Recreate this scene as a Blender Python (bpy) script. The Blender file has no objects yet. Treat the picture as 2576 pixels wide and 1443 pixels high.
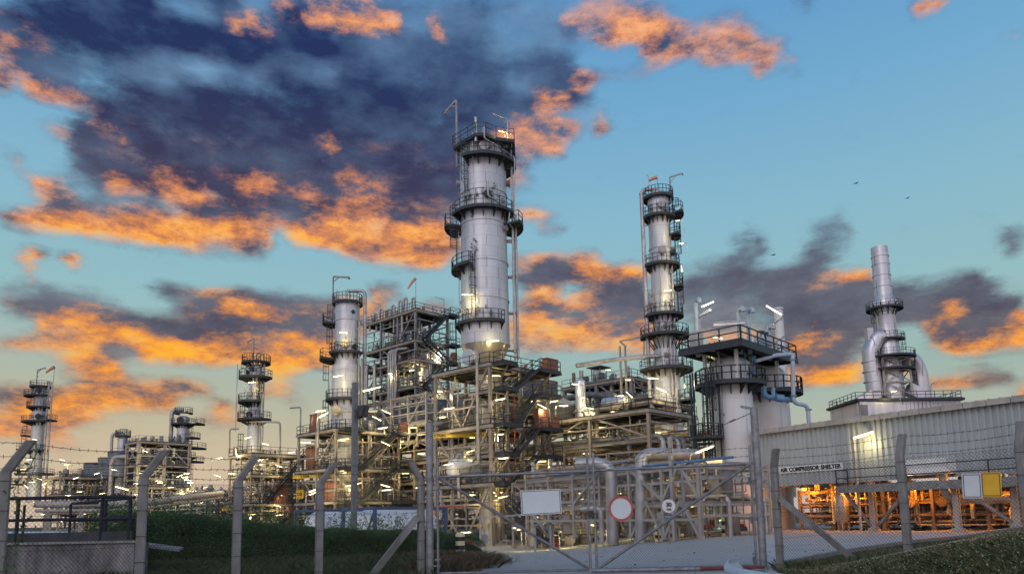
import bpy, math, random
import numpy as np
from mathutils import Vector, Matrix
random.seed(7); rng = np.random.default_rng(7)
SC = bpy.context.scene
COL = SC.collection
V = Vector
# ------------------------------------------------------------------ camera
F0, CX, CY = 1850.0, 1288.0, 1054.0          # focal length and principal point in 2576-wide units
PITCH, ROLL = math.atan(0.1337), 0.0185
CAM = V((0, 0, 1.3))
fw = V((0, math.cos(PITCH), math.sin(PITCH)))
up0 = V((0, -math.sin(PITCH), math.cos(PITCH)))
r0 = V((1, 0, 0))
RT = r0*math.cos(ROLL) - up0*math.sin(ROLL)
UP = r0*math.sin(ROLL) + up0*math.cos(ROLL)
cd = bpy.data.cameras.new('camera'); co = bpy.data.objects.new('camera', cd); COL.objects.link(co)
m3 = Matrix((RT, UP, -fw)).transposed()
co.matrix_world = Matrix.Translation(CAM) @ m3.to_4x4()
cd.sensor_width = 36; cd.lens = 36*F0/2576; cd.shift_y = (CY-721.5)/2576
cd.clip_start = 0.1; cd.clip_end = 4000
SC.camera = co
SC.view_settings.view_transform = 'Standard'; SC.view_settings.look = 'None'
SC.view_settings.exposure = 0.0; SC.view_settings.gamma = 1.0
SC.cycles.max_bounces = 5; SC.cycles.diffuse_bounces = 3; SC.cycles.glossy_bounces = 2
SC.cycles.transparent_max_bounces = 8; SC.cycles.sample_clamp_indirect = 4; SC.cycles.caustics_reflective = False

def ray(u, v): return fw + RT*((u-CX)/F0) - UP*((v-CY)/F0)
def P(u, v, Y):                               # the point of the place seen at (u, v), Y metres ahead
    d = ray(u, v); return CAM + d*(Y/d.y)
def proj(p):
    q = V(p) - CAM; w = q.dot(fw); return (CX + F0*q.dot(RT)/w, CY - F0*q.dot(UP)/w, w)
def zof(X, Y, v):
    lo, hi = -30., 120.
    for _ in range(40):
        m = (lo+hi)/2
        if proj((X, Y, m))[1] > v: lo = m
        else: hi = m
    return lo
def S(t): t = min(1, max(0, t)); return t*t*(3-2*t)
def lerp(a, b, t): return a + (b-a)*t
def srgb(r, g, b):
    f = lambda c: (c/12.92 if c <= .04045 else ((c+.055)/1.055)**2.4)
    return (f(r/255), f(g/255), f(b/255), 1)

# ------------------------------------------------------------------ sky
W = bpy.data.worlds.new('World'); SC.world = W; W.use_nodes = True
nt = W.node_tree; nt.nodes.clear(); N = nt.nodes; LK = nt.links
def nd(t, **k):
    n = N.new(t)
    for a, b in k.items(): setattr(n, a, b)
    return n
def mth(op, a, b=None, c=None, clamp=False):
    n = nd('ShaderNodeMath', operation=op, use_clamp=clamp)
    for i, x in enumerate((a, b, c)):
        if x is None: continue
        if isinstance(x, (int, float)): n.inputs[i].default_value = x
        else: LK.new(x, n.inputs[i])
    return n.outputs[0]
def mixc(f, a, b):
    n = nd('ShaderNodeMix', data_type='RGBA')
    for i, x in ((0, f), (6, a), (7, b)):
        if isinstance(x, (int, float)) or isinstance(x, tuple): n.inputs[i].default_value = x
        else: LK.new(x, n.inputs[i])
    return n.outputs[2]
def smooth(x, a, b):
    n = nd('ShaderNodeMapRange', interpolation_type='SMOOTHSTEP'); LK.new(x, n.inputs[0])
    n.inputs[1].default_value = a; n.inputs[2].default_value = b; return n.outputs[0]
def ramp(x, stops, interp='LINEAR'):
    n = nd('ShaderNodeValToRGB'); LK.new(x, n.inputs[0]); cr = n.color_ramp; cr.interpolation = interp
    while len(cr.elements) > 1: cr.elements.remove(cr.elements[-1])
    cr.elements[0].position = stops[0][0]; cr.elements[0].color = stops[0][1]
    for p, c in stops[1:]:
        e = cr.elements.new(p); e.color = c
    return n.outputs[0]
tc = nd('ShaderNodeTexCoord'); sx = nd('ShaderNodeSeparateXYZ'); LK.new(tc.outputs['Generated'], sx.inputs[0])
AZ = mth('ARCTAN2', sx.outputs[0], sx.outputs[1]); EL = mth('ARCSINE', sx.outputs[2])
def noise(scale, sy, detail, rough, off=0.0, de=0.0):
    c = nd('ShaderNodeCombineXYZ'); LK.new(AZ, c.inputs[0]); LK.new(mth('MULTIPLY', mth('ADD', EL, de), sy), c.inputs[1]); c.inputs[2].default_value = off
    n = nd('ShaderNodeTexNoise', noise_dimensions='3D'); LK.new(c.outputs[0], n.inputs['Vector'])
    n.inputs['Scale'].default_value = scale; n.inputs['Detail'].default_value = detail; n.inputs['Roughness'].default_value = rough
    return n
nw = noise(16, 2.6, 6, .6, 3.1); sw = nd('ShaderNodeSeparateColor'); LK.new(nw.outputs['Color'], sw.inputs[0])
AZW = mth('MULTIPLY_ADD', mth('SUBTRACT', sw.outputs[0], .5), .05, AZ)
ELW = mth('MULTIPLY_ADD', mth('SUBTRACT', sw.outputs[1], .5), .020, EL)
# clouds: (u, v, rx, ry, angle, cover, glow, tone), painted in order
CL = [
(330,60,430,110,0,1,0,0),(700,110,470,130,0,1,0,0),(650,300,540,150,0,1,.02,0),(1000,260,380,190,0,1,.03,.05),
(1150,100,270,130,0,.95,0,.32),(1000,40,200,60,0,.8,0,.4),(240,350,190,90,10,.95,.06,.15),(900,430,360,110,0,1,.13,.1),(450,420,260,90,0,1,.12,.1),
(1200,420,120,90,0,.95,.2,.2),(1260,200,170,130,0,1,.0,.15),(1080,430,110,90,0,1,.1,.08),(1000,520,120,40,0,1,.14,.08),(1230,330,90,60,0,1,.12,.15),
(475,182,95,24,-6,.8,0,.95),(380,175,90,30,0,.85,0,.5),(185,178,70,24,-20,.85,0,.5),(650,185,70,25,0,.85,0,.5),(800,185,60,20,0,.85,0,.5),(490,18,120,16,0,.75,0,.75),(640,30,90,30,0,.8,0,.6),(1020,80,110,30,0,.8,0,.6),(1330,90,110,90,10,.75,0,.65),(1350,215,90,18,20,.5,0,.95),
(40,290,150,52,0,0,0,0),(60,365,120,45,5,.05,0,0),(20,430,60,30,0,0,0,0),(90,335,90,14,-4,.7,.4,.4),(10,410,60,12,0,.6,.5,.4),(110,465,150,9,-2,.9,.85,.2),
(20,75,50,32,10,.95,.45,.3),(15,185,45,40,10,1,.65,.2),(80,150,70,60,30,1,.25,.2),(150,240,90,13,20,.95,.55,.2),(250,300,70,18,38,1,.5,.1),(290,328,34,15,15,1,.95,.1),
(620,65,55,18,8,1,.85,.2),(672,82,50,16,12,1,.75,.2),(860,10,95,26,0,1,.6,.3),(880,45,110,12,6,1,.75,.2),(980,62,40,12,0,1,.8,.2),(720,35,14,9,30,1,.7,.3),(1095,75,18,14,30,1,.75,.3),(820,340,18,8,30,1,.75,0),(838,348,16,6,-35,1,.75,0),
(280,466,70,13,-4,1,.92,.1),(640,462,60,18,-5,1,.85,.1),(440,492,90,22,-6,1,.75,.1),(900,478,70,26,10,1,.7,.15),(745,480,60,16,0,1,.45,.1),(420,430,30,6,10,1,.6,.1),
(240,500,90,26,0,.3,0,.3),(150,508,60,9,3,.9,.85,.2),(320,508,90,28,10,.75,.05,.4),
(130,537,150,24,0,1,.18,.2),(180,575,170,28,4,1,.9,.1),(60,570,60,16,0,1,.85,.1),(340,545,70,30,10,.9,.35,.3),
(420,575,140,34,10,1,.85,.1),(420,605,110,16,3,1,1,.1),(550,565,110,42,10,1,.8,.1),(600,525,150,30,0,1,.4,.1),(720,520,130,45,0,1,.15,.1),(700,575,60,30,0,.9,.6,.5),(760,590,110,24,6,1,.8,.1),(720,612,110,17,6,1,1,.1),
(830,560,90,40,10,1,.5,.1),(900,590,130,36,10,1,.85,.1),(960,545,90,30,20,1,.5,.1),(1060,540,95,60,0,1,.18,.1),(1060,600,120,34,5,1,.9,.1),(950,635,160,20,4,1,1,.1),(1090,640,70,20,0,1,.95,.1),(700,588,30,14,0,.25,0,0),(560,622,70,14,10,.5,.6,.4),
(560,630,60,10,10,.6,.2,.5),(640,645,75,19,10,.95,.22,.25),(75,662,60,25,8,1,.85,.1),(150,665,55,17,0,1,.85,.1),(120,648,30,8,0,.2,0,0),
(1480,60,62,42,0,.9,.6,.3),(1560,30,140,40,0,.8,.3,.6),(1650,85,150,50,8,1,.62,.2),(1620,110,120,30,8,1,.8,.2),(1720,125,110,30,10,1,.7,.2),(1860,105,110,32,10,.9,.65,.3),(1690,150,60,14,0,1,.9,.1),(1880,140,90,20,10,.8,.65,.3),(1960,155,45,8,10,.7,.6,.3),(1790,60,110,26,0,.7,.35,.6),(1920,185,26,14,10,.85,.55,.3),(1640,182,34,7,0,.6,.5,.4),(1570,190,90,16,-4,.35,.3,.5),
(1390,180,120,26,4,1,.03,.2),(1455,200,50,24,18,1,.6,.2),(1535,214,45,14,5,.95,.65,.2),(1380,240,110,40,0,1,.05,.18),(1415,262,70,18,14,.95,.6,.2),(1320,320,95,52,0,1,.34,.35),(1400,330,75,30,0,.9,.5,.3),(1340,370,80,26,0,.8,.45,.35),(1530,325,18,10,20,.9,.7,.3),(1395,382,36,9,0,.8,.6,.3),(1490,270,50,10,10,.6,.6,.3),(1310,440,50,20,0,.7,.5,.3),
(1340,548,50,16,0,.85,.6,.3),(1380,565,60,14,0,.7,.3,.5),(1450,590,40,6,0,.6,.5,.4),(1370,640,80,18,0,.9,.65,.3),(1440,655,90,12,0,.85,.55,.3),(1370,670,80,16,8,.95,.8,.2),(1500,682,140,24,-2,1,.9,.1),(1350,700,75,42,5,1,.06,.3),(1545,738,100,48,0,1,.05,.15),(1460,755,60,22,-20,.75,.7,.5),
(1360,775,70,46,0,1,.5,.3),(1350,775,40,26,60,1,.85,.1),(1570,790,110,40,0,1,.18,.35),(1440,835,150,34,0,.95,.65,.3),(1340,830,70,40,0,.9,.55,.4),(1560,840,110,36,0,.95,.5,.35),(1480,810,60,16,0,.9,.25,.4),(1360,880,60,22,0,.6,.6,.3),(1500,880,100,20,0,.7,.6,.3),(1650,860,60,30,0,.7,.5,.4),
(140,737,90,11,3,.75,.03,.35),(60,722,70,8,2,.5,.05,.4),(250,745,90,9,4,.6,.05,.4),(430,748,80,24,8,1,.04,.1),(500,770,60,20,8,.9,.1,.2),(570,755,95,42,5,1,.42,.2),(740,752,130,26,3,1,.06,.15),(700,790,150,30,5,1,.3,.2),(570,775,30,22,60,1,.75,.1),(630,785,40,18,10,1,.75,.1),
(110,785,110,12,4,.95,.75,.2),(50,775,60,10,2,.9,.2,.3),(250,800,190,18,6,1,.2,.2),(430,805,200,26,3,1,.08,.1),(560,830,190,24,8,1,.12,.12),(300,835,130,18,5,.95,.4,.2),(120,830,130,12,-3,.85,.35,.3),(230,790,90,10,0,1,.75,.2),
(520,850,170,18,8,1,.6,.15),(380,862,200,20,4,1,.75,.15),(640,850,90,20,8,1,.7,.1),(480,888,190,16,2,1,1,.05),(250,870,140,14,0,.9,.75,.2),(60,870,90,16,0,.75,.6,.3),(740,860,120,46,5,1,.6,.25),(840,830,90,40,0,1,.3,.3),(770,900,140,24,0,.95,.8,.2),(640,900,110,14,4,.9,.8,.2),(300,885,60,14,0,.8,.1,.4),
(240,920,120,11,-3,.95,.85,.2),(390,912,110,10,-3,.85,.75,.2),(900,780,70,40,0,.9,.4,.4),(960,745,50,26,0,.9,.25,.45),(1090,770,60,30,0,.85,.2,.5),(1020,820,100,30,0,.7,.35,.5),
(60,985,110,18,2,1,.14,.2),(270,965,110,14,0,1,.2,.25),(90,1010,110,18,0,1,.7,.1),(220,995,140,22,0,1,.85,.1),(430,985,100,24,0,1,.6,.2),(400,1000,90,20,-5,1,.85,.1),(200,1030,160,20,0,1,.8,.15),(80,1045,120,16,0,1,.75,.1),(330,1035,80,12,0,.9,.8,.2),(60,1085,120,18,0,.95,.65,.2),(240,1075,90,10,0,.75,.3,.4),(150,1130,70,10,0,.5,.35,.5),
(600,1010,80,12,-10,.85,.7,.2),(690,985,50,10,0,.7,.7,.2),(730,940,60,12,-8,.8,.75,.2),(560,1060,60,14,0,.55,.35,.4),(740,1040,70,20,0,.35,.2,.5),
(1905,600,38,30,-50,.62,0,.25),(1870,640,60,36,-30,.8,0,.22),(2095,590,62,40,0,.68,0,.25),(2120,570,40,30,60,.6,0,.22),(2070,640,60,34,0,.8,0,.22),(1850,700,150,44,0,1,.03,.2),(1780,740,110,36,0,.95,.05,.3),(1980,690,130,30,0,.95,.04,.22),(2020,745,190,48,5,1,.04,.17),(1800,790,120,40,0,.85,.1,.45),(2060,800,150,40,5,1,.06,.15),(2140,745,80,30,0,.95,.05,.25),(2160,690,70,9,-12,.95,.75,.2),(2060,720,60,8,-10,.8,.55,.3),(1960,850,120,40,0,.95,.15,.3),
(2090,850,110,30,0,1,.12,.2),(2085,882,130,18,2,.95,.7,.2),(2060,845,26,14,0,1,.75,.1),(1990,870,40,12,0,.95,.7,.1),(2060,918,120,22,0,1,.06,.2),(2070,947,140,8,-1,1,.95,.1),(1970,960,60,10,0,.7,.5,.3),(1820,850,70,30,0,.7,.3,.5),
(2330,750,140,36,8,1,.04,.15),(2380,800,130,50,10,1,.07,.13),(2480,740,110,44,20,1,.02,.1),(2540,790,90,40,10,1,.03,.1),(2440,830,120,30,0,1,.1,.12),(2240,800,80,40,0,.95,.05,.2),(2430,700,30,16,0,.95,0,.1),(2325,725,32,14,0,.8,0,.2),(2375,810,40,26,-20,1,.75,.1),(2340,850,30,14,0,1,.75,.1),(2420,870,110,20,5,1,.8,.1),(2530,845,80,24,-5,1,.85,.1),(2570,820,40,20,0,1,.7,.1),(2510,790,16,10,0,1,.6,.1),(2440,900,60,10,0,.8,.7,.2),
(2480,958,130,18,4,1,.12,.2),(2400,965,60,10,0,.9,.7,.2),(2560,978,70,9,4,1,.75,.1),(2320,935,45,10,0,.8,.65,.2),(2250,915,60,12,0,.6,.2,.4),
(2560,600,36,60,0,.7,0,.25),(2500,560,26,40,10,.45,0,.35),(2430,580,30,16,0,.3,0,.4),
(2055,14,58,16,5,.6,0,.45),(1950,40,40,9,5,.45,0,.5),(2345,8,60,10,-10,.85,.6,.3),(2550,100,40,8,-10,.4,.4,.5)]
AZ0, AZ1, EL0, EL1, NR, NC = -.66, .66, -.03, .66, 36, 62
cols, rows = np.linspace(AZ0, AZ1, NC), np.linspace(EL0, EL1, NR)
grid = np.zeros((NR, NC, 3)); grid[..., 2] = .3
ee, aa = np.meshgrid(rows, cols, indexing='ij')
dv = np.stack([np.sin(aa)*np.cos(ee), np.cos(aa)*np.cos(ee), np.sin(ee)], -1)
dw = dv @ np.array(fw); gu = CX+F0*(dv @ np.array(RT))/dw; gv = CY-F0*(dv @ np.array(UP))/dw
for (bu, bv, rx, ry, an, c, gl, tn) in CL:
    t = math.radians(an); dx, dy = gu-bu, gv-bv
    q = np.hypot((dx*math.cos(t)+dy*math.sin(t))/max(rx, 16), (-dx*math.sin(t)+dy*math.cos(t))/max(ry, 11))
    k = np.clip((1.35-q)/.75, 0, 1); k = (k*k*(3-2*k))[..., None]
    grid += (np.array((c, gl, tn)) - grid)*k
s_az = mth('DIVIDE', mth('SUBTRACT', AZW, AZ0), AZ1-AZ0)
s_el = mth('MULTIPLY', mth('DIVIDE', mth('SUBTRACT', ELW, EL0), EL1-EL0), NR-1.0)
H = NC//2
fa = mth('MULTIPLY', s_az, (NC-1)/(H-0.0), clamp=True); fb = mth('SUBTRACT', mth('MULTIPLY', s_az, (NC-1)/(H-1.0)), H/(H-1.0), clamp=True)
pick = mth('GREATER_THAN', s_az, H/(NC-1.0))
def cloud_row(i):                             # one row of the cloud map, across the sky, as a small node group
    g = bpy.data.node_groups.new('cloud_row', 'ShaderNodeTree')
    for nm in ('a', 'b', 'pick'): g.interface.new_socket(nm, in_out='INPUT', socket_type='NodeSocketFloat')
    g.interface.new_socket('c', in_out='OUTPUT', socket_type='NodeSocketColor')
    gi, go = g.nodes.new('NodeGroupInput'), g.nodes.new('NodeGroupOutput'); mx = g.nodes.new('ShaderNodeMix'); mx.data_type = 'RGBA'
    for q, stops in enumerate(([(j/H, grid[i, j]) for j in range(H+1)], [(j/(H-1.0), grid[i, H+j]) for j in range(H)])):
        n = g.nodes.new('ShaderNodeValToRGB'); cr = n.color_ramp
        while len(cr.elements) > 1: cr.elements.remove(cr.elements[-1])
        cr.elements[0].position = 0; cr.elements[0].color = (*stops[0][1], 1)
        for p, c in stops[1:]: cr.elements.new(p).color = (*c, 1)
        g.links.new(gi.outputs[q], n.inputs[0]); g.links.new(n.outputs[0], mx.inputs[6+q])
    g.links.new(gi.outputs[2], mx.inputs[0]); g.links.new(mx.outputs[2], go.inputs[0])
    return g
row_groups = [cloud_row(i) for i in range(NR)]
acc = None
for i in range(NR):
    gn = nd('ShaderNodeGroup'); gn.node_tree = row_groups[i]
    for q, x in enumerate((fa, fb, pick)): LK.new(x, gn.inputs[q])
    c = gn.outputs[0]
    wgt = mth('SUBTRACT', 1.0, mth('ABSOLUTE', mth('SUBTRACT', s_el, float(i))), clamp=True)
    vm = nd('ShaderNodeVectorMath', operation='SCALE'); LK.new(c, vm.inputs[0]); LK.new(wgt, vm.inputs['Scale'])
    if acc is None: acc = vm.outputs[0]
    else:
        va = nd('ShaderNodeVectorMath', operation='ADD'); LK.new(acc, va.inputs[0]); LK.new(vm.outputs[0], va.inputs[1]); acc = va.outputs[0]
sp = nd('ShaderNodeSeparateXYZ'); LK.new(acc, sp.inputs[0])
nA = noise(14, 2.1, 13, .69, 1.7).outputs[0]; nU = noise(14, 2.1, 8, .69, 1.7, .021).outputs[0]; nB = noise(27, 1.8, 12, .68, 9.2).outputs[0]; nC = noise(12, 1.9, 9, .58, 5.5).outputs[0]
cov = mth('MULTIPLY_ADD', mth('SUBTRACT', nA, .5), 1.25, sp.outputs[0])
alpha = smooth(cov, .08, 1.0)
gam = mth('MULTIPLY_ADD', smooth(sp.outputs[1], .02, .4), .95, .25)
glw = mth('MULTIPLY_ADD', mth('MULTIPLY_ADD', mth('SUBTRACT', nC, .5), .5, mth('SUBTRACT', nB, .5)), gam, sp.outputs[1])
edge_ = mth('MULTIPLY', mth('MULTIPLY', alpha, mth('SUBTRACT', 1.0, alpha)), 4.0)
glw = mth('MULTIPLY_ADD', mth('MULTIPLY', edge_, smooth(sp.outputs[1], .03, .3)), .28, glw)
glw = mth('SUBTRACT', glw, mth('MULTIPLY', smooth(cov, .85, 1.45), .42))
lit = mth('MULTIPLY', mth('SUBTRACT', nU, nA), smooth(sp.outputs[1], .03, .3))     # undersides catch the low sun
glw = mth('MULTIPLY_ADD', lit, 1.7, glw)
glow = smooth(glw, .02, 1.1); hot = smooth(glw, .72, 1.3)
ton = mth('ADD', mth('MULTIPLY_ADD', mth('SUBTRACT', nA, .5), .14, sp.outputs[2]), mth('MULTIPLY', mth('SUBTRACT', nC, .5), .95), clamp=True)
el1 = mth('DIVIDE', EL, 1.5708)
e = lambda deg: deg/90.
base = ramp(el1, [(0, srgb(206, 196, 198)), (e(3), srgb(204, 192, 180)), (e(6.5), srgb(178, 184, 166)), (e(10), srgb(158, 182, 174)), (e(15), srgb(150, 190, 194)), (e(22), srgb(136, 184, 204)), (e(30), srgb(114, 169, 206)), (e(38), srgb(94, 152, 202)), (e(60), srgb(88, 130, 185)), (1, srgb(85, 120, 172))])
west = mth('MULTIPLY', smooth(AZ, .12, -.5), smooth(EL, .30, .05))
base = mixc(mth('MULTIPLY', west, .5), base, srgb(222, 188, 140))
dark = ramp(el1, [(0, srgb(150, 130, 125)), (e(8), srgb(98, 88, 92)), (e(14), srgb(82, 82, 98)), (e(20), srgb(74, 68, 88)), (e(25), srgb(62, 62, 90)), (e(31), srgb(42, 55, 94)), (e(38), srgb(34, 52, 98))])
lite = ramp(el1, [(0, srgb(190, 170, 165)), (e(10), srgb(150, 150, 155)), (e(18), srgb(130, 145, 160)), (e(28), srgb(118, 152, 185)), (e(38), srgb(120, 160, 200))])
orng = ramp(el1, [(0, srgb(236, 160, 120)), (e(8), srgb(250, 158, 66)), (e(16), srgb(250, 156, 66)), (e(24), srgb(238, 150, 92)), (e(38), srgb(242, 160, 105))])
hotc = ramp(el1, [(0, srgb(250, 180, 130)), (e(9), srgb(255, 180, 48)), (e(17), srgb(255, 186, 66)), (e(26), srgb(254, 180, 105)), (e(38), srgb(255, 184, 128))])
cc = mixc(ton, dark, lite); cc = mixc(glow, cc, orng); cc = mixc(hot, cc, hotc)
sky = mixc(alpha, base, cc)
# the part of the dome behind the viewer: pale, hazy evening sky
back = smooth(sx.outputs[1], -.05, -.85)
bc = ramp(el1, [(0, (1.0, .93, .98, 1)), (e(25), (1.02, 1.0, 1.12, 1)), (e(60), (.42, .50, .72, 1)), (1, (.24, .33, .52, 1))])
sky = mixc(back, sky, bc)
bg = nd('ShaderNodeBackground'); bg.inputs[1].default_value = 1.0; LK.new(sky, bg.inputs[0])
wo = nd('ShaderNodeOutputWorld'); LK.new(bg.outputs[0], wo.inputs[0])
W.cycles.sampling_method = 'MANUAL'; W.cycles.sample_map_resolution = 512
# ------------------------------------------------------------------ sun: last soft light, from behind the viewer's left shoulder
sl = bpy.data.lights.new('sun', 'SUN'); sl.energy = 0.55; sl.angle = math.radians(30); sl.color = (1, .93, .9)
so = bpy.data.objects.new('sun', sl); COL.objects.link(so)
so.rotation_euler = V((-.35, -.8, .55)).to_track_quat('Z', 'Y').to_euler()
# ------------------------------------------------------------------ materials
M = {}
def mat(name, c1, c2=None, rough=.6, metal=0., scale=3., streak=(1, 1, 1), mixlo=.35, mixhi=.65, emit=None, bump=0., spec=.4, coord='Object', det=6, nr=.65):
    m = bpy.data.materials.new(name); m.use_nodes = True; t = m.node_tree; b = t.nodes['Principled BSDF']
    b.inputs['Roughness'].default_value = rough; b.inputs['Metallic'].default_value = metal; b.inputs['Specular IOR Level'].default_value = spec
    if emit:
        b.inputs['Emission Color'].default_value = (*emit[0], 1); b.inputs['Emission Strength'].default_value = emit[1]
    if c2 is None: b.inputs['Base Color'].default_value = (*c1, 1)
    else:
        tcn = t.nodes.new('ShaderNodeTexCoord'); mp = t.nodes.new('ShaderNodeMapping'); mp.inputs['Scale'].default_value = streak
        t.links.new(tcn.outputs[coord], mp.inputs[0])
        n = t.nodes.new('ShaderNodeTexNoise'); n.inputs['Scale'].default_value = scale; n.inputs['Detail'].default_value = det; n.inputs['Roughness'].default_value = nr
        t.links.new(mp.outputs[0], n.inputs['Vector'])
        r = t.nodes.new('ShaderNodeValToRGB'); r.color_ramp.elements[0].position = mixlo; r.color_ramp.elements[1].position = mixhi
        r.color_ramp.elements[0].color = (*c1, 1); r.color_ramp.elements[1].color = (*c2, 1)
        t.links.new(n.outputs[0], r.inputs[0]); t.links.new(r.outputs[0], b.inputs['Base Color'])
        if bump:
            bp = t.nodes.new('ShaderNodeBump'); bp.inputs['Strength'].default_value = bump; bp.inputs['Distance'].default_value = .05
            t.links.new(n.outputs[0], bp.inputs['Height']); t.links.new(bp.outputs[0], b.inputs['Normal'])
    M[name] = m; return m
def cladding(name, c1, c2, rows=1.15, panels=3., seam=(.16, .15, .15), metal=.25, rough=.45):
    """sheet-metal lagging: seams between staggered panels, a little staining running down"""
    m = mat(name, c1, c2, rough, metal, 1.1, (1, 1, .12), .3, .72); t = m.node_tree; b = t.nodes['Principled BSDF']
    base = b.inputs['Base Color'].links[0].from_socket
    tcn = t.nodes.new('ShaderNodeTexCoord'); s = t.nodes.new('ShaderNodeSeparateXYZ'); t.links.new(tcn.outputs['Object'], s.inputs[0])
    a = t.nodes.new('ShaderNodeMath'); a.operation = 'ARCTAN2'; t.links.new(s.outputs[1], a.inputs[0]); t.links.new(s.outputs[0], a.inputs[1])
    k = t.nodes.new('ShaderNodeMath'); k.operation = 'MULTIPLY_ADD'; t.links.new(a.outputs[0], k.inputs[0]); k.inputs[1].default_value = panels/math.pi; k.inputs[2].default_value = .37
    c = t.nodes.new('ShaderNodeCombineXYZ'); t.links.new(k.outputs[0], c.inputs[0]); t.links.new(s.outputs[2], c.inputs[1])
    br = t.nodes.new('ShaderNodeTexBrick'); t.links.new(c.outputs[0], br.inputs['Vector']); br.offset = .5
    br.inputs['Scale'].default_value = 1; br.inputs['Brick Width'].default_value = 1; br.inputs['Row Height'].default_value = rows
    br.inputs['Mortar Size'].default_value = .014; br.inputs['Mortar Smooth'].default_value = .3
    br.inputs['Color1'].default_value = (1, 1, 1, 1); br.inputs['Color2'].default_value = (.93, .93, .95, 1); br.inputs['Mortar'].default_value = (*seam, 1)
    mx = t.nodes.new('ShaderNodeMix'); mx.data_type = 'RGBA'; mx.blend_type = 'MULTIPLY'; mx.inputs[0].default_value = .8
    t.links.new(base, mx.inputs[6]); t.links.new(br.outputs[0], mx.inputs[7]); t.links.new(mx.outputs[2], b.inputs['Base Color'])
    return m
cladding('aluminium', (.40, .40, .44), (.62, .62, .66), seam=(.35, .33, .32))
cladding('aluminium_plain', (.50, .50, .54), (.64, .64, .68), rows=2.4, panels=1., seam=(.5, .5, .5), rough=.35, metal=.6)
cladding('stack_metal', (.40, .39, .43), (.66, .62, .66), rows=2.6, panels=1., metal=.55, rough=.38)
cladding('tank_paint', (.52, .52, .54), (.62, .62, .63), rows=2.6, panels=1., seam=(.72, .72, .72), metal=0, rough=.5)
cladding('skirt_paint', (.42, .37, .29), (.54, .48, .39), rows=3.0, panels=1., seam=(.6, .6, .6), metal=0, rough=.7)
mat('dark_steel', (.014, .017, .024), (.035, .04, .05), .5, 0, 4)
mat('grate', (.02, .023, .03), (.05, .055, .065), .7, 0, 6)
mat('grey_steel', (.17, .17, .185), (.29, .285, .295), .55, .1, 1.4)
mat('beige_steel', (.21, .175, .15), (.36, .305, .26), .65, 0, .9, (1, 1, .35))
mat('pale_steel', (.30, .27, .25), (.44, .40, .37), .6, 0, 1.3)
mat('pipe_metal', (.28, .27, .28), (.46, .44, .43), .4, .4, 1.2)
mat('pipe_dark', (.10, .10, .11), (.22, .21, .21), .5, .2, 1.5)
mat('pipe_brown', (.14, .095, .07), (.28, .21, .16), .6, .1, 1.2)
mat('blue_paint', (.07, .17, .30), (.15, .28, .42), .5, 0, 2.)
mat('pale_blue_paint', (.30, .37, .44), (.42, .48, .54), .5, 0, 2.)
mat('red_paint', (.35, .05, .035), (.48, .09, .06), .6, 0, 2.)
mat('orange_panel', (.21, .08, .05), (.29, .12, .08), .7, 0, 2.)
mat('yellow_paint', (.62, .40, .02), (.72, .50, .05), .5, 0, 2.)
mat('cream_paint', (.60, .50, .28), (.72, .62, .38), .6, 0, 3.)
mat('black_paint', (.012, .012, .016), (.03, .03, .035), .5, 0, 3.)
mat('white_paint', (.66, .66, .68), (.80, .80, .80), .45, 0, 1.5)
mat('sign_white', (.50, .54, .58), (.56, .60, .63), .5, 0, 2.)
mat('sign_yellow', (.62, .34, .01), (.68, .40, .02), .5, 0, 2.)
mat('concrete', (.15, .145, .145), (.28, .27, .26), .85, 0, 5., (1, 1, .5), .3, .7, bump=.3)
mat('stained_concrete', (.04, .038, .042), (.27, .26, .265), .9, 0, 1.1, (1, 1, .4), .38, .66, bump=.4)
mat('galvanised', (.15, .15, .165), (.30, .30, .32), .45, .35, 6.)
mat('wire', (.03, .028, .029), (.07, .066, .064), .9, 0, 8., spec=.1)
mat('barb_wire', (.05, .035, .03), (.12, .08, .06), .7, .3, 8.)
mat('corrugated', (.33, .35, .37), (.44, .46, .475), .5, .15, .5, (1, 1, .2))
mat('cooler_panel', (.085, .083, .085), (.16, .155, .15), .6, .1, 1.)
mat('fan_metal', (.09, .10, .13), (.15, .165, .20), .5, .25, 1.)
mat('lamp_tube', (.9, .9, .8), emit=((1., .90, .40), 1.4))
mat('lamp_tube_white', (.9, .9, .9), emit=((1., .95, .72), 3.5))
mat('sodium_lamp', (.9, .5, .1), emit=((1., .42, .04), 4.))
mat('asphalt', (.28, .275, .27), (.44, .43, .42), .9, 0, .45, mixlo=.3, mixhi=.72, coord='Object', bump=.15, det=14, nr=.8)
mat('ground', (.05, .045, .025), (.12, .10, .06), .95, 0, .8, bump=.4)
mat('yellow_line', (.55, .33, .12), (.45, .28, .12), .8, 0, 4.)
mat('leaf', (.022, .06, .017), (.06, .12, .036), .6, 0, .9)
mat('leaf_young', (.05, .10, .03), (.09, .16, .05), .6, 0, 1.2)
mat('grass', (.04, .07, .025), (.13, .14, .06), .7, 0, .45)
mat('dry_grass', (.16, .12, .06), (.28, .22, .12), .8, 0, 1.)
mat('twig', (.05, .035, .02), (.10, .07, .04), .8, 0, 3.)
mat('flower', (.25, .25, .17), (.36, .36, .27), .7, 0, 3.)
mat('lens_glass', (.02, .02, .025), rough=.1)
mat('windsock', (.55, .22, .14), (.62, .30, .22), .8, 0, 2.)
mat('bird_black', (.02, .02, .025), (.035, .035, .04), .7, 0, 8.)
mat('text_black', (.01, .01, .012)); mat('text_white', (.75, .75, .75)); mat('plate_blue', (.04, .09, .22))

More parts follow.
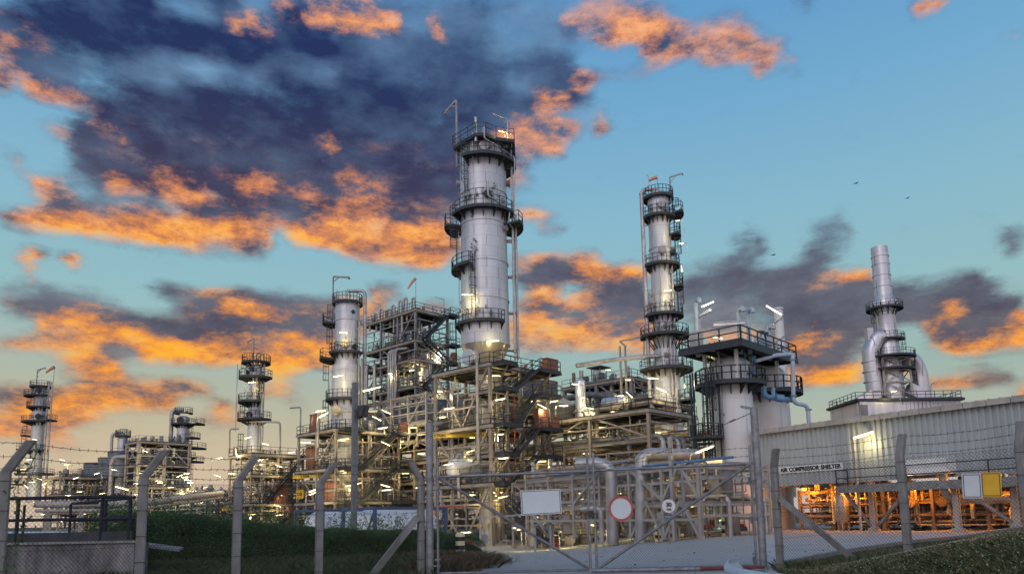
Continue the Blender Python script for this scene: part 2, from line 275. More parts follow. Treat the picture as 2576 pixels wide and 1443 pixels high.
# ------------------------------------------------------------------ mesh helpers
class MB:
    def __init__(s): s.v = []; s.f = []; s.sm = []
    def add(s, vs, fs, smooth=False):
        o = len(s.v); s.v += [tuple(p) for p in vs]; s.f += [[i+o for i in f] for f in fs]; s.sm += [smooth]*len(fs); return s
    def obox(s, c, ax, ay, az):                 # centre and three half-axes
        c, ax, ay, az = V(c), V(ax), V(ay), V(az)
        vs = [c+ax*i+ay*j+az*k for k in (-1, 1) for j in (-1, 1) for i in (-1, 1)]
        return s.add(vs, [(0, 2, 3, 1), (4, 5, 7, 6), (0, 1, 5, 4), (2, 6, 7, 3), (0, 4, 6, 2), (1, 3, 7, 5)])
    def box(s, x0, x1, y0, y1, z0, z1):
        return s.obox(((x0+x1)/2, (y0+y1)/2, (z0+z1)/2), ((x1-x0)/2, 0, 0), (0, (y1-y0)/2, 0), (0, 0, (z1-z0)/2))
    def bar(s, a, b, w, h=None, up=(0, 0, 1)):  # rectangular member from a to b
        a, b = V(a), V(b); d = b-a
        if d.length < 1e-6: return s
        d.normalize(); u = V(up)
        if abs(d.dot(u)) > .98: u = V((0.728, .686, 0))
        x = d.cross(u).normalized(); y = x.cross(d).normalized()
        h = w if h is None else h
        return s.obox((a+b)/2, d*((b-a).length if False else (V(b)-V(a)).length/2), x*(w/2), y*(h/2))
    def hbeam(s, a, b, w, h, t=.035, up=(0, 0, 1)):   # rolled section: two flanges and a web
        a, b = V(a), V(b); d = (b-a); L = d.length
        if L < 1e-6: return s
        d.normalize(); u = V(up)
        if abs(d.dot(u)) > .98: u = V((0.728, .686, 0))
        x = d.cross(u).normalized(); y = x.cross(d).normalized(); c = (a+b)/2
        s.obox(c+y*(h/2-t/2), d*(L/2), x*(w/2), y*(t/2)); s.obox(c-y*(h/2-t/2), d*(L/2), x*(w/2), y*(t/2))
        return s.obox(c, d*(L/2), x*(t/2), y*(h/2-t))
    def rings(s, rings, closed=False, caps=True, smooth=True):
        n = len(rings[0]); vs = [p for r in rings for p in r]; fs = []
        for i in range(len(rings)-1):
            for j in range(n):
                k = (j+1) % n; fs.append((i*n+j, i*n+k, (i+1)*n+k, (i+1)*n+j))
        s.add(vs, fs, smooth)
        if caps:
            s.add(rings[0], [tuple(range(n))[::-1]]); s.add(rings[-1], [tuple(range(n))])
        return s
    def cyl(s, a, b, r, n=8, r2=None, caps=True):
        return s.tube([a, b], r, n, r2=r2, caps=caps)
    def tube(s, pts, r, n=8, r2=None, caps=True):
        pts = [V(p) for p in pts]; rs = []
        d0 = (pts[1]-pts[0]).normalized(); u = V((0, 0, 1)) if abs(d0.z) < .9 else V((1, 0, 0))
        x = d0.cross(u).normalized()
        for i, p in enumerate(pts):
            d = (pts[min(i+1, len(pts)-1)]-pts[max(i-1, 0)]).normalized()
            x = (x-d*x.dot(d)).normalized(); y = d.cross(x)
            rr = r if r2 is None else lerp(r, r2, i/(len(pts)-1))
            rs.append([p+(x*math.cos(2*math.pi*k/n)+y*math.sin(2*math.pi*k/n))*rr for k in range(n)])
        return s.rings(rs, caps=caps)
    def lathe(s, prof, n=32, c=(0, 0, 0), smooth=True, axis=None, caps=True):
        c = V(c)
        if axis is None: X, Y, Z = V((1, 0, 0)), V((0, 1, 0)), V((0, 0, 1))
        else:
            Z = V(axis).normalized(); X = Z.orthogonal().normalized(); Y = Z.cross(X)
        return s.rings([[c+Z*z+(X*math.cos(2*math.pi*k/n)+Y*math.sin(2*math.pi*k/n))*max(r, 1e-3) for k in range(n)] for r, z in prof], caps=caps, smooth=smooth)
    def sector(s, c, r0, r1, a0, a1, z0, z1, n=None):   # slab in the shape of a ring sector; 0 deg faces -Y, positive towards +X
        n = n or max(2, int(abs(a1-a0)/11)); c = V(c); full = abs(a1-a0) >= 359
        def q(r, a, z): t = math.radians(a); return c+V((math.sin(t)*r, -math.cos(t)*r, z))
        ang = [lerp(a0, a1, i/n) for i in range(n+1)]
        vs = [q(r, a, z) for a in ang for r, z in ((r0, z0), (r1, z0), (r1, z1), (r0, z1))]; fs = []
        for i in range(n):
            for k in range(4):
                l = (k+1) % 4; fs.append((i*4+k, (i+1)*4+k, (i+1)*4+l, i*4+l))
        if not full: fs += [(0, 1, 2, 3), tuple(n*4+k for k in (3, 2, 1, 0))]
        return s.add(vs, fs)
    def build(s, name, m, parent=None, origin=None):
        me = bpy.data.meshes.new(name)
        if origin is None: origin = V((0, 0, 0))
        me.from_pydata([(p[0]-origin[0], p[1]-origin[1], p[2]-origin[2]) for p in s.v], [], s.f); me.polygons.foreach_set('use_smooth', s.sm)
        me.materials.append(M[m] if isinstance(m, str) else m)
        o = bpy.data.objects.new(name, me); COL.objects.link(o); o.location = origin
        if parent is not None:
            o.parent = parent; o.matrix_parent_inverse = Matrix.Identity(4); o.location = V(origin)-wloc(parent)
        return o
def wloc(o):
    p = V((0, 0, 0))
    while o is not None: p += o.location; o = o.parent
    return p
def thing(name, label, cat, loc=(0, 0, 0), group=None, kind=None):
    o = bpy.data.objects.new(name, None); COL.objects.link(o); o.location = loc; o.empty_display_size = .5
    return tag(o, label, cat, group, kind)
def tag(o, label, cat, group=None, kind=None):
    if label: o['label'] = label
    if cat: o['category'] = cat
    if group: o['group'] = group
    if kind: o['kind'] = kind
    return o
def part(mb, name, m, parent): return mb.build(name, m, parent, wloc(parent))
def fillet(pts, r, k=4):
    pts = [V(p) for p in pts]; out = [pts[0]]
    for i in range(1, len(pts)-1):
        a, b, c = pts[i-1], pts[i], pts[i+1]; d0 = (a-b); d1 = (c-b)
        t = min(r, d0.length*.48, d1.length*.48)
        if t < 1e-4: continue
        p0 = b+d0.normalized()*t; p1 = b+d1.normalized()*t
        for j in range(k+1):
            s = j/k; out.append(p0*(1-s)**2+b*2*s*(1-s)+p1*s*s)
    out.append(pts[-1]); return out
def pipe(parent, pts, r, m='pipe_metal', name='pipe', n=8, bend=None):
    mb = MB(); mb.tube(fillet(pts, bend or r*3.2), r, n)
    if parent is None: return mb.build(name, m, None, V(pts[0]))
    return part(mb, name, m, parent)
RR = .028
def rail_mb(pts, h=1.1, closed=False, step=1.5, toe=True, r=None):
    r = r or RR
    mb = MB(); pts = [V(p) for p in pts]
    if closed: pts = pts+[pts[0]]
    Z = V((0, 0, 1))
    for a, b in zip(pts, pts[1:]):
        L = (b-a).length; n = max(1, round(L/step))
        for i in range(n+1):
            p = a.lerp(b, i/n); mb.bar(p, p+Z*h, r*1.9)
        for hh in (h, h*.55): mb.bar(a+Z*hh, b+Z*hh, r*1.8)
        if toe: mb.bar(a+Z*.07, b+Z*.07, .02, .14)
    return mb
def gz(X, Y):
    z = -1.35*S((Y-20)/40)*(1-S((X-1)/13))
    q = (X-6.1)*.78-(Y-17.3)*.63
    z += 1.0*S(q/6.5)*S((X-1.5)/5)
    if Y < 14: z -= .25*(1-S((Y-6)/8))*(1-S((X-2)/4))
    return z
mat('plate_frame', (.05, .075, .16), (.09, .12, .22), .5, 0, 2.)
mat('grey_concrete', (.14, .14, .15), (.20, .20, .21), .85, 0, 6.)
mat('red_dark', (.10, .02, .02), (.16, .04, .035), .6, 0, 3.)
mat('dark_tube', (.012, .014, .026), (.03, .032, .05), .6, 0, 4., spec=.15)
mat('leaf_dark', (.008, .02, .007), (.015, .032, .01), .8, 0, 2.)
mat('grass_dark', (.03, .055, .02), (.08, .095, .04), .7, 0, .6)
mat('dry_weed', (.08, .06, .035), (.16, .12, .07), .8, 0, 1.)

mat('cone_metal', (.42, .38, .34), (.58, .52, .47), .30, .75, 1.2, (1, 1, .2))
mat('grass_bank', (.045, .07, .025), (.13, .135, .065), .8, 0, .5)
mat('dry_leaf', (.10, .055, .03), (.20, .12, .06), .8, 0, 6.)
mat('lamp_tube_warm', (.9, .9, .8), emit=((1., .80, .26), 1.25))
mat('lamp_tube_dim', (.9, .9, .8), emit=((1., .88, .45), .95))
# ------------------------------------------------------------------ builders for the plant
DL, DR, DZ = V((-.728, .686, 0)), V((.686, .728, 0)), V((0, 0, 1))
EYE = CAM.z
H = lambda h: EYE+h
class Column:
    """a vertical vessel: profile given as (v, half width) from bottom to top"""
    def __init__(s, name, label, cat, u, v, Y, prof, m='aluminium', bands=(), group=None, n=40, dome=0.0, zb=None):
        p = P(u, v, Y); s.X, s.Y = p.x, p.y
        s.pr = []
        for vv, hw in prof:
            z = zof(s.X, s.Y, vv); s.pr.append((hw*proj((s.X, s.Y, z))[2]/F0, z))
        zb = s.pr[0][1] if zb is None else zb
        s.root = thing(name, label, cat, (s.X, s.Y, zb), group)
        pr = list(s.pr)
        if dome:
            r, z = pr[-1]
            pr += [(r*math.cos(t), z+r*dome*math.sin(t)) for t in (.3, .6, .9, 1.2, 1.45)]
        mb = MB(); mb.lathe([(r, z) for r, z in pr], n, (s.X, s.Y, 0))
        for vb in bands:
            z = s.z(vb); r = s.r(z); z = s.zf(vb, 0, r); r = s.r(z)
            mb.lathe([(r*.99, z-.09), (r+.09, z-.06), (r+.09, z+.06), (r*.99, z+.09)], n, (s.X, s.Y, 0), smooth=False, caps=False)
        s.shell = part(mb, 'shell', m, s.root)
    def z(s, v): return zof(s.X, s.Y, v)
    def zf(s, v, a, rad): q = s.at(a, rad, 0); return zof(q.x, q.y, v)
    def r(s, z):
        if z <= s.pr[0][1]: return s.pr[0][0]
        for (r0, z0), (r1, z1) in zip(s.pr, s.pr[1:]):
            if z0 <= z <= z1: return lerp(r0, r1, (z-z0)/max(1e-6, z1-z0))
        return s.pr[-1][0]
    def at(s, a, rad, z): t = math.radians(a); return V((s.X+math.sin(t)*rad, s.Y-math.cos(t)*rad, z))
    def platform(s, v, a0=-180, a1=180, out=1.15, rail=True, br=True, gap=0.03, step=1.4, h=1.1, depth=.9, r1=None, z=None):
        am = 0 if a0 <= 0 <= a1 else (a0+a1)/2
        if z is None: z = s.z(v); z = s.zf(v, am, s.r(z)+out)
        r = s.r(z); ro = r1 or r+out; c = (s.X, s.Y, 0)
        mb = MB(); mb.sector(c, r+gap, ro, a0, a1, z-.07, z); mb.sector(c, ro-.03, ro+.03, a0, a1, z-.22, z+.1)
        mb.sector(c, (r+ro)/2-.05, (r+ro)/2+.05, a0, a1, z-.2, z-.075)
        n = max(2, int(abs(a1-a0)/24))
        for i in range(n+(0 if a1-a0 >= 359 else 1)):
            a = lerp(a0, a1, i/n)
            mb.bar(s.at(a, r, z-.15), s.at(a, ro-.04, z-.15), .1, .18)
            if br:
                t = math.radians(a); tang = V((math.cos(t), math.sin(t), 0))*.04
                p = [s.at(a, r, z-.08), s.at(a, ro-.1, z-.08), s.at(a, ro-.1, z-.2), s.at(a, r, z-depth)]
                mb.add([q-tang for q in p]+[q+tang for q in p], [(0, 1, 2, 3), (7, 6, 5, 4), (0, 4, 5, 1), (1, 5, 6, 2), (2, 6, 7, 3), (3, 7, 4, 0)])
        pl = part(mb, 'platform', 'grate', s.root)
        if rail:
            k = max(2, int(abs(a1-a0)/14)); full = a1-a0 >= 359
            pts = [s.at(lerp(a0, a1, i/k), ro-.03, z) for i in range(k+(0 if full else 1))]
            if not full: pts = [s.at(a0, r+.1, z)]+pts+[s.at(a1, r+.1, z)]
            part(rail_mb(pts, h, closed=full, step=step, toe=False), 'railing', 'dark_steel', pl)
        return pl
    def ladder(s, a, v0, v1, off=.3, cage=True, m='dark_steel'):
        q = s.r(s.z((v0+v1)/2))+off; z0, z1 = sorted((s.zf(v0, a, q), s.zf(v1, a, q))); t = math.radians(a); tg = V((math.cos(t), math.sin(t), 0)); rd = V((math.sin(t), -math.cos(t), 0))
        rad = max(s.r(z0), s.r((z0+z1)/2), s.r(z1))+off
        mb = MB()
        b0, b1 = s.at(a, rad, z0), s.at(a, rad, z1)
        for k in (-.24, .24): mb.bar(b0+tg*k, b1+tg*k, .05, .05)
        for i in range(int((z1-z0)/.3)):
            z = z0+.3*i; p = s.at(a, rad, z); mb.bar(p-tg*.24, p+tg*.24, .028)
        if cage:
            hz = np.arange(z0+2.2 if z1-z0 > 4 else z0+.8, z1+.1, .9)
            hoop = lambda z: [s.at(a, rad, z)+tg*(.36*math.cos(q))+rd*(.72*math.sin(q)) for q in np.linspace(0, math.pi, 7)]
            for z in hz:
                hp = hoop(z)
                for p, q in zip(hp, hp[1:]): mb.bar(p, q, .02, .06)
            if len(hz) > 1:
                for i in range(1, 6):
                    p, q = hoop(hz[0])[i], hoop(hz[-1])[i]; mb.bar(p, q, .04, .02)
        return part(mb, 'ladder', m, s.root)
    def side_pipe(s, a, v0, v1, r=.1, off=.25, m='pipe_metal', top=None, clamp=4.):
        z0, z1 = sorted((s.z(v0), s.z(v1))); rad = max(s.r(z0), s.r(z1), s.r((z0+z1)/2))+off+r
        pts = [s.at(a, rad, z0), s.at(a, rad, z1)]
        if top == 'over': pts += [s.at(a, rad, z1+.01), s.at(a, rad*.25, z1+.02)]; pts[1] = s.at(a, rad, z1)
        mb = MB(); mb.tube(fillet([pts[0], pts[1]]+([s.at(a, .1, z1)] if top == 'over' else []), r*3.2), r, 10)
        z = z0+1.
        while z < z1-.5 and clamp:
            mb.bar(s.at(a, s.r(z), z), s.at(a, rad+r, z), .12, .12); mb.lathe([(r+.03, z-.08), (r+.03, z+.08)], 8, (*s.at(a, rad, 0).xy, 0), smooth=False); z += clamp
        return part(mb, 'pipe', m, s.root)
    def manhole(s, a, v, r=.45, m='pipe_metal', out=.35):
        z = s.zf(v, a, s.r(s.z(v))); rr = s.r(z); c = s.at(a, rr-.1, z); ax = s.at(a, 1, 0)-s.at(a, 0, 0)
        mb = MB(); mb.lathe([(r*.8, 0), (r*.8, out), (r, out), (r, out+.1), (r*.92, out+.1), (r*.92, out+.16)], 18, c, axis=ax, smooth=False)
        for k in range(12):
            q = 2*math.pi*k/12; t = math.radians(a); tg = V((math.cos(t), math.sin(t), 0))
            p = c+ax*(out+.13)+tg*(r*.93*math.cos(q))+DZ*(r*.93*math.sin(q)); mb.obox(p, tg*.03, ax*.04, DZ*.03)
        return part(mb, 'manhole', m, s.root)
    def davit(s, a, v0, v1, reach=1.6, ra=None, r=.09, side=-90, out=.3, m='grey_steel'):
        z0, z1 = sorted((s.z(v0), s.z(v1))); rad = s.r(z0)+out; p = s.at(a, rad, z0); q = s.at(a, rad, z1)
        t = math.radians(side); d = V((math.sin(t), -math.cos(t), 0))
        mb = MB(); mb.tube([p, q], r, 8); mb.bar(q, q+d*reach+DZ*(ra or 0), r*1.6, r*2); mb.bar(q-DZ*.7, q+d*.8+DZ*((ra or 0)*.5), r)
        mb.bar(q+d*reach+DZ*(ra or 0), q+d*reach+DZ*((ra or 0)-.25), r*2.2)
        for zz in (z0+.2, z0+1.6): mb.bar(s.at(a, s.r(zz)*.98, zz), s.at(a, rad+r, zz), .2, .12)
        return part(mb, 'davit', m, s.root)
    def fittings(s, n, v0, v1, a0=-80, a1=80, m='grey_steel', seed=0):
        rd = random.Random(seed); q = s.r(s.z(v0)); z0, z1 = sorted((s.zf(v0, 0, q), s.zf(v1, 0, q))); mb = MB()
        for i in range(n):
            a = rd.uniform(a0, a1); z = rd.uniform(z0, z1); r = s.r(z); k = rd.random()
            if k < .45:
                L = rd.uniform(.25, .6); w = rd.uniform(.05, .11)
                mb.cyl(s.at(a, r-.05, z), s.at(a, r+L, z), w, 8); mb.cyl(s.at(a, r+L, z), s.at(a, r+L+.08, z), w*1.9, 8)
                if rd.random() < .6: mb.cyl(s.at(a, r+L*.7, z), s.at(a, r+L*.7, z+.4), .03, 6); mb.cyl(s.at(a, r+L*.7, z+.4), s.at(a, r+L*.7, z+.43), .13, 8)
            elif k < .75:
                mb.obox(s.at(a, r+.25, z), (.14, 0, 0), (0, .08, 0), (0, 0, .2)); mb.bar(s.at(a, r+.25, z-.2), s.at(a, r+.25, z-1.0), .04)
            else:
                mb.cyl(s.at(a, r+.12, z-.8), s.at(a, r+.12, z+.8), .035, 6)
        return part(mb, 'fittings', m, s.root)
def stair(parent, a, b, w, side, name='stair', m='dark_steel'):
    """flight from a up to b; width w to the given side"""
    a, b, sd = V(a), V(b), V(side).normalized()*w; mb = MB()
    for o in (V((0, 0, 0)), sd): mb.bar(a+o, b+o, .07, .28)
    n = max(3, int((b.z-a.z)/.22))
    for i in range(n):
        p = a.lerp(b, (i+.5)/n); run = (V((b.x-a.x, b.y-a.y, 0))).normalized(); mb.obox(p+sd/2, run*.13, sd/2, DZ*.02)
    st = part(mb, name, m, parent); hr = MB()
    for o in (V((0, 0, 0)), sd):
        for h in (.55, 1.05): hr.bar(a+o+DZ*h, b+o+DZ*h, RR*1.9)
        k = max(2, int((b-a).length/1.4))
        for i in range(k+1): p = a.lerp(b, i/k)+o; hr.bar(p, p+DZ*1.05, RR*1.9)
    part(hr, 'handrail', m, st); return st
class Frame:
    def __init__(s, name, label, cat, C, lenL, lenR, levels, nL=2, nR=2, zb=None, post=.24, pm='beige_steel', bm=None, dl=DL, dr=DR, decks=(), rails=None, brace=(), group=None, beam=.28, joist=True, kneel=0, skipbeam=()):
        s.C, s.dl, s.dr, s.lenL, s.lenR = V((C[0], C[1], 0)), dl, dr, lenL, lenR
        s.zb = gz(*C) if zb is None else zb; s.lv = [EYE+h for h in levels]; top = max(s.lv); bm = bm or pm
        s.root = thing(name, label, cat, (C[0], C[1], s.zb), group); s.nL, s.nR = nL, nR
        for i in range(nL+1):
            for j in range(nR+1):
                p = s.pt(lenL*i/nL, lenR*j/nR, s.zb); mb = MB()
                mb.hbeam(p, p+DZ*(top-s.zb-.02), post, post, .05, up=dr); mb.obox(p+DZ*.1, dl*post*.7, dr*post*.7, DZ*.1)
                part(mb, 'post', pm, s.root)
        for k, z in enumerate(s.lv):
            if k in skipbeam: continue
            for j in range(nR+1):
                mb = MB(); mb.hbeam(s.pt(-.1, lenR*j/nR, z-beam/2-.11), s.pt(lenL+.1, lenR*j/nR, z-beam/2-.11), .2, beam); part(mb, 'beam', bm, s.root)
            for i in range(nL+1):
                mb = MB(); mb.hbeam(s.pt(lenL*i/nL, -.1, z-beam/2-.12), s.pt(lenL*i/nL, lenR+.1, z-beam/2-.12), .2, beam*.9); part(mb, 'beam', bm, s.root)
        srt = sorted(s.lv, reverse=True)+[s.zb]
        for za, zb_ in zip(srt, srt[1:]):
            m = 2 if za-zb_ > 3.6 else (1 if za-zb_ > 1.9 else 0)
            for q in range(m):
                z = zb_+(za-zb_)*(q+1)/(m+1)
                for b in (0, lenR): mb = MB(); mb.bar(s.pt(0, b, z), s.pt(lenL, b, z), .1, .16); part(mb, 'girt', bm, s.root)
                mb = MB(); mb.bar(s.pt(0, 0, z+.2), s.pt(0, lenR, z+.2), .1, .16); part(mb, 'girt', bm, s.root)
        for k in decks: s.deck(k, rails=rails)
        for (face, i, k0, k1, kind) in brace:
            z0 = s.zb if k0 < 0 else s.lv[k0]; z1 = s.lv[k1]
            if face == 'L': a0, a1 = lenL*i/nL, lenL*(i+1)/nL; q = lambda t, z: s.pt(lerp(a0, a1, t), 0, z)
            elif face == 'L2': a0, a1 = lenL*i/nL, lenL*(i+1)/nL; q = lambda t, z: s.pt(lerp(a0, a1, t), lenR, z)
            elif face == 'R': a0, a1 = lenR*i/nR, lenR*(i+1)/nR; q = lambda t, z: s.pt(0, lerp(a0, a1, t), z)
            else: a0, a1 = lenR*i/nR, lenR*(i+1)/nR; q = lambda t, z: s.pt(lenL, lerp(a0, a1, t), z)
            segs = {'/': [(0, z0, 1, z1)], '\\': [(1, z0, 0, z1)], 'x': [(0, z0, 1, z1), (1, z0, 0, z1)], 'v': [(0, z1, .5, z0), (1, z1, .5, z0)], '^': [(0, z0, .5, z1), (1, z0, .5, z1)]}[kind]
            for t0, y0, t1, y1 in segs:
                mb = MB(); mb.hbeam(q(t0, y0), q(t1, y1), .17, .17, .03, up=dl if face[0] == 'R' else dr); part(mb, 'brace', bm, s.root)
    def pt(s, a, b, z): return s.C+s.dl*a+s.dr*b+DZ*z
    def deck(s, k, a0=0, a1=None, b0=0, b1=None, rails=None, name='deck', over=.25, m='grate', z=None):
        z = s.lv[k] if z is None else z; a1 = s.lenL if a1 is None else a1; b1 = s.lenR if b1 is None else b1
        mb = MB(); c = s.pt((a0+a1)/2, (b0+b1)/2, z-.05); mb.obox(c, s.dl*((a1-a0)/2+over), s.dr*((b1-b0)/2+over), DZ*.045)
        n = max(2, int((a1-a0)/1.1))
        for i in range(n+1):
            a = lerp(a0, a1, i/n); mb.bar(s.pt(a, b0-over*.9, z-.2), s.pt(a, b1+over*.9, z-.2), .08, .2)
        dk = part(mb, name, m, s.root)
        fm = MB()
        o = over+.02
        A, B, Cc, D = s.pt(a0-o, b0-o, z), s.pt(a1+o, b0-o, z), s.pt(a1+o, b1+o, z), s.pt(a0-o, b1+o, z)
        for p, q in ((A, B), (A, D), (B, Cc), (D, Cc)): fm.bar(p-DZ*.16, q-DZ*.16, .06, .3)
        part(fm, 'edge_beam', 'beige_steel' if m == 'grate' and name != 'landing' else 'dark_steel', dk)
        if rails is None: rails = 'LRlr'
        o = over-.05; A, B, Cc, D = s.pt(a0-o, b0-o, z), s.pt(a1+o, b0-o, z), s.pt(a1+o, b1+o, z), s.pt(a0-o, b1+o, z)
        for ch, pq in (('L', (A, B)), ('R', (A, D)), ('l', (D, Cc)), ('r', (B, Cc))):
            if ch in rails: part(rail_mb(pq), 'railing', 'dark_steel', dk)
        return dk
    def runs(s, k, n, along='L', r=(.06, .2), mats=('pipe_metal', 'pipe_brown', 'grey_steel', 'pale_steel', 'pipe_dark'), dz=.0, seed=0, a=None, b=None, ext=(0, 0)):
        """n pipes lying on level k, side by side"""
        rd = random.Random(seed*31+k); z = s.lv[k]+dz; lo, hi = b or (0, s.lenR if along == 'L' else s.lenL)
        lo2, hi2 = a or (0, s.lenL if along == 'L' else s.lenR)
        for i in range(n):
            q = lerp(lo, hi, (i+.5+rd.uniform(-.2, .2))/n); rr = rd.uniform(*r); e0, e1 = lo2-ext[0], hi2+ext[1]
            if rd.random() < .35: e0 += rd.random()*(hi2-lo2)*.5
            if rd.random() < .35: e1 -= rd.random()*(hi2-lo2)*.4
            f = (lambda t, zz: s.pt(t, q, zz)) if along == 'L' else (lambda t, zz: s.pt(q, t, zz))
            pts = [f(e0, z+rr), f(e1, z+rr)]
            if rd.random() < .5: pts = [f(e0, z+rr-rd.uniform(1., 3.5))]+pts
            if rd.random() < .4: pts = pts+[f(e1, z+rr+rd.choice((-1, 1))*rd.uniform(.8, 2.5))]
            pipe(s.root, pts, rr, rd.choice(mats), n=7)
    def risers(s, n, k0, k1, r=(.05, .16), mats=('pipe_metal', 'pipe_brown', 'grey_steel', 'pale_steel', 'cream_paint'), seed=0, face=None):
        """pipes that climb through the frame, with offsets"""
        rd = random.Random(seed*17+3)
        for i in range(n):
            a, b = rd.uniform(.05, .95)*s.lenL, rd.uniform(.05, .95)*s.lenR
            if face == 'L': b = rd.uniform(.2, .8)
            if face == 'R': a = rd.uniform(.2, .8)
            z0 = s.zb if k0 < 0 else s.lv[k0]; z1 = s.lv[k1]; z0 += rd.random()*(z1-z0)*.4; z1 -= rd.random()*(z1-z0)*.3; rr = rd.uniform(*r)
            pts = [s.pt(a, b, z0), s.pt(a, b, z1)]
            if rd.random() < .7:
                d = rd.uniform(-.4, .4)*s.lenL; pts.append(s.pt(min(max(a+d, 0), s.lenL), b, z1))
                if rd.random() < .6: pts.append(s.pt(min(max(a+d, 0), s.lenL), b, z1+rd.choice((-1, 1))*rd.uniform(.7, 1.6)))
            if rd.random() < .5: pts = [s.pt(a, min(max(b+rd.uniform(-.4, .4)*s.lenR, 0), s.lenR), z0)]+pts
            pipe(s.root, pts, rr, rd.choice(mats), n=7)
    def thicket(s, n, z0=None, z1=None, r=(.025, .075), mats=('pipe_metal', 'pipe_brown', 'grey_steel', 'pale_steel', 'pipe_dark'), seed=0, box=None):
        """the tangle of small lines no one could count"""
        rd = random.Random(seed+n); z0 = s.zb+.3 if z0 is None else H(z0); z1 = max(s.lv)-.5 if z1 is None else H(z1); ms = {}
        A0_, A1_, B0_, B1_ = box or (0, s.lenL, 0, s.lenR)
        for i in range(n):
            mb = ms.setdefault(rd.choice(mats), MB()); a, b, z = rd.uniform(A0_, A1_), rd.uniform(B0_, B1_), rd.uniform(z0, z1); rr = rd.uniform(*r); q = rd.random(); pts = [s.pt(a, b, z)]
            for k in range(rd.choice((1, 2, 2, 3))):
                q = rd.random(); d = rd.choice((-1, 1))
                if q < .36: a = min(max(a+d*rd.uniform(.8, 5), A0_), A1_)
                elif q < .62: b = min(max(b+d*rd.uniform(.8, 4), B0_), B1_)
                else: z = min(max(z+d*rd.uniform(.5, 3), z0), z1)
                p = s.pt(a, b, z)
                if (p-pts[-1]).length > .2: pts.append(p)
            if len(pts) > 1: mb.tube(fillet(pts, rr*3, 2), rr, 5)
            if rd.random() < .5 and len(pts) > 1:
                p = pts[0].lerp(pts[1], rd.random()); mb.cyl(p-DZ*.12, p+DZ*.3, rr*1.3+.04, 6); mb.lathe([(.15, 0), (.17, .02), (.15, .04)], 8, p+DZ*.32)
        for m, mb in ms.items():
            if mb.v: part(mb, 'small_piping', m, s.root)['kind'] = 'stuff'
    def gear(s, k, n, seed=0, z=None):
        """valves, boxes and small drums standing on a level"""
        rd = random.Random(seed*7+k); z = (s.lv[k] if k >= 0 else s.zb) if z is None else z
        for i in range(n):
            p = s.pt(rd.uniform(.05, .95)*s.lenL, rd.uniform(.05, .95)*s.lenR, z); q = rd.random(); mb = MB()
            if q < .35:
                h = rd.uniform(.7, 1.5); mb.cyl(p, p+DZ*h, .06, 6); mb.cyl(p+DZ*h*.55-DL*.35, p+DZ*h*.55+DL*.35, .11, 8); mb.lathe([(.22, 0), (.25, .03), (.22, .06)], 12, p+DZ*h, axis=DL-DR*.4)
                part(mb, 'valve', rd.choice(('grey_steel', 'red_paint', 'pale_steel')), s.root)
            elif q < .7:
                w = rd.uniform(.2, .45); h = rd.uniform(.5, 1.3); mb.obox(p+DZ*(h/2+.25), DL*w, DR*w*.6, DZ*h/2); mb.bar(p, p+DZ*.3, .1); mb.obox(p+DZ*(h+.28), DL*(w+.04), DR*(w*.6+.04), DZ*.03)
                part(mb, 'cabinet', rd.choice(('pale_steel', 'grey_steel', 'beige_steel')), s.root)
            else:
                r = rd.uniform(.25, .5); h = rd.uniform(.9, 1.8); mb.lathe([(r*.5, .3), (r, .5), (r, h), (r*.8, h+r*.35), (r*.3, h+r*.5)], 14, p)
                for w in (0, 2.1, 4.2): mb.bar(p+V((math.cos(w), math.sin(w), 0))*r*.7, p+V((math.cos(w), math.sin(w), 0))*r*.7+DZ*.55, .07)
                part(mb, 'drum', rd.choice(('pipe_metal', 'pale_steel', 'grey_steel')), s.root)
def windsock(parent, top, h, d=V((-1, 0, -.8)), L=1.1, s=1.):
    mb = MB(); mb.cyl(V(top)-DZ*h, top, .03*s, 6); part(mb, 'mast', 'grey_steel', parent)
    d = d.normalized(); pts = [V(top)+d*.05, V(top)+d*L*.35, V(top)+d*L*.7+DZ*-.06, V(top)+d*L-DZ*.18]
    mb = MB(); mb.tube(pts, .2*s, 9, r2=.1*s, caps=False); part(mb, 'windsock', 'windsock', parent)
def horiz_vessel(name, label, cat, c, d, L, r, m='aluminium_plain', group=None, zb=None):
    c, d = V(c), V(d).normalized(); root = thing(name, label, cat, (c.x, c.y, zb if zb is not None else c.z-r-.6), group)
    mb = MB(); mb.lathe([(r*math.cos(t), -L/2+r*.5*math.sin(t)) for t in (-1.5, -1.2, -.9, -.5, 0)]+[(r*math.cos(t), L/2+r*.5*math.sin(t)) for t in (0, .5, .9, 1.2, 1.5)], 24, c, axis=d)
    for k in (-.3, 0, .3): mb.lathe([(r+.03, k*L-.05), (r+.03, k*L+.05)], 24, c, axis=d, smooth=False)
    part(mb, 'shell', m, root); mb = MB(); x = V((d.y, -d.x, 0))
    for k in (-.3, .3): mb.obox(c+d*L*k-DZ*(r*.8+.3), d*.15, x*r*.8, DZ*(r*.3+.3))
    part(mb, 'saddle', 'grey_steel', root); mb = MB(); mb.cyl(c+d*L*.1, c+d*L*.1+DZ*(r+.35), r*.3, 10); mb.cyl(c+d*L*.1+DZ*(r+.35), c+d*L*.1+DZ*(r+.45), r*.42, 12)
    part(mb, 'nozzle', 'grey_steel', root); return root
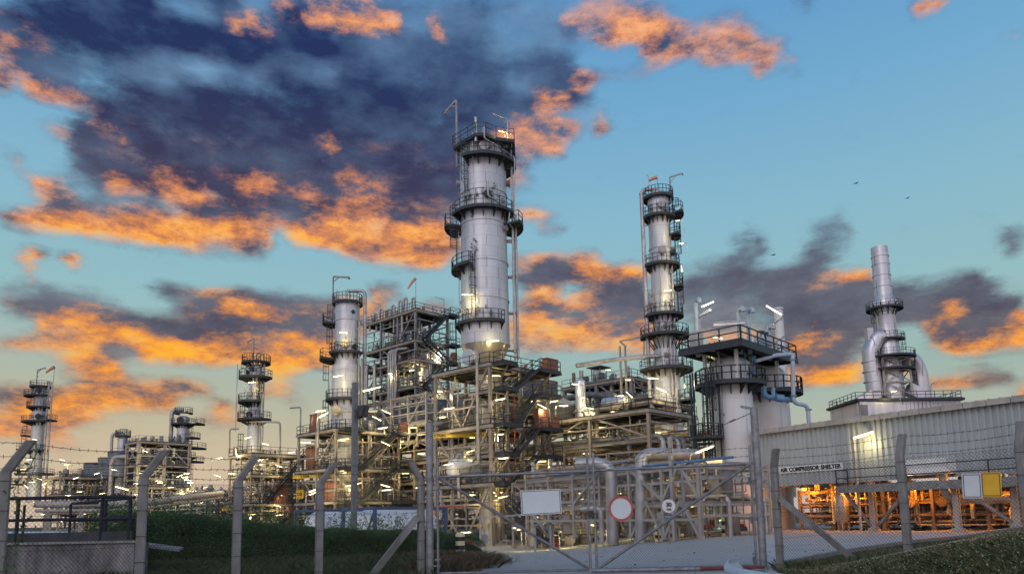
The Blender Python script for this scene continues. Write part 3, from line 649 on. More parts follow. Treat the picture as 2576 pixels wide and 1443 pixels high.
# ---- lamps
LAMPS = []; LW = 150.
def lamp(host, u, v, Y, L=27, ang=0, m='lamp_tube', r=.055, pole=1.6, side=1, wf=1.):
    LAMPS.append((host, u, v, Y, L, ang, m, r, pole, side, wf))
ORD = 'topmost,second,third,fourth,fifth,sixth,seventh,eighth,ninth,tenth,eleventh,twelfth,thirteenth,fourteenth,fifteenth,sixteenth,seventeenth,eighteenth,nineteenth,twentieth'.split(',')
def glow_light(parent, p, w, col, r=.12):
    l = bpy.data.lights.new('lamp_light', 'POINT'); l.energy = w; l.color = col; l.shadow_soft_size = r
    o = bpy.data.objects.new('lamp_light', l); COL.objects.link(o); o.parent = parent; o.location = V(p)-wloc(parent)
def build_lamps():
    by = {}
    for l in LAMPS: by.setdefault(l[0], []).append(l)
    for host, ls in by.items():
        ls.sort(key=lambda l: l[2])
        for i, (h, u, v, Y, L, ang, m, r, pole, side, wf) in enumerate(ls):
            c = P(u, v, Y); dep = proj(c)[2]; Lm = L*dep/F0; a = math.radians(ang)
            d = V((math.cos(a), .12, math.sin(a))).normalized()
            nm = 'lit tube lamp '+h+('' if len(ls) == 1 else (', lowest' if i == len(ls)-1 else ', '+('topmost' if i == 0 else ORD[i]+' from the top')))
            t = thing('fluorescent_lamp', nm, 'lamp', c, 'lit tube lamps about the plant')
            p0, p1 = c-d*Lm/2, c+d*Lm/2
            mb = MB(); mb.tube([p0+d*.02, p1-d*.02], r, 10); part(mb, 'tube', {0: 'lamp_tube_warm', 2: 'lamp_tube_dim'}.get(int(u*7+v*3) % 5, m) if m == 'lamp_tube' else m, t); glow_light(t, c-DZ*.55-V((0, .25, 0)), LW*min(Lm, 1.5)*wf, (1., .80, .34) if m == 'lamp_tube' else (1., .9, .62))
            e, o = (p1, d) if side > 0 else (p0, -d)
            mb = MB(); mb.bar(p0-d*.05+DZ*(r+.02), p1+d*.05+DZ*(r+.02), r*1.5, .05); mb.bar(p0-d*.1, p0, r*1.7, r*1.9); mb.bar(p1, p1+d*.1, r*1.7, r*1.9); part(mb, 'housing', 'grey_steel', t)
            if pole:
                f = V((o.x, o.y, 0)).normalized(); mb = MB(); mb.tube(fillet([e+DZ*.03, e+o*.25+f*.12, e+o*.3+f*.15-DZ*pole], .25), .03, 6); part(mb, 'bracket', 'grey_steel', t)
# ------------------------------------------------------------------ ground first
def grid_sheet(name, xs, ys, zf, m):
    nx, ny = len(xs), len(ys); vs = [(x, y, zf(x, y)) for y in ys for x in xs]
    fs = [(j*nx+i, j*nx+i+1, (j+1)*nx+i+1, (j+1)*nx+i) for j in range(ny-1) for i in range(nx-1)]
    mb = MB(); mb.add(vs, fs, True); return mb.build(name, m)
xs = list(np.arange(-1500, -60, 90))+list(np.arange(-60, -20, 4))+list(np.arange(-20, 45, .8))+list(np.arange(46, 80, 4))+list(np.arange(90, 1500, 90))
ys = [-40, -20, -5, 0]+list(np.arange(2, 60, .8))+list(np.arange(62, 110, 6))+list(np.arange(130, 400, 40))+[500, 800, 1500, 3000]
tag(grid_sheet('ground', xs, ys, gz, 'ground'), None, None, kind='structure')
# yard and road: a strip between two edges, sampled along Y
def edge(tab, Y):
    for (y0, x0), (y1, x1) in zip(tab, tab[1:]):
        if y0 <= Y <= y1: return lerp(x0, x1, (Y-y0)/(y1-y0))
    return tab[-1][1] if Y > tab[-1][0] else tab[0][1]
RL = [(3, -3.2), (12, -2.4), (16, -1.9), (17.2, -1.5), (18.6, -1.1), (20, -.75), (21.2, -.5), (22.2, -.45), (23.2, -.9), (24.5, -1.5), (27, -2.6), (30, -5), (33, -12), (36, -40), (90, -70)]
RRT = [(3, 4.0), (12, 4.9), (16, 5.6), (17.5, 6.0), (20, 7.7), (24, 10.7), (28, 14.2), (31, 17), (36, 23.6), (42, 34), (50, 60), (90, 80)]
ysr = [3, 5, 7, 9, 11]+list(np.arange(12, 44, .5))+list(np.arange(44, 92, 3))
mb = MB(); nx = 41; vs = []
for y in ysr:
    a, b = edge(RL, y), edge(RRT, y)
    vs += [(lerp(a, b, i/(nx-1)), y, gz(lerp(a, b, i/(nx-1)), y)+.035) for i in range(nx)]
mb.add(vs, [(j*nx+i, j*nx+i+1, (j+1)*nx+i+1, (j+1)*nx+i) for j in range(len(ysr)-1) for i in range(nx-1)], True)
tag(mb.build('road', 'asphalt'), None, None, kind='structure')
mb = MB(); prev = None; vs = []
for y in np.arange(16.2, 22.0, .25):
    x = edge(RL, y)+.12; z = gz(x, y)+.042; vs += [(x, y, z), (x+.16, y+.02, z)]
mb.add(vs, [(2*i, 2*i+1, 2*i+3, 2*i+2) for i in range(len(vs)//2-1)])
tag(mb.build('road_marking', 'yellow_line'), None, None, kind='structure')
mb = MB()
for y in np.arange(17.4, 36, .6):
    a = V((edge(RRT, y)+.06, y, 0)); b = V((edge(RRT, y+.6)+.06, y+.6, 0)); a.z = gz(a.x, a.y)+.06; b.z = gz(b.x, b.y)+.06; mb.bar(a, b, .16, .14)
tag(mb.build('kerb', 'concrete'), None, None, kind='structure')

# ------------------------------------------------------------------ the tallest column and its frame
t1 = Column('distillation_column', 'tallest silver column, rising from a steep cone above the steel stair frame', 'column', 1228, 1372, 76,
    [(1374, 23.5), (1345, 22), (1215, 20.5), (962, 21), (956, 23), (870, 61), (864, 61.5), (700, 59.5), (592, 57.5), (588, 57.5), (480, 58.3), (377, 57.2)], bands=(856, 743, 648, 548, 470), dome=.32)
t1.platform(379, -35, 150, out=1.1, step=1.2); t1.platform(512, -75, 78, out=.95); t1.platform(580, -128, -72, out=1.75, br=False, r1=None)
t1.platform(574, 62, 128, out=1.8, br=False); t1.platform(672, -112, -25, out=1.0); t1.platform(800, -88, 42, out=.62)
z = t1.z(343); r = t1.r(z)
mb = MB(); mb.lathe([(t1.r(t1.z(955))+.02, t1.z(955)), (t1.r(t1.z(872))+.03, t1.z(872))], 44, (t1.X, t1.Y, 0), caps=False); part(mb, 'cone', 'cone_metal', t1.root); z = t1.zf(336, 0, 3.4); r = t1.r(t1.z(385))
# top platform: an irregular polygon on stools
tp = [V((t1.X+a*r, t1.Y+b*r, z)) for a, b in ((-1.28, -.35), (-.25, -1.45), (.2, -1.45), (.62, -1.05), (1.38, -.85), (1.42, .5), (.6, 1.2), (-.7, 1.2))]
mb = MB(); n = len(tp); mb.add([p-DZ*.35 for p in tp]+tp, [tuple(range(n))[::-1], tuple(range(n, 2*n))]+[(i, (i+1) % n, n+(i+1) % n, n+i) for i in range(n)])
for i in range(0, n, 2): mb.bar(tp[i].lerp(V((t1.X, t1.Y, z)), .35)-DZ*.3, tp[i].lerp(V((t1.X, t1.Y, z)), .4)-DZ*1.6, .16)
tpl = part(mb, 'platform', 'grate', t1.root); part(rail_mb(tp, 1.15, closed=True, step=1.3, toe=False), 'railing', 'dark_steel', tpl)
t1.davit(-80, 425, 258, reach=1.35, ra=-1.0, r=.12, side=-115, out=.35)
t1.ladder(-38, 505, 348, off=.25); t1.ladder(-22, 795, 632, off=.3); t1.ladder(-72, 672, 520, off=.5); t1.ladder(-95, 905, 800, off=.55)
t1.side_pipe(80, 905, 372, .12, .55); t1.side_pipe(88, 905, 545, .15, .75); t1.side_pipe(98, 905, 545, .12, .5); t1.side_pipe(-10, 395, 336, .16, .7, clamp=0); t1.side_pipe(-85, 800, 560, .05, .1)
t1.manhole(5, 369, .55); t1.manhole(12, 489, .42, 'dark_steel'); t1.manhole(-92, 462, .42, 'grey_steel'); t1.manhole(92, 462, .42, 'grey_steel'); t1.manhole(-40, 900, .85, 'aluminium_plain', .9); t1.manhole(60, 575, .3, 'grey_steel')
t1.fittings(16, 505, 470, -60, 60, seed=1); t1.fittings(8, 375, 350, -60, 60, seed=2); t1.fittings(10, 800, 770, -60, 30, seed=3); t1.fittings(6, 640, 460, -30, -15, seed=4)
pipe(t1.root, [t1.at(-10, 1.0, z-.5), t1.at(-10, 1.0, z+.9), t1.at(40, 1.0, z+.9), t1.at(60, 1.3, z-.3)], .17)
pipe(t1.root, [t1.at(55, r+.9, z), t1.at(55, r+.9, z+2.4), t1.at(20, r+.7, z+2.5)], .05); pipe(t1.root, [t1.at(-20, r+.3, z-2.4), t1.at(-20, r+.3, z+.5)], .09)
mb = MB(); mb.cyl(t1.at(5, .2, z+.1), t1.at(5, .2, z+2.5), .05, 6); mb.cyl(t1.at(5, .2, z+1.), t1.at(5, .2, z+1.6), .12, 8); part(mb, 'vent', 'grey_steel', t1.root)
pipe(t1.root, [t1.at(5, t1.r(t1.z(395))+1.1, t1.z(395)+1.5), t1.at(5, t1.r(t1.z(395))+1.1, t1.z(390)), t1.at(70, t1.r(t1.z(395))+1.2, t1.z(412)), t1.at(74, t1.r(t1.z(395))+.9, t1.z(560))], .085)
pipe(t1.root, [t1.at(10, 3.5, t1.z(490)), t1.at(10, 3.5, t1.z(527)), t1.at(60, 3.3, t1.z(545)), t1.at(60, 3.1, t1.z(575)), t1.at(85, 3.2, t1.z(580)), t1.at(86, 3.1, t1.z(900))], .1)
s1 = Frame('process_structure', 'beige steel stair frame around the foot of the tallest column', 'steel structure', (-2.08, 70), 8.0, 8.6, [14.9, 8.9, 3.3], 1, 2, post=.27, decks=(0, 1, 2), rails='LRr', brace=[('L', 0, 1, 0, 'v'), ('L', 0, 2, 1, 'v'), ('L', 0, -1, 2, 'v'), ('R', 1, 1, 0, '/'), ('R', 0, -1, 2, '\\')])
for z0, z1 in ((12.4, 14.9), (8.9, 12.4), (6.1, 8.9), (3.3, 6.1), (.4, 3.3)):
    lo = s1.pt(-.5, 2.3, H(z0)); hi = s1.pt(-.5, 5.7, H(z1)); stair(s1.root, lo, hi, .95, -DL)
for h in (14.9, 12.4, 8.9, 6.1, 3.3):
    s1.deck(0, -1.55, -.35, 5.8, 8.9, rails='Rlr', over=.05, z=H(h), name='landing'); s1.deck(0, -1.55, -.35, .2, 2.3, rails='RL', over=.05, z=H(h), name='landing')
    for b in (1.2, 7.6): mb = MB(); mb.hbeam(s1.pt(-1.3, b, H(h)-.3), s1.pt(0, b, H(h)-1.7), .14, .14); part(mb, 'brace', 'beige_steel', s1.root)
for h in (12.4, 6.1): s1.deck(0, .5, 3.4, .5, 8.2, rails='L', z=H(h), over=.05)
s1.runs(1, 5, 'L', seed=2); s1.runs(2, 5, 'R', seed=3); s1.risers(14, -1, 0, seed=5); s1.risers(7, -1, 0, seed=6, face='R'); s1.gear(1, 5, 3); s1.gear(2, 8, 4); s1.gear(-1, 5, 5); s1.gear(0, 3, 6)
pipe(s1.root, [s1.pt(1.2, -.55, s1.lv[0]+1.2), s1.pt(1.2, -.55, H(6)), s1.pt(1.2, -.55, H(5.2)), s1.pt(4, -.55, H(5.0)), s1.pt(4, -.55, H(2))], .13, 'pale_steel')
pipe(s1.root, [s1.pt(-.2, 3.2, H(12)), s1.pt(-.2, 3.2, H(4))], .06, 'red_paint'); pipe(s1.root, [s1.pt(7.6, -.5, H(-2)), s1.pt(7.6, -.5, H(1.2)), s1.pt(3.2, -.5, H(1.2))], .09, 'red_paint')
for a, b, h, w in ((-.9, 7.7, 14.9, .55), (-.9, 8.5, 14.9, .4), (-.7, 6.6, 8.9, .75), (-.7, 8.6, 8.9, .5)):
    mb = MB(); hh = 1.9 if h < 10 and w > .6 else 1.3; mb.obox(s1.pt(a, b, H(h)+hh/2+.02), DL*.35, DR*w, DZ*hh/2); mb.obox(s1.pt(a, b, H(h)+hh+.06), DL*.4, DR*(w+.05), DZ*.04); part(mb, 'panel', 'orange_panel', s1.root)
mb = MB(); mb.hbeam(s1.pt(7.2, -1.0, H(8.35)), s1.pt(2.2, 2.0, H(8.35)), .3, .42); lb = part(mb, 'lifting_beam', 'yellow_paint', s1.root)
def text(body, size, p, xdir, zdir, m, parent, name='lettering', align='CENTER', ext=.004, bold=0.0, sp=1.0, wsp=1.0, fit=None):
    cu = bpy.data.curves.new(name, 'FONT'); cu.body = body; cu.size = size; cu.extrude = ext; cu.align_x = align; cu.align_y = 'CENTER'; cu.offset = bold; cu.space_character = sp; cu.space_word = wsp
    tmp = bpy.data.objects.new(name, cu); COL.objects.link(tmp); bpy.context.view_layer.update()
    me = bpy.data.meshes.new_from_object(tmp.evaluated_get(bpy.context.evaluated_depsgraph_get())); bpy.data.objects.remove(tmp)
    me.materials.clear(); me.materials.append(M[m]); o = bpy.data.objects.new(name, me); COL.objects.link(o)
    if fit: xs_ = [q.co.x for q in me.vertices]; o.scale = (fit/(max(xs_)-min(xs_)), 1, 1)
    x, z = V(xdir).normalized(), V(zdir).normalized(); y = z.cross(x)     # x right, z up in the plane of the letters
    rot = Matrix((x, z, x.cross(z))).transposed()
    o.parent = parent; o.location = V(p)-wloc(parent); o.rotation_euler = rot.to_euler(); return o
bd = (s1.pt(2.2, 2.0, 0)-s1.pt(7.2, -1.0, 0)).normalized(); bn = V((bd.y, -bd.x, 0))
text('3 TON', .42, s1.pt(6.6, -.64, H(8.35))+bn*.17, bd, DZ, 'text_black', lb, bold=.01)
sg = s1.pt(0, 0, 0); c = t1.at(-18, 1.04, H(-.72)); t_ = math.radians(-18); tg = V((math.cos(t_), math.sin(t_), 0)); nr = V((math.sin(t_), -math.cos(t_), 0))
mb = MB(); mb.obox(c+nr*.05, tg*.75, nr*.02, DZ*.24); pn = part(mb, 'name_plate', 'sign_yellow', t1.root); text('C-58502', .38, c+nr*.08, tg, DZ, 'text_black', pn, bold=.012)
v2 = Column('vessel', 'slim yellowish vessel standing beside the skirt of the tallest column', 'vessel', 1256, 1372, 77, [(1373, 15), (1290, 15), (1240, 13.5), (930, 12.5), (925, 12)], 'aluminium_plain', dome=.4)
horiz_vessel('drum', 'white horizontal drum on the third deck of the stair frame', 'drum', s1.pt(4.6, .8, H(4.9)), DL*.4-DR, 2.6, 1.0, 'tank_paint', zb=H(3.3))
pipe(None, [s1.pt(6.4, 1.2, H(4.2)), s1.pt(6.4, 1.2, H(6.6)), s1.pt(5.2, 3, H(6.6)), s1.pt(5.2, 3, H(5))], .4, 'pipe_metal', 'elbow_pipe', 14); tag(bpy.data.objects['elbow_pipe'], 'thick silver elbow pipe behind the white drum in the stair frame', 'pipe')

# ------------------------------------------------------------------ second tallest column, right of centre
t2 = Column('distillation_column', 'slim silver column right of centre with many round balconies', 'column', 1691, 1250, 85,
    [(1352, 34), (1020, 34), (1012, 33.5), (915, 32.5), (905, 30.5), (895, 30), (862, 27), (858, 27), (812, 27.5), (640, 27.5), (520, 27.2), (492, 27)], bands=(915, 860, 735, 618, 533), dome=.3)
t2.platform(484, -180, 180, out=.5, br=False); t2.platform(533, -92, 55, out=.75); t2.platform(538, 52, 115, out=1.6, br=False)
t2.platform(590, 42, 110, out=1.15, br=False); t2.platform(655, -95, 105, out=.85); t2.platform(720, 45, 112, out=1.15, br=False); t2.platform(782, -95, 110, out=1.0)
t2.platform(832, -110, 110, out=1.55, br=False); t2.platform(918, -92, 110, out=1.55); t2.platform(1005, 40, 110, out=1.6, br=False)
for a in range(-90, 91, 18):
    mb = MB(); rr = t2.r(t2.z(870)); mb.bar(t2.at(a, rr+1.5, t2.z(836)), t2.at(a, rr+.05, t2.z(880)), .1); part(mb, 'strut', 'dark_steel', t2.root)
t2.side_pipe(-82, 1000, 478, .24, .3, top='over'); t2.side_pipe(8, 1000, 862, .13, .12); t2.side_pipe(22, 1300, 875, .1, .12); t2.side_pipe(-18, 775, 660, .1, .1); t2.side_pipe(38, 830, 660, .12, .12)
t2.ladder(70, 535, 486, off=.4); t2.ladder(66, 590, 540, off=.45); t2.ladder(66, 655, 592, off=.45); t2.ladder(68, 720, 657, off=.45); t2.ladder(66, 782, 722, off=.45); t2.ladder(70, 918, 835, off=.45); t2.ladder(70, 1003, 920, off=.45); t2.ladder(75, 1300, 1010, off=.6)
t2.manhole(0, 515, .45); t2.manhole(-5, 630, .5, 'grey_steel'); t2.manhole(55, 636, .4, 'dark_steel'); t2.manhole(-8, 893, .26, 'pipe_brown', .2); t2.manhole(-12, 822, .2, 'pipe_brown', .4)
t2.fittings(12, 832, 805, -70, 80, seed=11); t2.fittings(10, 780, 750, -70, 80, seed=12); t2.fittings(12, 1000, 540, 20, 75, seed=13); t2.fittings(8, 530, 500, -70, 70, seed=14); t2.fittings(8, 915, 890, -70, 80, seed=15)
pipe(t2.root, [t2.at(-40, 1.5, t2.z(900)), t2.at(-60, 3.2, t2.z(903)), t2.at(-85, 6.5, t2.z(905)), t2.at(-78, 11, t2.z(925))], .26, 'pipe_metal')
zt = t2.z(484); t2.davit(55, 520, 455, reach=1.5, ra=.35, r=.07, side=80); windsock(t2.root, t2.at(-12, .4, t2.z(449)), 2.6, V((-1, .1, -.25)), 1.0, 1.3)
pipe(t2.root, [t2.at(-60, 1.4, zt), t2.at(-60, 1.4, zt+1.9), t2.at(-70, 1.5, zt+2.0)], .05)
s2 = Frame('process_structure', 'pinkish steel frame with a black stair below the right-hand column', 'steel structure', (15.4, 80), 10.5, 8.5, [12.5, 7.6, 3.9], 1, 2, post=.3, decks=(0,), rails='LRr', brace=[('L', 0, 2, 1, '/'), ('R', 1, 1, 0, '/')], beam=.32)
stair(s2.root, s2.pt(7.4, -.4, H(7.6)), s2.pt(2.4, -.4, H(12.5)), 1.0, DR); stair(s2.root, s2.pt(1.0, .8, H(3.9)), s2.pt(6.2, .8, H(7.6)), 1.0, DR); s2.deck(1, 5.5, 10, -.2, 1.6, over=.1); s2.deck(2, 0, 3, 0, 2, over=.1)
s2.runs(1, 5, 'L', seed=21); s2.runs(2, 6, 'L', seed=22); s2.runs(2, 4, 'R', seed=23); s2.risers(16, -1, 1, seed=24); s2.risers(5, -1, 0, seed=25); s2.gear(0, 4, 26); s2.gear(2, 4, 27); s2.gear(-1, 8, 28)
mb = MB(); a, b = P(1560, 1012, 81), P(1545, 860, 83)
for u0 in (1559, 1572): q = P(u0, 870, 88); mb.hbeam((q.x, q.y, H(12.5)), q, .2, .2)
q0, q1 = P(1559, 858, 88), P(1660, 838, 88); mb.bar(q0, q1, .18); mb.bar(P(1559, 858, 88), P(1576, 872, 88), .2); mb.bar(P(1620, 850, 88), P(1620, 905, 88), .12); part(mb, 'pipe_support', 'pale_steel', s2.root)
horiz_vessel('drum', 'small silver drum lying on the top deck below the right-hand column', 'drum', s2.pt(7.5, 4.2, H(13.6)), DL-DR*.2, 3.4, .75, zb=H(12.5))

# ------------------------------------------------------------------ column left of centre with its frame
t3 = Column('distillation_column', 'white column left of centre with a crane arm on top', 'column', 868, 1300, 94,
    [(1345, 40), (1290, 38), (1200, 37), (1108, 36.5), (940, 36.3), (925, 36), (915, 30.5), (905, 30), (770, 30)], 'aluminium', bands=(1120, 1025, 927, 800), dome=.42)
t3.platform(753, -180, 180, out=.4, br=False); t3.platform(815, -125, -62, out=1.6, br=False); t3.platform(880, -60, 70, out=.8); t3.platform(905, -130, -48, out=1.9, br=False); t3.platform(998, -100, 30, out=.75); t3.platform(1085, -140, 100, out=.9, br=False)
t3.davit(-75, 780, 698, reach=2.1, ra=-.15, r=.1, side=88); t3.side_pipe(88, 1060, 732, .22, .25, top='over'); t3.side_pipe(72, 1080, 905, .14, .2); t3.side_pipe(60, 1080, 815, .1, .1)
t3.ladder(-80, 815, 758, off=.3); t3.ladder(-72, 905, 812, off=.35); t3.ladder(-76, 998, 900, off=.4); t3.ladder(40, 1085, 960, off=.3, cage=False); t3.ladder(-70, 1085, 1000, off=.4)
t3.manhole(4, 864, .55, 'cream_paint'); t3.manhole(-20, 1032, .62, 'cream_paint', .5); t3.manhole(14, 1063, .6, 'aluminium_plain'); t3.manhole(45, 872, .35, 'dark_steel'); t3.manhole(40, 784, .25, 'dark_steel', .03)
t3.fittings(8, 880, 860, -60, 60, seed=31); t3.fittings(8, 1080, 1050, -70, 60, seed=32); t3.fittings(6, 750, 735, -90, 90, seed=33); t3.fittings(5, 900, 800, 50, 75, seed=34)
s3 = Frame('process_structure', 'lit steel frame around the foot of the column with the crane arm', 'steel structure', (-21.2, 88), 8.5, 9.4, [11.0, 6.3, 2.3], 2, 2, post=.28, decks=(0, 1, 2), rails='LRr', brace=[('L', 0, 1, 0, '\\'), ('L', 1, 2, 1, '/'), ('R', 1, 1, 0, '/'), ('R', 0, -1, 1, '\\')])
for z0, z1 in ((6.3, 11.0), (2.3, 6.3)): stair(s3.root, s3.pt(-.5, 3.0, H(z0)), s3.pt(-.5, 8.2, H(z1)), .95, -DL)
for h in (11.0, 6.3, 2.3): s3.deck(0, -1.6, -.35, 8.2, 11, rails='Rlr', over=.05, z=H(h), name='landing'); s3.deck(0, -1.6, -.35, .2, 3.0, rails='RL', over=.05, z=H(h), name='landing')
for h, a, b, hh in ((11.0, 5.4, .4, 2.3), (6.3, 6.0, .3, 2.6), (11.0, -.8, 9.8, 1.4), (2.3, 3., .6, 2.6), (2.3, 1.4, .6, 2.4)):
    mb = MB(); mb.obox(s3.pt(a, b, H(h)+hh/2), DL*.75, DR*.3, DZ*hh/2); mb.obox(s3.pt(a, b, H(h)+hh+.05), DL*.8, DR*.35, DZ*.05); part(mb, 'panel', 'orange_panel', s3.root)
mb = MB(); mb.hbeam(s3.pt(8.4, -.8, H(5.6)), s3.pt(2.6, 1.5, H(5.6)), .3, .42); lb = part(mb, 'lifting_beam', 'yellow_paint', s3.root)
bd = (s3.pt(2.6, 1.5, 0)-s3.pt(8.4, -.8, 0)).normalized(); bn = V((bd.y, -bd.x, 0)); text('3 TON', .42, s3.pt(6.6, -.08, H(5.6))+bn*.17, bd, DZ, 'text_black', lb, bold=.01)
s3.runs(0, 4, 'L', seed=41); s3.runs(1, 5, 'R', seed=42); s3.runs(2, 6, 'L', seed=43); s3.risers(20, -1, 1, seed=44); s3.risers(6, -1, 0, seed=45, face='R'); s3.gear(0, 6, 46); s3.gear(1, 6, 47); s3.gear(2, 10, 48)
mb = MB(); c = s3.pt(7.2, -.5, H(3.4)); mb.obox(c, DL*.85, DR*.02, DZ*.55); pn = part(mb, 'name_plate', 'sign_yellow', s3.root); text('C-58', .55, c-DR*.03, -DL, DZ, 'text_black', pn, bold=.012)
pipe(s3.root, [s3.pt(8.2, 0, H(11)), s3.pt(8.2, 0, H(14.6)), s3.pt(9.8, -.6, H(14.6))], .1, 'grey_steel'); pipe(s3.root, [s3.pt(3.4, -.4, H(9)), s3.pt(3.4, -.4, H(13.4)), s3.pt(-2, 4.5, H(13.4))], .16, 'pale_steel')

# ------------------------------------------------------------------ dark-ringed column further left
t4 = Column('distillation_column', 'slim grey column left of the crane-arm column, ringed by five dark balconies', 'column', 634, 1280, 109,
    [(1330, 19), (1270, 18.5), (1180, 18), (1130, 17.5), (1120, 16.5), (1060, 15.8), (960, 15.5), (925, 15.5)], 'aluminium', bands=(1120, 1060), dome=.5)
t4.platform(905, -180, 180, out=1.15, br=False); t4.platform(943, -95, 95, out=1.5); t4.platform(1005, -110, 40, out=1.5); t4.platform(1050, -95, 95, out=1.5); t4.platform(1150, -130, 110, out=1.4, br=False)
t4.davit(0, 905, 856, reach=.95, ra=-.4, r=.09, side=-100); t4.side_pipe(72, 1140, 905, .13, .3); t4.side_pipe(-88, 1085, 915, .06, 1.75, clamp=0); t4.side_pipe(55, 1140, 960, .1, .2)
t4.ladder(-60, 940, 905, off=.5); t4.ladder(50, 1003, 945, off=.4); t4.ladder(-60, 1050, 1005, off=.5); t4.ladder(-65, 1150, 1090, off=.5)
t4.manhole(-12, 927, .4, 'dark_steel'); t4.manhole(-65, 936, .35, 'dark_steel'); t4.manhole(-20, 1042, .45, 'dark_steel'); t4.manhole(-10, 1140, .5, 'cream_paint')
for a in (-35, 20, 50): pipe(t4.root, [t4.at(a, .6, t4.z(930)), t4.at(a, .6, t4.z(890)-abs(a)*.01), t4.at(a+25, 1.3, t4.z(890)), t4.at(a+25, 1.3, t4.z(905))], .11)
t4.fittings(10, 1005, 985, -70, 70, seed=51); t4.fittings(10, 1050, 1030, -70, 70, seed=52); t4.fittings(8, 985, 960, -40, 60, 'cream_paint', seed=53); t4.fittings(8, 943, 915, -70, 70, seed=54)
pipe(t4.root, [t4.at(-30, 1.4, t4.z(1062)), t4.at(30, 1.9, t4.z(1064)), t4.at(70, 4.6, t4.z(1066)), t4.at(72, 4.6, t4.z(1140))], .16, 'pale_steel'); pipe(t4.root, [t4.at(-80, 2.2, t4.z(1078)), t4.at(-88, 3.6, t4.z(1078)), t4.at(-86, 3.5, t4.z(1140))], .1, 'grey_steel')
s0 = Frame('process_structure', 'lit stair frame around the foot of the dark-ringed column on the left', 'steel structure', (-36.6, 103), 6.5, 8.0, [9.6, 6.6, 2.6, .2], 2, 2, post=.27, decks=(0, 1, 2, 3), rails='LRr', brace=[('L', 0, 1, 0, '\\'), ('L', 1, 3, 2, '/'), ('R', 1, 2, 1, '/')])
for z0, z1 in ((2.6, 9.6), (-2., 2.6)): stair(s0.root, s0.pt(-.5, 1.6, H(z0)), s0.pt(-.5, 7.8, H(z1)), .95, -DL)
for h in (9.6, 2.6): s0.deck(0, -1.6, -.35, 7.8, 10, rails='Rlr', over=.05, z=H(h), name='landing')
for h, a, b, hh in ((2.6, -.9, 4., 2.6), (2.6, -.9, 9., 1.8), (-.1, -.9, 6., 2.2), (9.6, -.9, 9, 1.6)):
    mb = MB(); mb.obox(s0.pt(a, b, H(h)+hh/2+.02), DL*.3, DR*.9, DZ*hh/2); mb.obox(s0.pt(a, b, H(h)+hh+.05), DL*.35, DR*.95, DZ*.05); part(mb, 'panel', 'orange_panel', s0.root)
mb = MB(); mb.hbeam(s0.pt(7.5, -.6, H(2.0)), s0.pt(3.4, .6, H(2.0)), .3, .4); part(mb, 'lifting_beam', 'yellow_paint', s0.root)
s0.runs(1, 4, 'L', seed=61); s0.runs(2, 5, 'R', seed=62); s0.risers(16, -1, 1, seed=63); s0.gear(0, 6, 64); s0.gear(1, 6, 65); s0.gear(2, 6, 66); s0.gear(3, 6, 67)

# ------------------------------------------------------------------ far left unit
t5 = Column('distillation_column', 'slim far column at the left edge with a windsock at its top', 'column', 88, 1190, 152,
    [(1262, 17), (1180, 15.5), (1172, 14.2), (1090, 14), (1000, 13.6), (975, 13.5)], 'aluminium', bands=(1170, 1045), dome=.4)
t5.platform(968, -180, 180, out=.9, br=False); t5.platform(990, -100, 60, out=1.8, br=False); t5.platform(1020, -95, 95, out=1.2); t5.platform(1056, -100, 60, out=1.9); t5.platform(1056, 60, 115, out=2.2, br=False); t5.platform(1095, -115, -60, out=1.8, br=False)
t5.platform(1130, -95, 60, out=1.3); t5.platform(1130, -125, -75, out=2.6, br=False); t5.platform(1182, -130, -60, out=3.2, br=False); t5.platform(1217, -130, -60, out=3.2, br=False); t5.platform(1190, -60, 110, out=2.2, br=False)
t5.side_pipe(78, 1190, 960, .26, .35); t5.side_pipe(88, 1250, 968, .2, .9); t5.side_pipe(-92, 1240, 1070, .1, 1.9, clamp=0); t5.side_pipe(20, 1180, 1110, .3, .2)
t5.ladder(-80, 1020, 992, off=.6); t5.ladder(-84, 1130, 1058, off=1.); t5.ladder(-95, 1217, 1132, off=1.9); t5.ladder(30, 990, 970, off=.5)
t5.manhole(20, 981, .6, 'dark_steel'); t5.manhole(30, 1047, .6, 'dark_steel'); t5.fittings(8, 990, 975, -80, 80, seed=71); t5.fittings(8, 1056, 1040, -80, 80, seed=72); t5.fittings(10, 1217, 1190, -80, 80, seed=73)
t5.davit(0, 968, 934, reach=1.6, ra=.5, r=.1, side=90); windsock(t5.root, t5.at(70, 3.6, t5.z(926)), 3.4, V((-1, 0, -.6)), 2., 1.8)
t6 = Column('distillation_column', 'second far column, beyond the pipe racks, with a hooked pipe at its top', 'column', 456, 1190, 150, [(1240, 16), (1160, 14.6), (1100, 14.2), (1052, 13.8)], 'aluminium', bands=(1150, 1090), dome=.5)
t6.platform(1036, -120, 120, out=.6, br=False); t6.platform(1063, -110, 110, out=1.2); t6.platform(1065, 60, 110, out=3., br=False); t6.platform(1100, 50, 110, out=2.2, br=False); t6.platform(1125, 30, 110, out=3.4, br=False); t6.platform(1148, -60, 110, out=1.4); t6.platform(1160, 50, 110, out=3, br=False); t6.platform(1182, -80, 60, out=1.2)
t6.side_pipe(-88, 1230, 1030, .42, .7, top='over'); t6.ladder(60, 1148, 1065, off=1.2); t6.ladder(65, 1230, 1150, off=1.2); t6.fittings(10, 1063, 1030, -80, 90, seed=81); t6.fittings(14, 1160, 1100, 40, 95, seed=82); t6.manhole(0, 1056, .7, 'dark_steel')
t7 = Column('distillation_column', 'small pale column beside the far steel tower, topped by a bent pipe', 'column', 304, 1200, 147, [(1240, 13), (1165, 12), (1105, 11.5)], 'aluminium', bands=(1160, 1125), dome=.6)
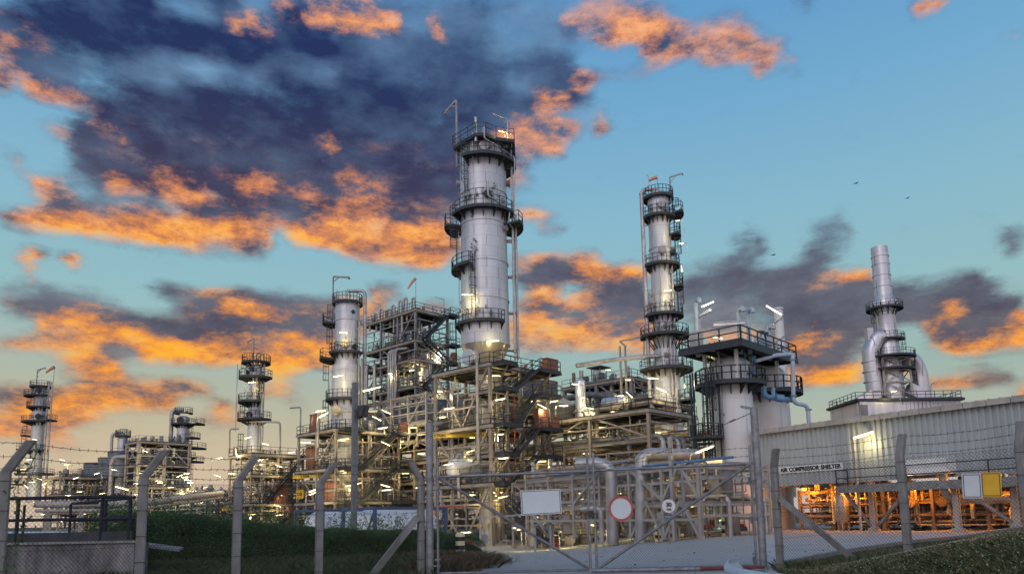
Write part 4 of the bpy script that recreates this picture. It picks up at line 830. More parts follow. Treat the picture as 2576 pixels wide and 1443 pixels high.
t7.platform(1094, -180, 180, out=.5, br=False); t7.platform(1120, 40, 110, out=1.6, br=False); t7.side_pipe(-86, 1240, 1088, .3, .8, top='over'); t7.davit(60, 1100, 1080, reach=1.4, r=.08, side=-90); t7.fittings(8, 1100, 1085, -80, 80, seed=83)
s7 = Frame('process_structure', 'open far steel tower with a silver bent pipe, left background', 'steel structure', P(346, 1200, 138).xy, 6., 9.5, [15.6, 11.2, 7., 3.], 1, 2, post=.5, pm='pale_steel', decks=(0, 1, 2), rails='LRr', brace=[('L', 0, 1, 0, 'x'), ('R', 0, 2, 1, '/'), ('R', 1, 1, 0, '\\')])
s7.runs(0, 5, 'R', (.15, .35), seed=91); s7.runs(1, 5, 'R', (.15, .35), seed=92); s7.runs(2, 6, 'R', (.12, .35), seed=93); s7.gear(0, 14, 94); s7.gear(1, 8, 95); s7.gear(2, 8, 96); s7.risers(12, -1, 1, (.1, .3), seed=97)
pipe(s7.root, [s7.pt(6.5, .5, H(13.2)), s7.pt(9.5, -1.5, H(13.2)), s7.pt(9.5, -1.5, H(3.6)), s7.pt(10.5, -3., H(2.8)), s7.pt(10.5, -3., H(-2))], .45, 'pipe_metal', n=10)
r5 = Frame('pipe_rack', 'long low pipe rack in the left background below the far columns', 'pipe rack', P(520, 1250, 128).xy, 62, 8, [5.2, 3.0, .9], 10, 1, post=.34, pm='grey_steel', beam=.4)
r5.runs(0, 7, 'L', (.12, .35), seed=101); r5.runs(1, 7, 'L', (.12, .4), seed=102); r5.runs(2, 7, 'L', (.12, .35), seed=103); r5.gear(0, 40, 104); r5.risers(24, -1, 0, (.08, .2), seed=105)
r6 = Frame('pipe_rack', 'taller pipe rack with vents behind the low rack, left background', 'pipe rack', P(300, 1230, 150).xy, 34, 9, [11.8, 8.2, 4.6, 1.5], 5, 1, post=.36, pm='grey_steel', beam=.45, decks=(0,), rails='LR', brace=[('L', 1, 2, 1, '/'), ('L', 3, 2, 1, '\\')])
r6.runs(0, 6, 'L', (.15, .4), seed=111); r6.runs(1, 6, 'L', (.15, .35), seed=112); r6.runs(2, 6, 'L', (.12, .35), seed=113); r6.gear(0, 26, 114); r6.gear(1, 20, 115); r6.risers(20, -1, 0, (.08, .2), seed=116)
r7 = Frame('process_structure', 'narrow steel bay with stacked dark decks beside the leftmost column', 'steel structure', P(150, 1235, 142).xy, 9, 8, [9.4, 6.0, 2.6], 2, 1, post=.34, pm='pale_steel', decks=(0, 1, 2), rails='LR')
r7.runs(1, 6, 'L', (.1, .3), seed=121); r7.gear(0, 8, 122); r7.gear(1, 8, 123); r7.risers(14, -1, 0, seed=124)
def fan_ring(name, label, c, r, h, m='fan_metal', group=None, zb=None):
    root = thing(name, label, 'cooling fan', (c[0], c[1], c[2]), group); mb = MB(); k = 7
    prof = []
    for i in range(k): prof += [(r, h*i/k), (r+.06, h*(i+.3)/k), (r, h*(i+.6)/k)]
    prof += [(r+.1, h), (r+.1, h+.08), (r-.05, h+.08)]
    mb.lathe(prof, 28, c, smooth=False); part(mb, 'fan_ring', m, root); mb = MB()
    for q in range(3): a = math.pi*q/3; d = V((math.cos(a), math.sin(a), 0)); mb.bar(V(c)+DZ*(h+.1)-d*r, V(c)+DZ*(h+.1)+d*r, .1)
    part(mb, 'guard', 'grey_steel', root)
for k, (u, v0, Y, r, h, w) in enumerate(((245, 1205, 150, 2.6, 3.2, 'leftmost ribbed fan casing on the far racks'), (281, 1205, 148, 2.6, 4.2, 'ribbed fan casing between the far racks and the small column'), (308, 1200, 146, 2.8, 5, 'ribbed fan casing right of the small far column'), (385, 1190, 160, 2.8, 4, 'ribbed fan casing behind the far steel tower'))):
    p = P(u, v0, Y); fan_ring('fan_casing', w, (p.x, p.y, p.z), r, h)

# ------------------------------------------------------------------ central pipe rack with the air coolers on top
Nn = P(1640, 1250, 72); r3 = Frame('pipe_rack', 'long multi-level pipe rack running behind the stair frames', 'pipe rack', (Nn.x, Nn.y), 58, 9, [10.4, 7.6, 5.0, 2.6], 8, 1, post=.3, pm='beige_steel', beam=.34, decks=(0,), rails='LR', brace=[('L', i, 1, 0, '/\\'[i % 2]) for i in range(8)]+[('L', i, 3, 2, '\\/'[i % 2]) for i in (0, 2, 3, 5, 6)])
for k in range(1, 4): r3.runs(k, 9, 'L', (.1, .34), seed=130+k)
r3.runs(0, 5, 'L', (.12, .3), seed=137); r3.runs(1, 10, 'R', (.08, .2), seed=135, b=(0, 58)); r3.risers(26, -1, 0, (.07, .2), seed=136)
r4 = Frame('pipe_rack', 'inner pipe rack seen through the posts of the long rack', 'pipe rack', (Nn.x+DR.x*11-DL.x*2, Nn.y+DR.y*11-DL.y*2), 62, 7, [8.6, 5.6, 2.2], 9, 1, post=.28, pm='grey_steel', beam=.34)
for k in range(3): r4.runs(k, 8, 'L', (.1, .4), seed=140+k)
r4.risers(30, -1, 0, (.07, .2), seed=144); r4.gear(-1, 40, 145)
ZC = H(11.4)
for i, w in enumerate(('first', 'second', 'third', 'fourth', 'fifth', 'sixth', 'seventh')):
    a = 15.0+i*6.3; root = thing('air_cooler', 'louvred air cooler with sloping hood on the long rack, %s from the right' % w, 'air cooler', r3.pt(a+3, 4.5, ZC), 'air coolers along the rack')
    mb = MB(); mb.obox(r3.pt(a+3, 4.5, ZC+.9), DL*3, DR*4.3, DZ*.9)
    for q in range(5): mb.obox(r3.pt(a+3, .12, ZC+.25+q*.32), DL*2.95, DR*.06, DZ*.05)
    part(mb, 'tube_bundle', 'cooler_panel', root); mb = MB()
    lo = [r3.pt(a+.05, .3, ZC+1.85), r3.pt(a+5.95, .3, ZC+1.85), r3.pt(a+5.95, 8.7, ZC+1.85), r3.pt(a+.05, 8.7, ZC+1.85)]; hi = [r3.pt(a+1.2, 2.4, ZC+2.9), r3.pt(a+4.8, 2.4, ZC+2.9), r3.pt(a+4.8, 6.6, ZC+2.9), r3.pt(a+1.2, 6.6, ZC+2.9)]
    mb.add(lo+hi, [(3, 2, 1, 0), (4, 5, 6, 7)]+[(j, (j+1) % 4, 4+(j+1) % 4, 4+j) for j in range(4)]); part(mb, 'hood', 'cooler_panel' if i > 0 else 'pale_steel', root)
    mb = MB(); r = 2.1; c = r3.pt(a+3, 4.5, ZC+2.8); prof = []
    for q in range(6): prof += [(r, .3*q), (r+.07, .3*q+.12), (r, .3*q+.2)]
    mb.lathe(prof+[(r+.12, 1.85), (r-.05, 1.9)], 26, c, smooth=False); part(mb, 'fan_ring', 'fan_metal', root)
    part(rail_mb([r3.pt(a+.02, -.6, ZC+.1), r3.pt(a+6.2, -.6, ZC+.1)]), 'railing', 'dark_steel', root); mb = MB(); mb.obox(r3.pt(a+3.1, -.3, ZC), DL*3.1, DR*.5, DZ*.08); part(mb, 'walkway', 'grate', root)

# ------------------------------------------------------------------ tall frame behind, left of the tallest column
s4 = Frame('process_structure', 'tall open grey steel tower with zigzag stairs behind the air coolers', 'steel structure', P(1046, 1250, 105).xy, 12.5, 6.2, [30.6, 26.0, 23.2, 19.2, 14.5], 3, 1, post=.32, pm='grey_steel', decks=(0, 1, 2, 3), rails='LRlr', brace=[('L', 0, 1, 0, '\\'), ('L', 1, 2, 1, '/'), ('L', 2, 3, 2, '\\'), ('R', 0, 1, 0, '/'), ('R', 0, 2, 1, '\\'), ('R', 0, 3, 2, '/'), ('R', 0, 4, 3, '\\')], beam=.3)
for k, (z0, z1) in enumerate(((26.0, 30.6), (23.2, 26.), (19.2, 23.2), (14.5, 19.2))):
    a, b = (.8, 5.4) if k % 2 == 0 else (5.4, .8); stair(s4.root, s4.pt(-.6, a, H(z0)), s4.pt(-.6, b, H(z1)), .95, -DL)
for h in (30.6, 26, 23.2, 19.2): s4.deck(0, -1.7, -.3, 5.4, 7.2, rails='Rlr', over=.05, z=H(h), name='landing')
s4.gear(0, 22, 151); s4.gear(1, 20, 152); s4.gear(2, 16, 153); s4.gear(3, 12, 154); s4.runs(1, 5, 'L', (.1, .28), seed=155); s4.runs(2, 5, 'L', (.1, .25), seed=156); s4.runs(3, 5, 'L', (.1, .3), seed=157); s4.runs(0, 6, 'R', (.08, .2), seed=158); s4.risers(14, 4, 1, (.08, .2), seed=159)
for i in range(4): pipe(s4.root, [s4.pt(4.1+i*.55, -.5, H(13.5)), s4.pt(4.1+i*.55, -.5, H(25.2)), s4.pt(2.2+i*.3, .3, H(25.2))], .2, 'pipe_metal', n=10)
for a in (9.2, 11.2): pipe(s4.root, [s4.pt(a, -.6, H(12)), s4.pt(a, -.6, H(23.8)), s4.pt(a+1, 1, H(23.8))], .24, 'pipe_metal', n=10)
for a, z0 in ((7.5, 24.), (1.6, 17.)):
    mb = MB(); mb.lathe([(1.15, 0), (1.15, 6.), (.9, 6.5), (.3, 6.8)], 20, s4.pt(a, 3.4, H(z0))); part(mb, 'vessel', 'aluminium_plain', s4.root)
mb = MB(); mb.obox(s4.pt(-1.0, 6.6, H(24.1)), DL*.3, DR*.4, DZ*.8); part(mb, 'panel', 'orange_panel', s4.root)
for a, b, hh in ((10.8, .4, 1.6), (9.2, .4, 1.9), (7.8, .8, 1.7), (6.2, .4, 1.9), (4.6, .5, 2.3), (3.2, .4, 2.4), (1.6, .6, 2.1)):
    pipe(s4.root, [s4.pt(a, b, H(30.6)), s4.pt(a, b, H(30.6)+hh), s4.pt(a-.7, b, H(30.6)+hh), s4.pt(a-.7, b, H(30.6)-1.2)], .17, 'pale_steel')
windsock(s4.root, P(1046, 698, 106), 4.3, V((-.8, 0, -1)), 1.9, 1.2)
for a, b, L in ((8.6, 0, 2.6), (.3, 5.8, 2.8), (6.2, 5, 3.0)): pipe(s4.root, [s4.pt(a, b, H(30.6)), s4.pt(a, b, H(30.6)+L), s4.pt(a+1.4, b-.6, H(30.6)+L+.5)], .05, 'grey_steel')
# frame and vessels between the tallest and the right-hand column
s5 = Frame('process_structure', 'grey steel frame with a canopy roof left of the right-hand column', 'steel structure', P(1600, 1250, 92).xy, 11, 8, [17.4, 13.2], 2, 1, post=.4, pm='grey_steel', decks=(0,), rails='LR', brace=[('L', 0, 1, 0, '/'), ('R', 0, 1, 0, '\\')], beam=.4)
s5.gear(0, 16, 161); s5.runs(0, 5, 'L', (.12, .3), seed=162); s5.runs(1, 5, 'L', (.12, .3), seed=163); s5.risers(14, 1, 0, (.08, .22), seed=164); s5.gear(1, 8, 165)
pipe(s5.root, [s5.pt(14, -1, H(15.8)), s5.pt(9, -1, H(15.8)), s5.pt(5, -2, H(15.6)), s5.pt(0, -1, H(14.6)), s5.pt(-3, 2, H(14.8))], .42, 'pipe_dark', n=12)
mb = MB(); c = s5.pt(6.5, 2, H(17.4)); 
for i in (-1, 1):
    for j in (-1, 1): mb.bar(c+DL*i*.7+DR*j*.7, c+DL*i*.7+DR*j*.7+DZ*2.4, .1)
mb.obox(c+DZ*2.5, DL*1.2, DR*1.2, DZ*.06); mb.obox(c+DZ*1.0, DL*.5, DR*.4, DZ*.8); part(mb, 'canopy', 'pipe_dark', s5.root)
v3 = Column('vessel', 'small pale vessel among posts left of the right-hand column', 'vessel', 1462, 1060, 83, [(1075, 17), (1015, 13), (960, 13)], 'aluminium_plain', dome=.5)
for (u0, v0, u1, v1, rr, w) in ((1483, 968, 1483, 1100, .3, 'left of the pair of silver risers behind the rack'), (1500, 966, 1500, 1100, .3, 'right of the pair of silver risers behind the rack')):
    o = pipe(None, [P(u1, v1, 82), P(u0, v0+82, 82), P(u0-14, v0+68, 82.5), P(u0-34, v0+66, 83)], rr, 'pipe_metal', 'elbow_pipe', 12); tag(o, 'silver elbow pipe, '+w, 'pipe')

r8 = Frame('pipe_rack', 'pipe rack filling the gap between the two left stair frames', 'pipe rack', P(770, 1250, 112).xy, 30, 8, [5.6, 3.2, 1.], 5, 1, post=.34, pm='beige_steel', beam=.4)
for k in range(3): r8.runs(k, 7, 'L', (.1, .3), seed=180+k)
r8.gear(0, 22, 184); r8.risers(20, -1, 0, seed=185)
for f, n, z0, z1 in ((s1, 190, 1, 13), (s3, 300, -1.5, 10), (s0, 220, -1.5, 9), (s2, 230, -2, 11.5), (r3, 900, -2, 10), (r4, 500, -2, 9), (s4, 260, 13, 30), (s5, 220, 8, 17), (r5, 260, -1, 5.6), (r6, 200, 0, 12), (s7, 110, 0, 15), (r7, 110, -1, 9), (r8, 160, -1, 6)): f.thicket(n, z0, z1, seed=f.nL, r=(.03, .09) if f not in (r5, r6, s7, r7) else (.05, .14))

r10 = Frame('wind_frame', 'light braced post frame standing in front of the left air coolers', 'steel structure', r3.pt(31, -2.4, 0).xy, 18, 1.4, [16., 12.3], 5, 1, zb=H(9.4), post=.24, pm='pale_steel', beam=.24, brace=[('L', 0, 1, 0, '\\'), ('L', 2, 1, 0, '/'), ('L', 3, -1, 1, '^'), ('L', 1, -1, 1, '/')])
r10.runs(1, 3, 'L', (.08, .16), seed=401)
# ------------------------------------------------------------------ the pair of plain tanks at right
tk = []; RR = .042
for (u, Y, vb, hw, vt, w) in ((1851, 56, 1352, 52, 905, 'front tall pale plain tank with a dark balcony, right of centre'), (1939, 60.5, 1345, 49, 925, 'rear tall pale plain tank, half hidden behind the front one')):
    c = Column('storage_tank', w, 'tank', u, 1200, Y, [(vb, hw+4), (vb-14, hw+3), (1180, hw), (vt+18, hw)], 'tank_paint', dome=.5, n=48); tk.append(c)
ta, tb = tk
z = H(9.8); va = proj((ta.X, ta.Y, z))[1]
ta.platform(va, -118, 60, out=1.05, step=1.25, z=z); tb.platform(va, -60, 95, out=1.3, z=z)
ta.manhole(62, 930, .3, 'grey_steel'); tb.manhole(-20, 955, .35, 'grey_steel'); ta.manhole(-10, 1330, .35, 'dark_steel', .5); ta.fittings(5, 950, 880, 20, 70, 'blue_paint', 171)
ta.ladder(-58, 1205, 955, off=.75); ta.ladder(-50, 950, 860, off=.5, cage=False); ta.ladder(-12, 1344, 1185, off=.35, cage=False); ta.side_pipe(-38, 1345, 870, .07, .25, 'galvanised'); ta.side_pipe(-48, 1345, 960, .06, .9, 'dark_steel', clamp=0)
ta.side_pipe(30, 1330, 1160, .05, .3, 'galvanised', clamp=2); 
pd = thing('access_platform', 'large dark railed platform bridging the tops of the two plain tanks', 'platform', (ta.X, ta.Y, H(12.2)))
class _F(Frame):
    def __init__(s, root, C, lenL, lenR): s.root, s.C, s.dl, s.dr, s.lenL, s.lenR, s.lv, s.zb = root, V((C.x, C.y, 0)), DL, DR, lenL, lenR, [H(12.4)], H(12.4)
c0 = P(1860, 850, 52); fp = _F(pd, c0, 4.6, 9.4); fp.deck(0, rails='LRlr', m='dark_steel')
mb = MB()
for a, b in ((-.2, -.2), (4.8, -.2), (-.2, 9.6), (4.8, 9.6)):
    pass
for q in (('L', 0, 4.6), ('R', 0, 9.4)):
    p0 = fp.pt(-.28, -.28, H(12.1)); p1 = fp.pt(4.88, -.28, H(12.1)) if q[0] == 'L' else fp.pt(-.28, 9.68, H(12.1)); mb.bar(p0, p1, .05, .3)
part(mb, 'edge_plate', 'dark_steel', pd)
for (a, b) in ((.9, 1.2), (3.6, 1.4), (1.4, 4.6), (.7, 7.8), (3.6, 7.0), (2.6, 9.)):
    p = fp.pt(a, b, H(12.1)); mb = MB(); mb.bar(p, p-DZ*2.3, .22, .22); part(mb, 'stool', 'tank_paint', pd)
for (a, b, hh, d) in ((3.9, 1.0, 4.4, -.9), (1.2, 2.6, 3.4, -1.0), (.7, 3.1, 3.3, -1.), (.6, 6.4, 2.6, -1.0)):
    pipe(pd, [fp.pt(a, b, H(12)), fp.pt(a, b, H(12)+hh), fp.pt(a-d*-.6, b+d*.4, H(12)+hh), fp.pt(a-d*-.6, b+d*.4, H(12)+hh-.3)], .17, 'pale_blue_paint', n=10, bend=.4)
for zz in (.7, .95, 1.2): pipe(pd, [fp.pt(.4, 3.4, H(12)), fp.pt(.4, 3.4, H(12)+zz+.2), fp.pt(.4, 9.2, H(12)+zz+.2), fp.pt(.4, 9.2, H(12)+.2)], .07, 'pale_blue_paint')
for b in (5.4, 6.1):
    mb = MB(); p = fp.pt(.8, b, H(12.4)); mb.cyl(p, p+DZ*1.7, .06, 6); mb.lathe([(.3, 0), (.33, .04), (.3, .08)], 14, p+DZ*1.7, smooth=False); mb.lathe([(.2, .7), (.2, 1.1)], 10, p); part(mb, 'valve', 'blue_paint', pd)
mb = MB(); c = fp.pt(4.1, 1.2, H(13.4)); mb.obox(c, DL*.4, DR*.35, DZ*.6); mb.bar(c-DZ*.6, c-DZ*1.0, .1); part(mb, 'cabinet', 'pale_steel', pd)
mb = MB(); mb.hbeam(fp.pt(4.0, 1.4, H(12.4)), fp.pt(4.0, 1.4, H(15.3)), .22, .22); mb.bar(fp.pt(4.0, 1.4, H(15.2)), fp.pt(2.6, .9, H(15.4)), .2); mb.hbeam(fp.pt(2.6, 1.2, H(14.3)), fp.pt(.6, 2.4, H(14.3)), .2, .3); part(mb, 'hoist_post', 'tank_paint', pd)
RR = .028
flue = Column('vent_stack', 'thin pale vent stack wound with a pipe behind the tank platform', 'vent stack', 1966, 900, 64, [(1250, 13), (900, 11.5), (775, 10.8)], 'tank_paint', bands=(), n=20)
mb = MB(); zz = [flue.z(900)+i*.12 for i in range(36)]; mb.tube([flue.at(i*25, .5, q) for i, q in enumerate(zz)], .035, 5); part(mb, 'coil', 'grey_steel', flue.root)
mb = MB(); r_ = flue.r(flue.z(776)); mb.lathe([(r_, flue.z(780)), (r_+.05, flue.z(780)), (r_+.05, flue.z(775)), (r_-.03, flue.z(775))], 20, (flue.X, flue.Y, 0)); part(mb, 'rim', 'tank_paint', flue.root)
bp = thing('pipe', 'pale blue pipe hooking out from the tank platform and down to the shelter roof', 'pipe', P(1940, 885, 55))
mb = MB(); mb.tube(fillet([P(1900, 908, 55), P(1950, 893, 55.5), P(1988, 890, 56), P(1994, 892, 56), P(1996, 1013, 56), P(2032, 1020, 57), P(2035, 1065, 57)], .5), .16, 10); part(mb, 'run', 'pale_blue_paint', bp)
mb = MB()
for q in (P(1994, 905, 56), P(1996, 995, 56), P(2034, 1030, 57)): mb.lathe([(.24, -.05), (.24, .05)], 12, q)
part(mb, 'flange', 'blue_paint', bp)
bp = thing('pipe', 'darker blue valve pipe slung under the balcony between the two tanks', 'pipe', P(1920, 990, 56))
mb = MB(); mb.tube(fillet([P(1922, 972, 56), P(1922, 996, 56), P(1945, 1000, 56), P(1996, 1006, 56.4)], .5), .2, 10); mb.tube([P(1945, 975, 56.2), P(1945, 1000, 56)], .16, 8); mb.cyl(P(1952, 1000, 55.6), P(1970, 1002, 55.6), .3, 10); part(mb, 'run', 'blue_paint', bp)
bp = thing('pipe', 'thin blue pipe with valves standing beside the foot of the front tank', 'pipe', P(1812, 1340, 53))
mb = MB(); mb.tube(fillet([P(1796, 1290, 53), P(1796, 1193, 53), P(1835, 1190, 53)], .3), .07, 8); mb.tube(fillet([P(1808, 1338, 53), P(1812, 1338, 53), P(1812, 1250, 53), P(1796, 1262, 53), P(1796, 1200, 53)], .3), .12, 8); part(mb, 'run', 'blue_paint', bp)
mb = MB(); mb.cyl(P(1795, 1336, 52.8), P(1818, 1334, 52.8), .22, 10); mb.lathe([(.34, -.04), (.34, .04)], 14, P(1806, 1328, 52.5)); mb.cyl(P(1806, 1345, 52.8), P(1806, 1320, 52.8), .12, 8); part(mb, 'valve', 'blue_paint', bp)
sg = thing('cage_ladder_tower', 'dark caged ladder with a landing left of the front tank', 'ladder', P(1780, 1210, 55)); lt = _F(sg, P(1800, 1200, 53.5), 1.6, 1.6)
cl = Column.__new__(Column); q = P(1779, 1100, 54.5); cl.X, cl.Y, cl.pr, cl.root = q.x, q.y, [(.3, -5), (.3, 30)], sg
cl.ladder(0, 1215, 930, off=.1); cl.ladder(10, 1060, 935, off=.5); cl.ladder(-60, 1205, 1050, off=.3)
mb = MB()
for a in (-70, 70, 160, 250): mb.bar(cl.at(a, 1.0, H(-1.5)), cl.at(a, 1.0, H(10.5)), .1)
part(mb, 'frame', 'dark_steel', sg)
for h in (1.6, 5.6): mb = MB(); mb.sector((cl.X, cl.Y, 0), .05, 1.25, -180, 180, H(h)-.1, H(h)); d = part(mb, 'landing', 'grate', sg); part(rail_mb([cl.at(a, 1.2, H(h)) for a in range(-150, 151, 30)], 1.0), 'railing', 'dark_steel', d)
pipe(sg, [P(1735, 1243, 53), P(1775, 1245, 53), P(1800, 1255, 53), P(1828, 1256, 53)], .28, 'black_paint', n=10)

# ------------------------------------------------------------------ far stack and its furnace
st = Column('chimney_stack', 'tall bare metal chimney tapering above the shelter roof at far right', 'chimney', 2242, 970, 125,
    [(1040, 30), (900, 29), (893, 27), (846, 26.5), (838, 25), (786, 22.5), (778, 28), (760, 29), (748, 21.5), (745, 21), (700, 20.5), (623, 19.5)], 'stack_metal', bands=(786, 830, 745, 716, 688, 660, 640), n=36)
st.platform(765, -180, 180, out=1.0, br=False, step=1.8); st.platform(846, -120, 70, out=.9, br=False); st.platform(888, -100, 110, out=2.2, br=False); st.platform(920, -130, 90, out=1.9, br=False)
for a in range(-160, 180, 30): mb = MB(); mb.bar(st.at(a, 2.6, st.z(767)), st.at(a, 1.6, st.z(795)), .14); part(mb, 'strut', 'dark_steel', st.root)
st.ladder(-70, 845, 770, off=.5); st.ladder(35, 890, 838, off=.5); st.ladder(75, 1000, 892, off=1.4)
mb = MB()
for zz0, zz1 in ((1000, 965), (965, 935), (935, 905)):
    za, zb_ = st.z(zz0), st.z(zz1); rr = 2.35
    for a in (-45, 45, 135): 
        mb.bar(st.at(a, rr*1.4, za), st.at(a, rr*1.35, zb_), .3); mb.bar(st.at(a, rr*1.4, za), st.at(a+90, rr*1.35, zb_), .14); mb.bar(st.at(a+90, rr*1.4, za), st.at(a, rr*1.35, zb_), .14); mb.bar(st.at(a, rr*1.38, zb_), st.at(a+90, rr*1.38, zb_), .2)
part(mb, 'lattice', 'pale_steel', st.root)
mb = MB()
for a, v0, v1 in ((-50, 920, 888), (50, 920, 888), (-110, 920, 888), (110, 920, 888)): mb.bar(st.at(a, 4, st.z(v0)), st.at(a, 4, st.z(v1)), .2)
part(mb, 'post', 'dark_steel', st.root)
d1 = thing('duct', 'fat silver duct rising left of the far chimney', 'duct', P(2192, 985, 124)); mb = MB(); mb.tube(fillet([P(2200, 985, 124), P(2188, 880, 124), P(2205, 848, 124), P(2222, 846, 124)], 3.), 1.35, 20)
for v_ in (960, 935, 910): mb.lathe([(1.42, -.1), (1.42, .1)], 20, P(2197-(985-v_)*.11, v_, 124), smooth=False)
part(mb, 'tube', 'stack_metal', d1); mb = MB(); mb.obox(P(2186, 845, 124), (.5, 0, 0), (0, .6, 0), (0, 0, 1.3)); part(mb, 'damper', 'stack_metal', d1)
d1 = thing('duct', 'curved silver duct leaning right of the far chimney', 'duct', P(2305, 985, 125)); mb = MB(); mb.tube(fillet([P(2270, 905, 124), P(2295, 903, 124.5), P(2312, 935, 125), P(2318, 985, 125)], 2.6, 6), 1.35, 20); part(mb, 'tube', 'stack_metal', d1)
fu = thing('furnace', 'boxy furnace roof with a dark railed deck under the far chimney', 'furnace', P(2245, 1060, 122)); a0, a1 = P(2128, 1040, 118), P(2376, 1010, 122)
mb = MB(); zt = st.z(1018); ctr = V((st.X, st.Y, 0)); fl, fr = V((-.94, .34, 0)), V((.34, .94, 0))
mb.obox(ctr+DZ*(zt-4), V((1, .06, 0))*8.6, V((-.06, 1, 0))*5, DZ*4); part(mb, 'casing', 'stack_metal', fu)
pts = [ctr+V((sx*8.7, sy*5.1, zt+.1)) for sx, sy in ((-1, -1), (1, -1), (1, 1), (-1, 1))]; mb = MB()
for i in range(4): mb.bar(pts[i], pts[(i+1) % 4], 1.2, .4)
dk = part(mb, 'deck', 'dark_steel', fu); part(rail_mb([p+DZ*.2 for p in pts], 1.2, closed=True, r=.045), 'railing', 'dark_steel', dk)
mb = MB()
for i in range(26): mb.obox(ctr+V((-8.5+i*.68, -5.04, zt-1.2)), (.05, 0, 0), (0, .08, 0), (0, 0, .9))
part(mb, 'rib', 'stack_metal', fu)
for sx in (-1, 1):
    mb = MB(); mb.bar(ctr+V((sx*2.2, -1, zt+2.6)), ctr+V((sx*6.4, -1, zt+.2)), 1.9, 1.9); part(mb, 'breeching', 'stack_metal', fu)
for i in range(5): mb = MB(); mb.obox(ctr+V((9.6+i*.9, 0, zt-.6-i*.15)), (.4, 0, 0), (0, 2, 0), (0, 0, .7)); part(mb, 'box', 'pale_steel', fu)
lp = thing('lamp_post', 'thin unlit lamp post beside the furnace roof at far right', 'lamp post', P(2318, 985, 120)); mb = MB(); mb.tube(fillet([P(2342, 1010, 120), P(2342, 965, 120), P(2352, 962, 120)], .4), .07, 6); part(mb, 'pole', 'grey_steel', lp)

# ------------------------------------------------------------------ compressor shelter
SL, SN = V((.545, -.839, 0)), V((.839, .545, 0)); A0 = P(1917, 1200, 54); A0 = V((A0.x, A0.y, 0)); SLEN = 25
def sp_(t, n, z): return A0+SL*t+SN*n+DZ*z
sh = thing('compressor_shelter', 'long grey corrugated shelter with an orange lit interior, right side', 'shelter', sp_(0, 0, gz(A0.x, A0.y)))
zr, zc = H(5.75), H(1.88)
mb = MB(); pts = []; k = 0; t = 0.
while t < SLEN:
    pts += [(t, 0), (t+.14, 0), (t+.19, -.1), (t+.31, -.1), (t+.36, 0)]; t += .36
vs = [tuple(sp_(a, b, zc)) for a, b in pts]+[tuple(sp_(a, b, zr)) for a, b in pts]; n = len(pts)
mb.add(vs, [(i, i+1, n+i+1, n+i) for i in range(n-1)]); part(mb, 'front_wall', 'corrugated', sh)
mb = MB(); pts = []; t = 0.
while t < 14: pts += [(t, 0), (t+.14, 0), (t+.19, -.1), (t+.31, -.1), (t+.36, 0)]; t += .36
vs = [tuple(sp_(b, a, zc)) for a, b in pts]+[tuple(sp_(b, a, zr)) for a, b in pts]; n = len(pts); mb.add(vs, [(i, i+1, n+i+1, n+i) for i in range(n-1)]); part(mb, 'end_wall', 'corrugated', sh)
mb = MB()
rid = [(-.35, zr+.08), (7, zr+1.0), (14.3, zr+.08)]
for (n0, z0), (n1, z1) in zip(rid, rid[1:]): mb.add([sp_(-.4, n0, z0), sp_(SLEN, n0, z0), sp_(SLEN, n1, z1), sp_(-.4, n1, z1), sp_(-.4, n0, z0+.12), sp_(SLEN, n0, z0+.12), sp_(SLEN, n1, z1+.12), sp_(-.4, n1, z1+.12)], [(3, 2, 1, 0), (4, 5, 6, 7), (0, 1, 5, 4), (1, 2, 6, 5), (2, 3, 7, 6), (3, 0, 4, 7)])
rf = part(mb, 'roof', 'corrugated', sh); mb = MB()
t = -.4
while t < SLEN: mb.obox(sp_(t+.61, -.4, zr+.12), SL*.6, SN*.03, DZ*.17); mb.cyl(sp_(t+.05, -.3, zr+.3), sp_(t+.05, 3, zr+.45), .05, 6); mb.cyl(sp_(t+.65, -.3, zr+.3), sp_(t+.65, 3, zr+.45), .05, 6); t += 1.24
part(mb, 'gutter', 'pale_steel', rf)
for (t, n, w) in ((.3, .4, .2), (7.0, 6, .26), (8.2, .2, .34), (13.7, -.6, .3), (16.4, .2, .36), (21, .2, .34), (.3, 12, .3), (8.2, 13, .3), (16.4, 13, .3), (3.6, 3, .24), (11.5, 8, .26)):
    p = sp_(t, n, 0); p.z = gz(p.x, p.y); mb = MB(); mb.hbeam(p, V((p.x, p.y, zc+.3 if n > 0 else H(1.3))), w, w, .05, up=SN); mb.obox(p+DZ*.12, SL*w*.8, SN*w*.8, DZ*.14); part(mb, 'post', 'pale_steel' if n < 1 else 'pipe_brown', sh)
wk = MB(); zw = H(1.45); wk.obox(sp_(16, -.75, zw), SL*9.2, SN*.65, DZ*.05); wk.bar(sp_(6.8, -1.38, zw-.12), sp_(SLEN, -1.38, zw-.12), .06, .32); wk.bar(sp_(6.8, -1.4, zw+.12), sp_(SLEN, -1.4, zw+.12), .04, .16)
for i in range(12): wk.obox(sp_(7+i*1.5, -.75, zw-.16), SL*.05, SN*.62, DZ*.1)
wk = part(wk, 'walkway', 'galvanised', sh); part(rail_mb([sp_(6.85, -.15, zw), sp_(6.85, -1.38, zw), sp_(SLEN, -1.38, zw)], 1.2, step=4.3, r=.034), 'railing', 'dark_steel', wk)
for t0, t1, s_ in ((7.1, 8.1, 1), (11.2, 8.5, -1), (14.2, 16.2, 1), (20.2, 16.7, -1)):
    p = sp_(t1, .1, 0); p.z = gz(p.x, p.y)+.35; mb = MB(); mb.hbeam(sp_(t0, -1.0, zw-.25), p, .17, .17, .03, up=SN); part(mb, 'brace', 'grey_steel', sh)
